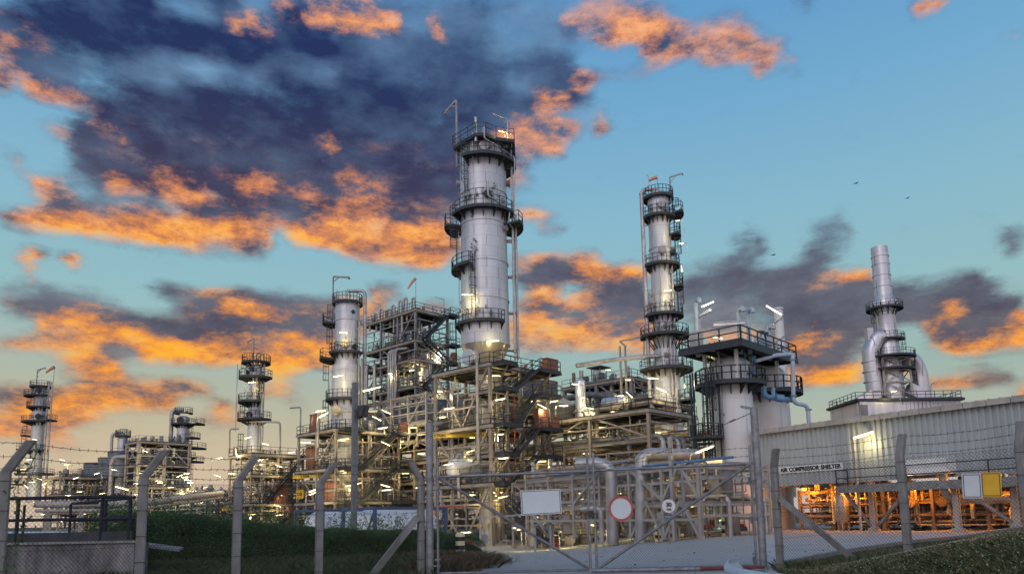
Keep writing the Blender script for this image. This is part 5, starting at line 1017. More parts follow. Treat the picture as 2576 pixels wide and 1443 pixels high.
mb = MB(); c = sp_(12.2, -.65, zc+.6); mb.obox(c, SL*1.45, SN*.55, DZ*.42); mb.obox(c+DZ*.44, SL*1.5, SN*.6, DZ*.03); part(mb, 'ventilator_box', 'white_paint', sh)
pipe(sh, [sp_(13.1, -.6, zc+.2), sp_(13.1, -.6, H(.75)), sp_(14.1, .6, H(.55)), sp_(17, 1.6, H(.5))], .26, 'pipe_metal', n=12)
q = sp_(7.7, -.45, 0); pipe(sh, [V((q.x, q.y, gz(q.x, q.y))), V((q.x, q.y, H(5.4)))], .085, 'pale_steel', name='lamp_pole')
sb = sp_(4.1, -.14, H(2.98)); mb = MB(); mb.obox(sb, SL*2.5, SN*.02, DZ*.22); pn = part(mb, 'sign_board', 'white_paint', sh)
text('AIR COMPRESSOR SHELTER', .40, sb-SN*.03, SL, DZ, 'text_black', pn, bold=.02, wsp=1.4, fit=4.75)
# machinery inside
ins = Frame('compressor_skid', 'crowded pipework and valves glowing orange under the shelter', 'machinery', sp_(1.6, 2.0, 0).xy, 22, 9.5, [.75, 1.6], 7, 2, zb=gz(22, 48), post=.2, pm='pipe_brown', dl=SL, dr=SN, beam=.22)
for k in (0, 1): ins.runs(k, 6, 'L', (.06, .16), ('pipe_brown', 'cream_paint', 'pipe_metal'), seed=201+k); ins.runs(k, 12, 'R', (.05, .12), ('pipe_brown', 'cream_paint', 'pipe_metal'), seed=205+k)
ins.risers(26, -1, 1, (.05, .13), ('pipe_brown', 'cream_paint', 'pipe_metal'), seed=209); ins.gear(-1, 30, 210); ins.gear(0, 14, 211)
for t, n, r_, hh in ((5.4, 1.2, .45, 2.3), (6.6, 4.5, .5, 2.4), (9.4, 5, .4, 2.2)):
    p = sp_(t, n, gz(22, 46)); mb = MB(); mb.lathe([(.2, .5), (r_, .75), (r_, hh), (r_*.6, hh+.25), (.1, hh+.3)], 18, p)
    for w in (0, 2.1, 4.2): mb.bar(p+V((math.cos(w), math.sin(w), 0))*r_*.8, p+V((math.cos(w), math.sin(w), 0))*r_*.8+DZ*.9, .08)
    part(mb, 'drum', 'pipe_metal', ins.root)
for t in (11.8, 13.0, 14.3, 9.9):
    p = sp_(t, 1.6, H(.5)); mb = MB(); mb.lathe([(.3, -.02), (.34, .02), (.3, .06)], 16, p, axis=-SN+DZ*.1, smooth=False); mb.cyl(p, p+SN*.5, .05, 6); mb.bar(p-DZ*.3, p+DZ*.3, .04); mb.bar(p-SL*.3, p+SL*.3, .04); part(mb, 'handwheel', 'pipe_brown', ins.root)
for t, n in ((17.6, 2.6), (19.5, 3.2)):
    c = sp_(t, n, H(-.1)); mb = MB(); mb.lathe([(.3, -1.2), (.42, -1.), (.42, 1.), (.3, 1.2)], 18, c, axis=SL); mb.obox(c-DZ*.6, SL*1.1, SN*.6, DZ*.3); part(mb, 'compressor', 'pipe_brown', ins.root)
for i, (t, n, z, w) in enumerate(((2.6, 1.2, 1.7, 'over the left end of the pipework'), (6.0, 1.3, 1.7, 'above the hanging drums'), (10.2, .9, 1.7, 'above the handwheels'), (14.9, 1.2, 1.7, 'above the bent silver pipe'), (19, 1.5, 1.7, 'above the compressors'), (22.6, 1.2, 1.7, 'over the right end of the pipework'))):
    c = sp_(t, n, H(z)); lt_ = thing('sodium_lamp', 'orange sodium lamp hanging under the shelter roof, %s' % w, 'lamp', c, 'orange lamps under the shelter roof')
    mb = MB(); mb.lathe([(.16, -.12), (.2, 0), (.12, .04)], 12, c); part(mb, 'bulb', 'sodium_lamp', lt_); glow_light(lt_, c-DZ*.3, 310., (1., .31, .015)); mb = MB(); mb.lathe([(.36, -.05), (.16, .2), (.06, .3)], 14, c+DZ*.05); mb.bar(c+DZ*.3, c+DZ*1.6, .04); part(mb, 'shade', 'grey_steel', lt_)
c = P(1905, 1312, 53); lt_ = thing('sodium_lamp', 'orange sodium lamp low between the front tank and the shelter', 'lamp', c, 'orange lamps under the shelter roof'); c = P(1912, 1300, 57.5); lt_.location = c
mb = MB(); mb.lathe([(.12, -.12), (.18, 0), (.1, .05)], 12, c); part(mb, 'bulb', 'sodium_lamp', lt_); glow_light(lt_, c-DZ*.3, 310., (1., .31, .015)); mb = MB(); mb.bar(c-DZ*2, c-DZ*.1, .07); part(mb, 'pole', 'grey_steel', lt_)

r9 = Frame('pipe_rack', 'dim pipe rack seen beyond the compressor shelter', 'pipe rack', sp_(-3, 19, 0).xy, 34, 7, [1.9, .4], 7, 1, zb=-.6, post=.28, pm='pipe_brown', dl=SL, dr=SN, beam=.35)
r9.runs(0, 6, 'L', (.08, .22), seed=301); r9.runs(1, 6, 'L', (.08, .25), seed=302); r9.risers(24, -1, 0, seed=303); r9.gear(-1, 30, 304); r9.thicket(420, -1.6, 2., (.03, .1), seed=305)
# ------------------------------------------------------------------ front gantry with its forest of pipes
G0 = P(1757, 1200, 42); ga = Frame('pipe_gantry', 'pale braced steel gantry standing along the yard behind the gate', 'pipe gantry', (G0.x, G0.y), 17.5, 6, [2.95, .85], 6, 1, post=.2, pm='pale_steel', dl=V((-.545, .839, 0)), dr=V((.839, .545, 0)), beam=.26,
    brace=[('L', 0, -1, 1, '^'), ('L', 1, -1, 1, '^'), ('L', 0, 1, 0, '^'), ('L', 1, 1, 0, '/'), ('L', 3, 1, 0, '\\'), ('L2', 2, -1, 0, '/'), ('L', 5, -1, 1, '/')])
ga.runs(0, 4, 'L', (.05, .14), seed=221); ga.runs(1, 6, 'L', (.06, .2), seed=222); ga.runs(0, 9, 'R', (.05, .12), seed=223); ga.runs(1, 8, 'R', (.05, .12), seed=224)
pipe(ga.root, [ga.pt(-2.5, .1, H(3.05)), ga.pt(14, .1, H(3.05))], .075, 'blue_paint'); ga.risers(26, -1, 0, (.04, .11), seed=225); ga.gear(-1, 26, 226); ga.gear(1, 6, 227)
mb = MB(); q = ga.pt(2.0, -.1, 0); q.z = gz(q.x, q.y); mb.hbeam(q, V((q.x, q.y, H(4.6))), .2, .2); part(mb, 'post', 'pale_steel', ga.root)
gb = Frame('pipe_gantry', 'rear rusty-pink gantry behind the pale braced one', 'pipe gantry', (G0.x+.839*8.2-.545*10.5, G0.y+.545*8.2+.839*10.5), 20, 5.5, [4.2, 1.6, -.4], 8, 1, zb=-1.2, post=.2, pm='beige_steel', dl=V((-.545, .839, 0)), dr=V((.839, .545, 0)), beam=.3, brace=[('L', 0, 1, 0, '/'), ('L', 2, 1, 0, '\\'), ('L', 4, 2, 1, '/')])
for k in range(3): gb.runs(k, 7, 'L', (.07, .24), seed=230+k)
gb.runs(1, 14, 'R', (.06, .14), seed=235); gb.risers(40, -1, 0, (.05, .14), seed=236); gb.gear(-1, 36, 237); gb.gear(1, 12, 238)
gc = Frame('pipe_gantry', 'low gantry of tangled pipes at the foot of the tallest column', 'pipe gantry', P(1440, 1350, 60).xy, 6.5, 7, [3.0, .9], 2, 1, zb=-1.3, post=.2, pm='beige_steel', beam=.3, brace=[('L', 1, 1, 0, '/')])
gc.runs(0, 6, 'L', (.06, .2), seed=241); gc.runs(1, 7, 'R', (.06, .2), seed=242); gc.risers(30, -1, 0, (.05, .14), seed=243); gc.gear(-1, 26, 244)
stair(gc.root, gc.pt(2, -.6, H(-2)), gc.pt(6, -.6, H(1.0)), .9, -DR)
for (pts, rr, w) in (([P(1452, 1166, 49), P(1538, 1164, 48), P(1541, 1368, 48)], .40, 'fat silver lagged pipe bending down behind the gate, left of the round sign'),
    ([P(1612, 1364, 46.3), P(1614, 1146, 46.3), P(1640, 1140, 46.5), P(1752, 1143, 48)], .38, 'fat coppery lagged pipe bending over to the right above the gate'),
    ([P(1460, 1280, 47), P(1511, 1276, 47), P(1514, 1362, 47)], .17, 'thin silver pipe bending down right of the gate centre'),
    ([P(1495, 1282, 49), P(1590, 1275, 49)], .2, 'short pinkish pipe passing behind the round sign'),
    ([P(1790, 1250, 52), P(1826, 1252, 52), P(1831, 1292, 52), P(1850, 1300, 52)], .14, 'small silver pipe bend left of the front tank foot')):
    o = pipe(None, pts, rr, 'pipe_metal', 'lagged_pipe', 14, bend=rr*2.6); tag(o, w, 'pipe')
cn = thing('canopy_shelter', 'small curved-roof canopy on blue posts beyond the gate', 'canopy', P(1370, 1370, 52)); mb = MB()
cp = [P(1338, 1325, 52), P(1352, 1318, 52), P(1370, 1312, 52), P(1388, 1313, 52), P(1399, 1322, 52)]; off = V((.3, 2.2, 0))
mb.add(cp+[p+off for p in cp]+[p+DZ*.06 for p in cp]+[p+off+DZ*.06 for p in cp], [(i, i+1, 6+i, 5+i) for i in range(4)]+[(10+i, 15+i, 16+i, 11+i) for i in range(4)]+[(i, 10+i, 11+i, i+1) for i in range(4)], True); part(mb, 'roof', 'corrugated', cn)
for p in (cp[0]+V((.2, .2, 0)), cp[-1]-V((.4, -.2, 0)), cp[0]+off, cp[-1]+off-V((.4, 0, 0))): mb = MB(); mb.bar(V((p.x, p.y, gz(p.x, p.y)-.1)), p+DZ*.05, .09); part(mb, 'post', 'pale_blue_paint', cn)
gt = thing('goal_frame', 'pale portal frame of steel tube beside the lettered skirt', 'pipe support', P(1220, 1370, 58)); mb = MB(); mb.bar(P(1222, 1372, 58), P(1221, 1298, 58), .22); mb.bar(P(1221, 1300, 58), P(1340, 1292, 57), .12); mb.bar(P(1338, 1372, 57), P(1338, 1290, 57), .2); part(mb, 'frame', 'pale_steel', gt)
mb = MB(); mb.obox(P(1219, 1355, 57.7), (.25, 0, 0), (0, .1, 0), (0, 0, .35)); part(mb, 'box', 'grey_steel', gt)
hy = thing('fire_hydrant_manifold', 'red pipe manifold with outlets standing by the dark hedge end', 'hydrant', P(1173, 1372, 45)); mb = MB(); mb.cyl(P(1155, 1362, 45), P(1193, 1361, 45), .16, 12)
for u in (1160, 1170, 1180, 1190): mb.cyl(P(u, 1362, 45), P(u, 1366, 44.5), .12, 8)
part(mb, 'header', 'red_paint', hy); mb = MB(); mb.cyl(P(1175, 1363, 45), P(1175, 1376, 45), .13, 10); part(mb, 'riser', 'red_paint', hy)
gb.thicket(560, -1.6, 4.4, seed=1); gc.thicket(220, -1.8, 3.2, seed=2); ga.thicket(160, -1.4, 3., (.02, .06), seed=3); ins.thicket(900, -.9, 1.7, (.03, .085), ('pipe_brown', 'cream_paint', 'pipe_metal'), seed=4)
# bollards
def bollard(u, v0, v1, Y, w, r=.11):
    p = P(u, v0, Y); q = P(u, v1, Y); h = q.z-p.z; root = thing('bollard', 'black and cream banded bollard, '+w, 'bollard', p, 'banded bollards in the yard'); mb = MB(); mk = MB()
    n = 6 if h > 1.4 else 5
    for i in range(n):
        z0, z1 = h*i/n, h*(i+1)/n; prof = [(r, z0), (r, z1)] if i < n-1 else [(r, z0), (r, z1-.06), (r*.6, z1)]
        mb = MB(); mb.lathe(prof, 14, p); e_ = (n-1-i) % 2 == 0; part(mb, 'cream_band' if e_ else 'black_band', 'cream_paint' if e_ else 'black_paint', root)
bollard(1158, 1392, 1338, 30, 'standing alone in the grass patch left of the yard', .19)
for u, v0, v1, w in ((1652, 1362, 1318, 'leftmost of the row before the gantry'), (1664, 1361, 1320, 'second from the left before the gantry'), (1688, 1360, 1310, 'tall one under the speed sign'), (1696, 1359, 1322, 'shorter one touching the speed sign post'), (1738, 1356, 1320, 'left of the pair near the gantry end'), (1744, 1356, 1306, 'taller of the pair near the gantry end'), (1782, 1355, 1320, 'alone right of the gantry end'), (1821, 1350, 1300, 'nearest the front tank')): bollard(u, v0, v1, 45, w)
sn = thing('speed_sign', 'round white 30 KM speed sign on a thin post beyond the gate', 'sign', P(1684, 1364, 40)); c = P(1682, 1272, 40); mb = MB(); mb.lathe([(.35, 0), (.365, .015), (.35, .03)], 28, c, axis=(0, -1, 0), smooth=False); pl = part(mb, 'plate', 'white_paint', sn)
text('30', .31, c+V((0, -.045, .07)), (1, 0, 0), DZ, 'text_black', pl, bold=.012); text('KM.', .165, c+V((.01, -.045, -.18)), (1, 0, 0), DZ, 'text_black', pl, bold=.006)
c2 = P(1683, 1299, 40); mb = MB(); mb.obox(c2, (.21, 0, 0), (0, .01, 0), (0, 0, .1)); pl2 = part(mb, 'name_plate', 'plate_blue', sn); text('ROAD P', .12, c2+V((0, -.025, 0)), (1, 0, 0), DZ, 'text_white', pl2)
mb = MB(); mb.bar(P(1685, 1366, 40.06), P(1683, 1270, 40.06), .06); part(mb, 'post', 'grey_steel', sn)

# ------------------------------------------------------------------ tank containers and light pole behind the hedge
def iso(c, w):
    d, e = V((.55, .835, 0)), V((-.835, .55, 0)); c = V((c.x, c.y, 0)); zb = gz(c.x, c.y); zt = H(.72); root = thing('tank_container', w, 'tank container', (c.x, c.y, zb), 'white tank containers behind the hedge')
    h = (zt-zb)/2; m = c+d*3.05+e*1.2; r = 1.13; mb = MB(); mb.lathe([(.2, -2.95), (.7, -2.85), (1.0, -2.65), (r, -2.35), (r, 2.35), (1.0, 2.65), (.7, 2.85), (.2, 2.95)], 28, V((m.x, m.y, zt-r-.1)), axis=d)
    part(mb, 'barrel', 'white_paint', root)
    for t in (0, 6.1):
        mb = MB(); p0, p1 = c+d*t, c+d*t+e*2.4
        for p in (p0, p1): mb.bar(p+DZ*zb, p+DZ*zt, .16)
        for z in (zb+.2, zt-.08): mb.bar(p0+DZ*z, p1+DZ*z, .16)
        mb.bar(p0+DZ*(zt-.1), p0.lerp(p1, .4)+DZ*(zb+.4), .08); part(mb, 'end_frame', 'plate_frame', root)
    mb = MB()
    for p in (c, c+e*2.4): mb.bar(p+DZ*(zt-.07), p+d*6.1+DZ*(zt-.07), .1, .14); mb.bar(p+DZ*(zb+.3), p+d*6.1+DZ*(zb+.3), .12)
    part(mb, 'side_rail', 'plate_frame', root); mb = MB(); mb.obox(m+DZ*(zt+.0), d*2.2, e*.3, DZ*.03); part(mb, 'walkway', 'galvanised', root)

iso(P(943, 1300, 40), 'white tank container with blue end frame behind the hedge, nearer the gate'); iso(P(812, 1300, 44), 'white tank container with blue end frame, half hidden behind hedge sprigs')
lp = thing('flood_light_pole', 'dark tapering concrete pole with a black floodlight, before the crane-arm column', 'light pole', P(890, 1330, 38)); p = P(890, 1330, 38); mb = MB(); q = P(888, 962, 38); mb.bar(V((p.x, p.y, gz(p.x, p.y))), V((p.x, p.y, q.z)), .22, .26); part(mb, 'pole', 'grey_concrete', lp)

mb = MB(); c = P(912, 1034, 37.7); mb.obox(c, V((.9, -.35, 0)).normalized()*.22, V((.35, .9, 0)).normalized()*.2, V((.15, 0, 1)).normalized()*.3); mb.bar(P(893, 1034, 38), c, .1); mb.bar(c-DZ*.3, c-DZ*.4+V((-.3, 0, 0)), .1); part(mb, 'floodlight', 'black_paint', lp)
mb = MB(); mb.obox(c+V((.33, -.93, 0)).normalized()*.21, V((.9, .32, 0)).normalized()*.2, V((.33, -.93, 0)).normalized()*.01, DZ*.24); part(mb, 'lens', 'lens_glass', lp)
# ------------------------------------------------------------------ fence and gate
def strand(mb, a, b, sag=.03, barbs=True, r=.005, seed=0):
    rd = random.Random(seed); a, b = V(a), V(b); n = max(6, int((b-a).length/.35)); pts = [a.lerp(b, i/n)-DZ*(sag*4*(i/n)*(1-i/n))+DZ*rd.uniform(-.008, .008) for i in range(n+1)]
    mb.tube(pts, r, 3, caps=False)
    if barbs:
        k = int((b-a).length/.13)
        for i in range(k):
            p = a.lerp(b, (i+.5)/k)-DZ*(sag*4*((i+.5)/k)*(1-(i+.5)/k)); w = rd.uniform(0, 3); d = V((math.cos(w)*.5, math.cos(w)*.5, math.sin(w)+.3)).normalized()*.03; mb.bar(p-d, p+d, .006)
def chain(mb, a, b, zl0, zl1, zh0, zh1, s=.068, r=.0024):
    """diamond mesh between a and b; bottom and top heights at both ends; each wire zigzags in the real thing, here its two diagonals"""
    a, b = V((a[0], a[1], 0)), V((b[0], b[1], 0)); L = (b-a).length; d = (b-a)/L; hm = max(zh0-zl0, zh1-zl1); n = V((d.y, -d.x, 0))*.003
    lo = lambda x: lerp(zl0, zl1, x/L); hi = lambda x: lerp(zh0, zh1, x/L)
    def clip(x0, sg):
        pts = []; k = 0; out = []
        h = 0.
        # walk up the wire, keeping what is inside
        x, st = x0, s/2
        inside = None
        while h < hm+.4:
            xx = x0+sg*h*.9; z = lo(min(max(xx, 0), L))+h
            ok = 0 <= xx <= L and z <= hi(xx)
            if ok:
                if inside is None: inside = (xx, z)
                last = (xx, z)
            elif inside is not None: break
            h += st
        if inside is not None and last != inside: out.append((inside, last))
        return out
    x = -hm*1.2
    while x < L+hm*1.2:
        for sg in (1, -1):
            for (p, q) in clip(x, sg): mb.tube([a+d*p[0]+DZ*p[1]+n*sg, a+d*q[0]+DZ*q[1]+n*sg], r, 3, caps=False)
        x += s*.92
def fpost(p, zt, zb, bend, arm, w, label, grp='concrete fence posts', taper=0):
    root = thing('fence_post', label, 'fence post', (p[0], p[1], zb-.1), grp); mb = MB(); h = w/2; ax = V((.85, .53, 0)); ay = V((-.53, .85, 0)); c = h*.3
    def ring(q, up=DZ):
        f = []
        for i, j in ((-1, -1), (1, -1), (1, 1), (-1, 1)):
            for (k1, k2) in ((0, 1), (1, 0)) if i*j > 0 else ((1, 0), (0, 1)): f.append(q+ax*(i*(h-c*k1))+ay*(j*(h-c*k2)))
        return f
    P0, P1 = V((p[0], p[1], zb-.25)), V((p[0], p[1], bend)); P2 = P1+V(arm)
    mb.rings([ring(P0), ring(P1), ring(P2)], smooth=False); part(mb, 'shaft', 'concrete', root); z = bend-.12
    while z > zb+.1:
        mb = MB(); q = V((p[0], p[1], z)); rg = [ax*(h+.004)+ay*(h+.004), ax*-(h+.004)+ay*(h+.004), ax*-(h+.004)-ay*(h+.004), ax*(h+.004)-ay*(h+.004)]
        for i in range(4): mb.bar(q+rg[i], q+rg[(i+1) % 4], .008)
        part(mb, 'tie_wire', 'barb_wire', root); z -= .42
    return P1, P2
def pz(u, v, Y): p = P(u, v, Y); return (p.x, p.y)
fp = [(-8.3, 8.7), pz(6, 1300, 10.5), pz(357, 1300, 12.3), pz(597, 1300, 13.8), pz(804, 1300, 15.5), pz(1059, 1300, 17.1)]
lab = ['', 'nearest bent concrete fence post at the left edge, with a creeper beside it', 'bent concrete fence post at the right end of the stained culvert wall', 'bent concrete fence post before the middle of the hedge', 'bent concrete fence post in front of the half hidden tank container', 'concrete fence post with a leaning strut, beside the left gate post']
tops = []
for i, (x, y) in enumerate(fp):
    zb = gz(x, y); arm = (.30, .05, .46) if i < 5 else (-.22, -.15, .42)
    if i == 0: tops.append((V((x, y, 2.1)), V((x+.3, y+.05, 2.56)))); continue
    tops.append(fpost((x, y), 2.5, zb, 2.07 if i < 5 else 2.2, arm, .148, lab[i]))
fl = thing('chain_link_fence', 'chain-link fence with barbed wire strands left of the gate', 'fence', (fp[1][0], fp[1][1], 0))
for i in range(5):
    a, b = fp[i], fp[i+1]; mb = MB(); chain(mb, a, b, gz(*a)+.03, gz(*b)+.03, 2.02, 2.02); part(mb, 'mesh_panel', 'wire', fl); mb = MB()
    for k, f in enumerate((.12, .5, .92)): strand(mb, tops[i][0].lerp(tops[i][1], f), tops[i+1][0].lerp(tops[i+1][1], f), .05, seed=i*7+k)
    part(mb, 'barbed_wire', 'barb_wire', fl); mb = MB()
    for z in (2.0, 1.45, .95, .4): strand(mb, (a[0], a[1], z), (b[0], b[1], z), .01, False, .003, i)
    part(mb, 'tension_wire', 'wire', fl)
x, y = fp[5]; mb = MB(); mb.bar(V((x-.07, y-.1, 1.35)), V((x-1.35, y-.75, -.35)), .13); br = thing('fence_strut', 'rust-stained leaning strut propping the fence post beside the left gate post', 'strut', (x-1.3, y-.7, -.1)); part(mb, 'shaft', 'concrete', br)
# right-hand fence
rp = [(6.12, 17.25), (8.06, 15.3), (9.4, 13.6), (11.0, 11.6)]
rt = []; zt_ = (2.35, 2.42, 2.45, 2.5)
rl = ['stubby grey-topped fence post with a strut, just right of the right gate post', 'bent concrete fence post in the middle of the grassy bank', 'bent concrete fence post cut by the right edge of the photo']
for i, (x, y) in enumerate(rp):
    zb = gz(x, y)
    if i == 3: rt.append((V((x, y, 2.55)), V((x-.1, y-.2, 3.0)))); continue
    rt.append(fpost((x, y), zt_[i], zb, zt_[i], (-.02, -.25, .42) if i == 0 else (.1, .02, .46) , .148, rl[i]))
fr = thing('chain_link_fence', 'chain-link fence on the grassy bank right of the gate, with two blank signs', 'fence', (8.06, 15.3, .4))
for i in range(3):
    a, b = rp[i], rp[i+1]; mb = MB(); chain(mb, a, b, gz(*a)+.03, gz(*b)+.03, rt[i][0].z-.02, rt[i+1][0].z-.02, s=.074, r=.0026); part(mb, 'mesh_panel', 'wire', fr); mb = MB()
    for k, f in enumerate((.12, .5, .92)): strand(mb, rt[i][0].lerp(rt[i][1], f), rt[i+1][0].lerp(rt[i+1][1], f), .05, seed=60+i*7+k)
    part(mb, 'barbed_wire', 'barb_wire', fr); mb = MB()
    for f in (.3, .55, .8, .98): strand(mb, V((*a, lerp(gz(*a), rt[i][0].z, f))), V((*b, lerp(gz(*b), rt[i+1][0].z, f))), .01, False, .003, i)
    part(mb, 'tension_wire', 'wire', fr)
for (p, q, w) in (((6.18, 17.15, 1.62), (7.5, 16.15, .12), 'weathered strut leaning right of the right gate post down to the bank'),):
    mb = MB(); mb.bar(p, q, .12); br = thing('fence_strut', w, 'strut', q); part(mb, 'shaft', 'concrete', br)
def board(name, label, cu, cv, Y, wU, hU, m, edge, tilt=0.05, face=None):
    c = P(cu, cv, Y); dep = proj(c)[2]; w, h = wU*dep/F0/2, hU*dep/F0/2; root = thing(name, label, 'sign', c); d = V(face or (1, 0, 0)).normalized(); n = V((d.y, -d.x, 0)); zz = (DZ-d*tilt).normalized(); d = (d+DZ*tilt).normalized()
    mb = MB(); mb.obox(c, d*w, n*.012, zz*h); pl = part(mb, 'plate', m, root); mb = MB(); k = .025
    for s_ in (-1, 1): mb.obox(c+n*.014+zz*(h-k)*s_, d*(w-k), n*.002, zz*.006); mb.obox(c+n*.014+d*(w-k)*s_, d*.006, n*.002, zz*(h-k))
    part(mb, 'border', edge, pl); return root
board('blank_sign', 'blank pale grey notice board wired to the right-hand fence', 2445, 1221, 13.6, 42, 62, 'sign_white', 'black_paint', -.03, (1.36, -.75, 0)); board('blank_sign', 'blank mustard yellow notice board wired to the right-hand fence', 2493, 1218, 13.5, 44, 62, 'sign_yellow', 'black_paint', -.03, (1.36, -.75, 0))
# gate posts and leaves
GY = 17.0
for (u, vt, Y, r, w, lean) in ((1081, 1066, GY, .085, 'left gate post, a thick pale grey tube with peeling paint', 0), (1913, 1024, GY, .088, 'right gate post, a thick grey tube with a barbed wire turnbuckle', 0)):
    p = P(u, 1300, Y); q = P(u, vt, Y); zb = gz(p.x, p.y); root = thing('gate_post', w, 'gate post', (p.x, p.y, zb)); mb = MB(); mb.tube([(p.x, p.y, zb-.1), (p.x, p.y, q.z)], r, 18); part(mb, 'tube', 'galvanised', root)
    s_ = 1 if u < 1500 else -1
    for k in (.25, 1.15, 2.05):
        mb = MB(); mb.bar((p.x, p.y, zb+k), (p.x+s_*.24, p.y, zb+k), .03); mb.bar((p.x+s_*.2, p.y, zb+k-.08), (p.x+s_*.2, p.y, zb+k+.08), .05); mb.bar((p.x+s_*.12, p.y, zb+k+.14), (p.x+s_*.24, p.y, zb+k+.14), .03); part(mb, 'hinge', 'galvanised', root)
    mb = MB(); mb.bar((p.x, p.y, q.z-.03), (p.x+.3*s_, p.y, q.z+.03), .05); part(mb, 'arm', 'galvanised', root)
def leaf(u0, u1, v0t, v1t, v0b, v1b, label, flip):
    a, b, c, d = P(u0, v0t, GY), P(u1, v1t, GY), P(u1+4, v1b, GY), P(u0+2, v0b, GY)
    c.x = b.x; d.x = a.x
    root = thing('gate_leaf', label, 'gate', (a.x, a.y, d.z)); mb = MB(); r = .03
    for p, q in ((a, b), (b, c), (c, d), (d, a)): mb.cyl(p, q, r, 10)
    for p in (a, b, c, d): mb.lathe([(.05, -.04), (.05, .04)], 8, p)
    part(mb, 'frame', 'galvanised', root); mb = MB(); p, q = (b, d) if flip else (a, c); mb.cyl(p, q, .034, 10); part(mb, 'brace', 'galvanised', root)
    mb = MB(); chain(mb, a+V((0, -.04, 0)), b+V((0, -.04, 0)), d.z, c.z, a.z, b.z, s=.066, r=.0024); part(mb, 'mesh_panel', 'wire', root)
    mb = MB()
    for h in (.17, .36): strand(mb, a+DZ*h, b+DZ*h, .01, seed=int(u0)+int(h*100))
    part(mb, 'barbed_wire', 'barb_wire', root); mb = MB()
    for p in (a, b): mb.cyl(p, p+DZ*.42, .03, 8)
    part(mb, 'wire_post', 'galvanised', root); return a, b, c, d
la = leaf(1101, 1478, 1199, 1184, 1441, 1432, 'left chain-link gate leaf, carrying the blank rectangular sign', False); lb_ = leaf(1493, 1888, 1183, 1165, 1432, 1421, 'right chain-link gate leaf, carrying the round red-ringed sign', True)
mb = MB(); root = thing('gate_lock', 'black padlock box where the two gate leaves meet', 'lock', P(1486, 1292, GY-.05)); c = P(1486, 1292, GY-.06); mb.obox(c, (.05, 0, 0), (0, .03, 0), (0, 0, .075)); mb.bar(c-V((.06, 0, 0)), c+V((.1, 0, 0)), .03); part(mb, 'case', 'black_paint', root)
mb = MB(); q0, q1 = P(1905, 1030, GY), P(1822, 1066, GY-.1); strand(mb, q0, q1, .02, True, .009, 5); strand(mb, q1, P(1500, 1180, GY), .12, True, .006, 6); mb.cyl(P(1850, 1054, GY), P(1835, 1061, GY), .02, 6); bw = thing('barbed_wire', 'loose barbed wire strung from the top of the right gate post to the gate', 'wire', q0); part(mb, 'strand', 'barb_wire', bw)
board('blank_sign', 'large blank pale rectangular sign hung on the left gate leaf', 1361, 1262, GY-.09, 101, 62, 'sign_white', 'black_paint', .03)
c = P(1562, 1278, GY-.1); sn = thing('prohibition_sign', 'round blank white sign with a thick red ring on the right gate leaf', 'sign', c); mb = MB(); k = proj(c)[2]/F0; mb.lathe([(26.5*k, 0), (26.5*k, .012)], 40, c, axis=(0, -1, 0), smooth=False); part(mb, 'face', 'sign_white', sn); mb = MB(); mb.lathe([(26*k, .006), (31*k, .002), (31*k, .02), (26*k, .02), (26*k, .006)], 44, c, axis=(0, -1, 0), smooth=False, caps=False); part(mb, 'ring', 'red_paint', sn)
bpz = thing('barrier_pole', 'long grey and dark red pole lying along the foot of the gate', 'pole', (0, 16.6, .1)); a, m_, b = P(1490, 1437, 16.7), P(1760, 1432, 16.7), P(1918, 1428, 16.7)
for p in (a, m_, b): p.z = gz(p.x, p.y)+.1
mb = MB(); mb.cyl(a, m_, .045, 10); part(mb, 'grey_tube', 'galvanised', bpz); mb = MB(); mb.cyl(m_, b, .045, 10); part(mb, 'red_tube', 'red_dark', bpz)
# guard rail
gr = thing('guard_rail', 'curled pale end of a steel guard rail at the bottom right of the gate', 'guard rail', P(1835, 1440, 10)); mb = MB(); path = [P(1868, 1402, 10.6), P(1846, 1404, 10.4), P(1833, 1411, 10.1), P(1832, 1421, 9.8), P(1850, 1430, 9.5), P(1890, 1438, 9.2), P(1960, 1450, 8.7), P(2100, 1480, 8.0), P(2200, 1500, 7.6)]
sec = [(-.155, 0), (-.10, .055), (-.05, .055), (0, 0), (.05, .055), (.10, .055), (.155, 0)]; path = fillet(path, .25, 4); vs = []
for i, p in enumerate(path):
    d = (path[min(i+1, len(path)-1)]-path[max(0, i-1)]); d.z = 0; d.normalize(); n = V((-d.y, d.x, 0)); zc_ = p.z-.13
    vs += [V((p.x, p.y, zc_+h))-n*o for h, o in sec]+[V((p.x, p.y, zc_+h))-n*(o+.006) for h, o in sec]
k = len(sec); fs = []
for i in range(len(path)-1):
    for j in range(k-1): a = i*2*k+j; fs += [(a, a+1, a+1+2*k, a+2*k), (a+k, a+k+2*k, a+k+1+2*k, a+k+1)]
    for j in (0, k-1): a = i*2*k+j; fs.append((a, a+k, a+k+2*k, a+2*k))
mb.add(vs, fs, True); part(mb, 'rail', 'pale_blue_paint', gr)
for q in (P(1905, 1436, 9.3), P(2080, 1470, 8.3)):
    mb = MB(); mb.bar((q.x+.05, q.y+.1, gz(q.x, q.y)-.2), (q.x+.05, q.y+.1, q.z+.02), .12); part(mb, 'post', 'galvanised', gr)

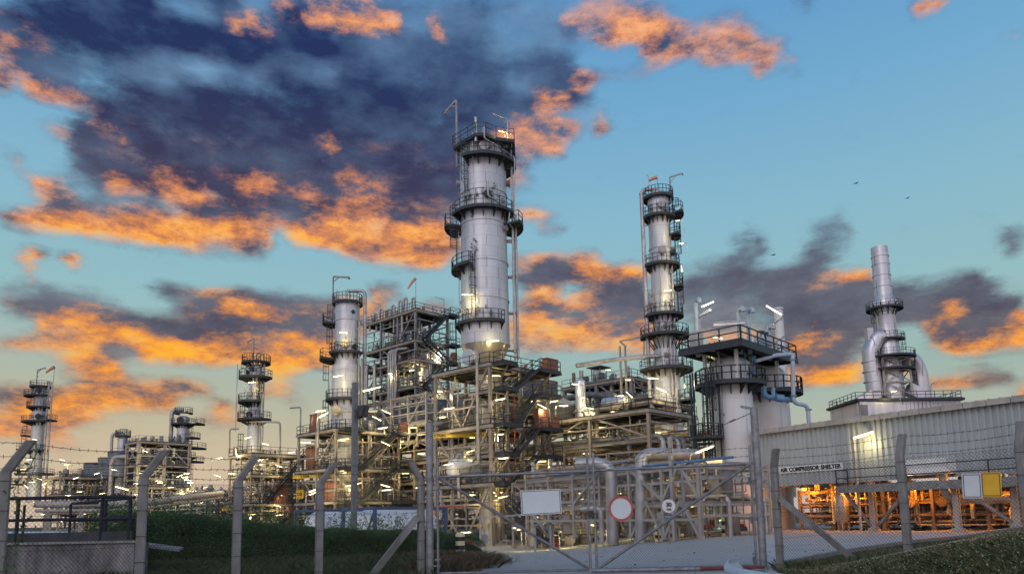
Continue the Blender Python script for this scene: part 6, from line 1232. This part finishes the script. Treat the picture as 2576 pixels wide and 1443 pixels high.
# ------------------------------------------------------------------ culvert wall, left
cw = thing('culvert_wall', 'stained concrete culvert wall at lower left', 'wall', P(170, 1400, 18)); a, b = P(-80, 1372, 18), P(338, 1367, 18); zt = a.z
mb = MB(); bx = P(178, 1275, 23.5).x+.3; q4 = [(a.x, 18), (b.x, 18), (b.x, 18.7), (bx, 24), (a.x, 24)]; mb.add([(x_, y_, -1.2) for x_, y_ in q4]+[(x_, y_, zt) for x_, y_ in q4], [(4, 3, 2, 1, 0), (5, 6, 7, 8, 9)]+[(i, (i+1) % 5, 5+(i+1) % 5, 5+i) for i in range(5)]); part(mb, 'body', 'stained_concrete', cw); mb = MB(); mb.box(a.x, b.x+.05, 17.94, 18.2, zt+.003, zt+.06); part(mb, 'coping', 'concrete', cw)
kr = thing('steel_platform_rail', 'dark blue-black tube railing standing on the culvert wall', 'railing', (a.x, 18.1, zt)); mb = MB(); mb.box(a.x, b.x-.08, 18.0, 18.06, zt+.062, zt+.28); part(mb, 'kick_plate', 'dark_steel', kr)
x1 = P(328, 1300, 18.05).x; zt2 = P(200, 1250, 18).z; zm = P(200, 1305, 18).z; r = .045; mb = MB(); back = P(178, 1275, 23.5); x0 = a.x
mb.tube(fillet([(x0, 18.03, zt2), (x1, 18.03, zt2), (x1, 18.03, zt+.1)], .15), r, 10); mb.tube([(x0, 18.03, zm), (x1, 18.03, zm)], r*.9, 10); part(mb, 'front_rail', 'dark_tube', kr); mb = MB(); mb.tube(fillet([(x0, 23.5, zt2+.02), (back.x, 23.5, zt2+.02), (x1, 18.2, zt2-.02)], .2), r*.9, 10); mb.tube(fillet([(x0, 23.5, zm), (back.x, 23.5, zm), (x1, 18.2, zm-.03)], .2), r*.8, 10); part(mb, 'back_rail', 'dark_tube', kr)
for u in (44, 256): mb = MB(); p = P(u, 1300, 18.03); mb.tube([(p.x, 18.03, zt+.05), (p.x, 18.03, zt2)], r, 10); part(mb, 'upright', 'dark_tube', kr)
for (X_, Y_) in ((P(60, 1300, 23.5).x, 23.5), (back.x, 23.5), (lerp(back.x, x1, .62), lerp(23.5, 18.2, .62))): mb = MB(); mb.tube([(X_, Y_, zt), (X_, Y_, zt2)], r*.9, 10); part(mb, 'upright', 'dark_tube', kr)
pp = thing('ground_pipe', 'pale pipes running low behind the dark railing at lower left', 'pipe', P(90, 1330, 30))
for v_, r_, m_ in ((1342, .11, 'pale_blue_paint'), (1350, .08, 'pipe_metal')):
    mb = MB(); mb.tube([P(-60, v_, 30), P(178, v_, 30)], r_, 10); part(mb, 'run', m_, pp)
for u in (20, 110): mb = MB(); p = P(u, 1342, 30); mb.bar((p.x, 30, gz(p.x, 30)), (p.x, 30, p.z), .15); part(mb, 'support', 'concrete', pp)
bigp = thing('ground_pipe', 'broad pale pipe on supports crossing the far left background', 'pipe', P(300, 1275, 95)); mb = MB(); mb.tube(fillet([P(90, 1268, 95), P(330, 1266, 95), P(560, 1240, 105)], 4), .42, 14); part(mb, 'run', 'pale_steel', bigp); mb = MB(); mb.tube([P(90, 1284, 95), P(330, 1282, 95), P(560, 1250, 105)], .22, 10); part(mb, 'run', 'pale_steel', bigp)
for u in (120, 205, 290, 345, 420, 500): mb = MB(); p = P(u, 1275, 95+max(0, u-330)*.043); mb.bar((p.x, p.y, gz(p.x, p.y)), (p.x, p.y, p.z-.3), .5); part(mb, 'support', 'pale_steel', bigp)
sl_ = thing('concrete_slab', 'tilted broken concrete slab under the hedge beside the culvert wall', 'slab', P(420, 1378, 20)); mb = MB(); mb.obox(P(405, 1374, 20), V((.5, .1, -.08)), V((-.1, .35, .02)), V((0, 0, .03))); part(mb, 'slab', 'grey_concrete', sl_)

# ------------------------------------------------------------------ greenery
def leaves(name, pts, size, m, parent=None, up=.3, aspect=.45, tri=True):
    """many single leaves at pts (n,3), as one mesh"""
    n = len(pts); d = rng.normal(size=(n, 3)); d[:, 2] = np.abs(d[:, 2])*up*2+up; d /= np.linalg.norm(d, axis=1)[:, None]
    e = np.cross(d, rng.normal(size=(n, 3))); e /= np.linalg.norm(e, axis=1)[:, None]; s = (rng.uniform(.6, 1.3, n)*size)[:, None]
    v = np.stack([pts, pts+d*s*.5+e*s*aspect*.5, pts+d*s, pts+d*s*.5-e*s*aspect*.5], 1).reshape(-1, 3)
    me = bpy.data.meshes.new(name); me.vertices.add(4*n); me.vertices.foreach_set('co', v.ravel().astype(np.float32))
    me.loops.add(4*n); me.loops.foreach_set('vertex_index', np.arange(4*n, dtype=np.int32)); me.polygons.add(n); me.polygons.foreach_set('loop_start', np.arange(0, 4*n, 4, dtype=np.int32))
    try: me.polygons.foreach_set('loop_total', np.full(n, 4, np.int32))
    except Exception: pass
    me.update(); me.validate(); me.materials.append(M[m]); o = bpy.data.objects.new(name, me); COL.objects.link(o)
    if parent: o.parent = parent; o.location = -wloc(parent)
    return o
def hedge(label, a, b, depth, hfun, n, lump=.35, sprigs=60, sp_h=.8):
    a, b = np.array(a), np.array(b); L = np.linalg.norm(b-a); d = (b-a)/L; nn = np.array((-d[1], d[0])); root = thing('hedge', label, 'hedge', (*(a+b)/2, gz(*((a+b)/2))))
    ph = rng.uniform(0, 6, 6); fx = lambda t: sum(math.sin(t*k*.9+p) for k, p in zip((1, 1.9, 3.1, 4.7, .5, 7.), ph))/6
    t = rng.uniform(0, L, n); w = rng.uniform(-.5, .5, n); q = rng.uniform(0, 1, n)**.6
    lumps = np.sin(t*2.3+ph[0])*np.sin(w*6+t*1.1+ph[1])*.5+np.sin(t*5.1+ph[2]+q*4)*.5
    prof = np.sqrt(np.clip(1-(2*w)**2, 0, 1))*.35+.65; hh = np.array([hfun(x/L) for x in t])
    side = np.where(rng.random(n) < .5, 0, 1)
    # shell: mostly near the outside
    z = np.where(side == 1, hh*prof*(1+.06*lumps)*(1-.10*rng.random(n)), hh*prof*q*.98)
    ww = np.where(side == 1, w, np.where(w > 0, .5-.12*rng.random(n), -.5+.16*rng.random(n)))*(1+.14*lumps)
    xy = a+np.outer(t, d)+np.outer(ww*depth, nn); g = np.array([gz(x, y) for x, y in xy]); leaves('foliage', np.column_stack([xy, g+z]), .058, 'leaf', root, aspect=.36)
    mb = MB(); k = int(L/1.2); nseg = 14
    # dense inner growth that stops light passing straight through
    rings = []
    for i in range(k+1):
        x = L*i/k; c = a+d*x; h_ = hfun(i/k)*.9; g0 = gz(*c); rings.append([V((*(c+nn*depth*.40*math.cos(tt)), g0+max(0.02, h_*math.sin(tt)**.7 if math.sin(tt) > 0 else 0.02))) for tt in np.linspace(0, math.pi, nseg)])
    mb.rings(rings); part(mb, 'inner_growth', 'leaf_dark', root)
    ps = []; tw = MB()
    for i in range(sprigs):
        x = random.uniform(0, L); c = a+d*x+nn*random.uniform(-.45, .3)*depth; z0 = gz(*c)+hfun(x/L)*.9; h = random.uniform(.3, 1)*sp_h; lean = V((random.uniform(-.4, .4), random.uniform(-.2, .2), 1)).normalized(); p0 = V((*c, z0)); tw.bar(p0, p0+lean*h, .012)
        for j in range(int(26*h)+6):
            f = random.random(); ps.append(p0+lean*h*f+V((random.gauss(0, .09), random.gauss(0, .09), random.gauss(0, .04)))*(1.15-f))
    if ps: leaves('sprigs', np.array([tuple(p) for p in ps]), .085, 'leaf_young', root)['kind'] = 'stuff'
    return root
def hz(tab):
    return lambda t: next((lerp(h0, h1, (t-t0)/(t1-t0)) for (t0, h0), (t1, h1) in zip(tab, tab[1:]) if t0 <= t <= t1), tab[-1][1])
hedge('long dark clipped hedge behind the left fence, taller at its left end', pz(300, 1300, 25), pz(1090, 1300, 30), 2.6, hz([(0, 1.7), (.15, 1.75), (.35, 1.5), (.55, 1.2), (.75, 1.1), (1, 1.05)]), 170000, sprigs=260, sp_h=.85)
hedge('short rounded hedge end beside the banded bollard, left of the yard', pz(1080, 1300, 31), pz(1180, 1300, 33), 2.0, hz([(0, 1.0), (.7, .95), (.92, .8), (1, .5)]), 14000, sprigs=12, sp_h=.5)
hedge('loose bush behind the dark tube railing, left', pz(215, 1300, 27), pz(330, 1300, 27), 2.2, hz([(0, .6), (.5, 1.7), (1, 2.0)]), 9000, sprigs=70, sp_h=.9)
cr = thing('creeper', 'thin leafy creeper climbing beside the nearest left fence post', 'plant', (-7.0, 10.45, 0)); ps = []; mb = MB(); pts = [V((-7.05+.12*math.sin(i*1.1)+i*.012, 10.4, .1+i*.17)) for i in range(14)]; mb.tube(pts, .006, 4); part(mb, 'stem', 'twig', cr)
for p in pts[2:]:
    for j in range(9): ps.append(p+V((random.gauss(.03, .07), random.gauss(0, .05), random.gauss(0, .06))))
leaves('foliage', np.array([tuple(p) for p in ps]), .08, 'leaf', cr)
bu = thing('bush', 'low dark bush at the bottom left corner before the culvert wall', 'bush', (-6.6, 11.5, 0)); ps = rng.normal(size=(4200, 3))*np.array((.45, .4, .2))+np.array((-7.6, 11.4, -.05)); leaves('foliage', ps, .055, 'leaf', bu); ps = rng.normal(size=(400, 3))*np.array((.35, .3, .22))+np.array((-7.3, 11.2, .2)); leaves('sprigs', ps, .05, 'leaf_young', bu)['kind'] = 'stuff'
def blades(name, xy, h, m, w=.012, lean=.5, kind=True, zoff=0.0):
    n = len(xy); g = np.array([gz(x, y) for x, y in xy])+zoff; hh = h*rng.uniform(.4, 1.2, n); an = rng.uniform(0, 6.283, n); ln = rng.normal(size=(n, 2))*lean*hh[:, None]
    b = np.column_stack([xy, g-.02]); e = np.column_stack([np.cos(an), np.sin(an), np.zeros(n)])*w; tip = b+np.column_stack([ln, hh]); mid = b+np.column_stack([ln*.35, hh*.6])
    v = np.stack([b-e, b+e, mid+e*.7, tip, mid-e*.7], 1).reshape(-1, 3)
    me = bpy.data.meshes.new(name); me.vertices.add(5*n); me.vertices.foreach_set('co', v.ravel().astype(np.float32)); me.loops.add(5*n); me.loops.foreach_set('vertex_index', np.arange(5*n, dtype=np.int32)); me.polygons.add(n); me.polygons.foreach_set('loop_start', np.arange(0, 5*n, 5, dtype=np.int32))
    try: me.polygons.foreach_set('loop_total', np.full(n, 5, np.int32))
    except Exception: pass
    me.update(); me.validate(); me.materials.append(M[m]); o = bpy.data.objects.new(name, me); COL.objects.link(o)
    return tag(o, None, None, kind='stuff')
def scatter(n, x0, x1, y0, y1, keep):
    xy = np.column_stack([rng.uniform(x0, x1, n), rng.uniform(y0, y1, n)]); return xy[[keep(x, y) for x, y in xy]]
clump = lambda x, y: .5+.5*math.sin(x*2.1+math.sin(y*1.7)*1.5)*math.sin(y*2.6+math.cos(x*1.3)*1.5)
onbank = lambda x, y: x > edge(RRT, y)+.1
onb = lambda x, y: onbank(x, y) and y*.27 < x < y*.76
bank = np.concatenate([scatter(420000, 2.5, 13, 6.5, 17, lambda x, y: onb(x, y) and random.random() < .5+.5*clump(x, y)), scatter(260000, 5, 30, 17, 38, lambda x, y: onb(x, y) and random.random() < .35+.65*clump(x, y))])
blades('grass', bank, .065, 'grass_bank', .007, .9); tag(bpy.data.objects['grass'], 'short rough grass over the bank at lower right', 'grass')
b2 = bank[rng.random(len(bank)) < .07]; o = blades('dry_grass', b2+rng.normal(size=b2.shape)*.05, .10, 'dry_grass', .005, .6); tag(o, 'dry straw-coloured stalks scattered through the bank grass', 'grass')
b3 = bank[rng.random(len(bank)) < .03]; fl_ = leaves('flowers', np.column_stack([b3, [gz(x, y)+.09 for x, y in b3]]), .016, 'flower', aspect=1.); tag(fl_, 'tiny pale flowers dotted over the bank grass', 'flowers', kind='stuff')
onleft = lambda x, y: x < edge(RL, y)-.05
lf = scatter(160000, -14, 1, 7, 29, lambda x, y: onleft(x, y) and abs(x) < y*.75 and not (x < -6.9*y/12 and y > 17.5 and y < 24.5) and random.random() < (.3+.7*clump(x, y)))
o = blades('grass', lf, .26, 'grass_dark', .008, .5); tag(o, 'longer dark grass along the hedge and fence at lower left', 'grass')
ed = np.array([(edge(RL, y)+random.gauss(-.55, .45), y+random.gauss(0, .3)) for y in rng.uniform(17.5, 27, 16000)]); ed = ed[[x < edge(RL, y)+.35+.35*math.sin(y*5) for x, y in ed]]
o = blades('weeds', ed, .32, 'dry_weed', .009, .7); tag(o, 'brownish weeds spilling from the grass patch on to the yard', 'weeds')
tf = np.array([(8.0+random.gauss(-1.1, .5), 15.6+random.gauss(.9, .6)) for _ in range(2500)]); o = blades('tall_grass', tf, .24, 'grass_bank', .006, .45); tag(o, 'taller grass tufts by the middle fence post on the bank', 'grass')
for i, (x, y, s_) in enumerate(((-.9, 24, .1), (1.2, 21, .09), (2.3, 19.5, .1), (3.4, 26, .12), (4.5, 22, .09), (.8, 18.2, .08), (5.2, 30, .12))):
    pass

lt = scatter(260, -2, 12, 16, 34, lambda x, y: edge(RL, y)+.2 < x < edge(RRT, y)-.2); lv = np.column_stack([lt, [gz(x, y)+.045 for x, y in lt]]); o = leaves('leaf_litter', lv, .07, 'dry_leaf', up=.05, aspect=.6); tag(o, 'dry brown leaves scattered over the yard', 'leaves', kind='stuff')
# ------------------------------------------------------------------ birds
for (u, v, s_, w) in ((2153, 461, .5, 'tiny dark bird gliding highest above the far chimney'), (2283, 498, .42, 'tiny dark bird right of the other two, above the chimney'), (1945, 641, .5, 'tiny dark bird flying lowest, over the tank platform')):
    c = P(u, v, 95); root = thing('bird', w, 'bird', c, 'birds in the sky'); mb = MB(); mb.lathe([(.02, -.5), (.1, -.3), (.16, 0), (.12, .25), (.07, .38), (.09, .46), (.02, .58)], 10, c, axis=(.95, .3, .05))
    for sg in (-1, 1):
        f = V((.95, .3, .05)); w_ = V((-.3, .95, .1))*sg; q = [c+f*.2, c+w_*.5+f*.28+DZ*.12, c+w_*1.2-f*.1+DZ*.05, c+w_*.55-f*.12+DZ*.1, c-f*.15]; mb.add([p+DZ*.02 for p in q]+[p-DZ*.02 for p in q], [(0, 1, 2, 3, 4), (9, 8, 7, 6, 5)]+[(i, (i+1) % 5, 5+(i+1) % 5, 5+i) for i in range(5)])
    for v_ in range(len(mb.v)): p = V(mb.v[v_]); mb.v[v_] = tuple(c+(p-c)*s_)
    part(mb, 'body', 'bird_black', root)

# ------------------------------------------------------------------ lamps
h = 'on the tallest column'
lamp(h, 1265, 332, 74, 24, -10); lamp(h, 1176, 741, 72.9, 30, 0); lamp(h, 1240, 857, 72.5, 32, 3, side=-1)
h = 'on the tallest column\'s stair frame'
for u, v, a, Y in ((1258, 1004, 10, 68.5), (1363, 1021, -28, 74), (1250, 945, 0, 73.5), (1109, 984, 5, 76), (1130, 1027, 8, 72), (1113, 1049, 6, 73), (1255, 1092, 0, 71.5), (1188, 1100, 0, 75), (1186, 1133, 18, 74), (1266, 1152, 5, 68.5), (1361, 1160, 5, 74), (1128, 1167, 12, 71.5), (1266, 1249, 12, 68.5), (1187, 1244, 0, 71), (1250, 1238, 0, 74), (1172, 1338, 0, 68)): lamp(h, u, v, Y, 26 if u not in (1188, 1187, 1113) else 14, a, side=1 if a < 0 else -1, wf=.3 if u in (1128, 1186, 1188) else 1.)
h = 'beside the right-hand air coolers'
for u, v, a in ((1393, 1009, 8), (1348, 1008, 0), (1418, 1020, 0)): lamp(h, u, v, 77, 22, a, side=-1)
h = 'on the column with the crane arm'
lamp(h, 864, 836, 90.4, 22, -4); lamp(h, 851, 945, 90, 26, 10, side=-1)
h = 'on the crane-arm column\'s frame'
for u, v, a, Y in ((807, 1033, 6, 86), (815, 1043, 30, 86), (769, 1112, 0, 89), (866, 1104, 8, 88.5), (863, 1180, 2, 89), (963, 1076, 8, 90), (970, 1115, -25, 90), (969, 1221, -16, 88), (972, 1232, 4, 89), (790, 1232, 18, 88), (790, 1239, 22, 87.5), (881, 1220, 10, 88), (899, 1216, 20, 88), (866, 1283, 4, 86), (935, 978, 14, 62), (971, 1035, -24, 92), (948, 1052, -26, 90), (820, 1215, 0, 94), (905, 1160, 0, 95)): lamp(h, u, v, Y, 24 if v != 978 else 46, a, side=1 if a < 0 else -1)
h = 'inside the tall open steel tower'
for u, v, a in ((1104, 888, -30), (1103, 899, 42), (1053, 916, 2), (1038, 931, 10), (1108, 983, 0), (1000, 905, 0), (985, 940, 0)): lamp(h, u, v, 108, 18 if u < 1100 else 22, a, m='lamp_tube_white' if u < 1105 and v < 900 else 'lamp_tube')
h = 'among the beams of the long pipe rack'
for u, v, a, Y in ((1040, 1075, 0, 94), (1010, 1110, 5, 97), (1060, 1140, 0, 93), (1020, 1190, 0, 95), (1055, 1225, 8, 92), (1435, 1085, 0, 84), (1475, 1140, 0, 82), (1420, 1185, 0, 84), (1515, 1075, 0, 80), (1390, 1130, 4, 86), (1505, 1200, 0, 79), (1330, 1215, 0, 88), (1395, 1240, 4, 85), (1200, 1180, 0, 93)): lamp(h, u, v, Y, 18, a)
h = 'around the dark-ringed column'
for u, v, a, Y in ((634, 961, 3, 105.6), (624, 1100, 12, 105.5), (668, 1116, -15, 106), (733, 1137, 5, 105), (550, 1152, 10, 106), (594, 1136, -80, 105), (634, 1167, 10, 105), (656, 1156, 8, 105), (701, 1171, -20, 105), (583, 1190, -3, 104), (547, 1196, -18, 104), (632, 1224, 4, 105), (701, 1243, -18, 105), (698, 1271, -18, 105), (633, 1293, 2, 103), (703, 1294, 2, 103)): lamp(h, u, v, Y, 18, a, side=1 if a < 0 else -1)
h = 'at the leftmost far column'
for u, v, a in ((87, 1105, -8), (74, 1155, 8), (100, 1204, -24), (112, 1216, 30), (65, 1222, -40), (80, 1212, 0), (58, 1180, 0)): lamp(h, u, v, 146, 13, a)
h = 'over the left background racks'
for u, v, a in ((157, 1156, -12), (169, 1168, 10), (244, 1190, 14), (191, 1202, 20), (287, 1181, -10), (210, 1293, 12), (161, 1308, 25), (200, 1236, 0), (172, 1245, 0), (258, 1240, 10), (310, 1250, 0), (340, 1243, 5), (90, 1262, 0), (110, 1293, 0)): lamp(h, u, v, 118 if v > 1280 else 132, 13, a)
lamp('big and close over the far left pipes', 307, 1227, 60, 33, -16)
h = 'around the far open steel tower'
for u, v, a in ((365, 1134, -14), (400, 1209, 0), (403, 1214, 0), (345, 1215, 5), (452, 1196, 30), (466, 1200, 4), (474, 1207, -14), (480, 1213, 0), (456, 1237, 24), (470, 1190, 4), (430, 1225, 0), (515, 1225, 5), (500, 1240, 0), (360, 1190, 0), (425, 1260, 0)): lamp(h, u, v, 136, 14, a)
h = 'on the right-hand column'
lamp(h, 1680, 730, 82.2, 20, 5); lamp(h, 1705, 555, 82, 12, 8); lamp(h, 1714, 612, 82, 12, 8); lamp(h, 1715, 674, 82, 16, 88, pole=0); lamp(h, 1664, 980, 80.5, 28, -22); lamp(h, 1642, 951, 80.5, 30, -3); lamp(h, 1745, 963, 82, 16, 88, pole=0); lamp(h, 1722, 970, 82, 10, 85, pole=0)
h = 'around the pinkish steel frame'
for u, v, a, Y in ((1583, 992, -42, 84), (1558, 995, 0, 85), (1551, 1018, 18, 84), (1548, 1036, -6, 82), (1639, 1086, -4, 82), (1656, 1087, -4, 82), (1565, 1167, 18, 64), (1600, 1130, 0, 88), (1700, 1160, 0, 84)): lamp(h, u, v, Y, 22 if v != 1087 else 15, a)
h = 'on the frame with the canopy roof'
for u, v, a in ((1448, 966, -3), (1475, 1025, -6), (1487, 1027, -8), (1530, 930, 0), (1580, 955, 0), (1465, 1000, 0)): lamp(h, u, v, 82, 20 if v == 966 else 14, a, wf=.4)
lamp('big and slanting before the caged ladder tower', 1772, 1130, 43, 50, 20, side=-1)
h = 'high over the tank platform'
lamp(h, 1780, 765, 54, 36, 24, m='lamp_tube_white', side=-1, pole=0, wf=.3); lamp(h, 1947, 780, 58, 46, -30, m='lamp_tube_white', pole=0, wf=.3)
h = 'under the tank platform'
for u, v in ((1800, 848), (1812, 850), (1785, 890), (1790, 926)): lamp(h, u, v, 60, 12, 0, pole=0)
h = 'in the front gantry behind the gate'
for u, v, a, Y in ((1758, 1269, 0, 46), (1743, 1272, 10, 47), (1663, 1246, 0, 54), (1637, 1309, 0, 54), (1815, 1306, 10, 52), (1772, 1337, 30, 50), (1662, 1203, 0, 52), (1673, 1205, -8, 50), (1653, 1200, 0, 54), (1492, 1320, -10, 50), (1480, 1315, 0, 54), (1720, 1290, 0, 52), (1560, 1240, 0, 56), (1590, 1320, 0, 56), (1530, 1335, 0, 54), (1600, 1215, 0, 54), (1700, 1240, 0, 55)): lamp(h, u, v, Y, 13, a, wf=.55)
h = 'around the low gantry and the canopy'
for u, v, a in ((1418, 1333, 18), (1305, 1331, 0), (1294, 1327, 0), (1350, 1300, 0), (1440, 1280, 0), (1390, 1345, 0), (1460, 1240, 0)): lamp(h, u, v, 58, 18 if u == 1418 else 9, a)
lamp('on the white pole of the compressor shelter', 2172, 1093, 46.6, 62, 16, side=-1, pole=0, r=.085, wf=.35)
h = 'behind the shelter pipework'
for u, v in ((2216, 1315), (2262, 1318), (2110, 1240), (2330, 1290)): lamp(h, u, v, 62, 9, -20)
lamp('at the foot of the far chimney', 2248, 984, 118, 18, 8)
build_lamps()
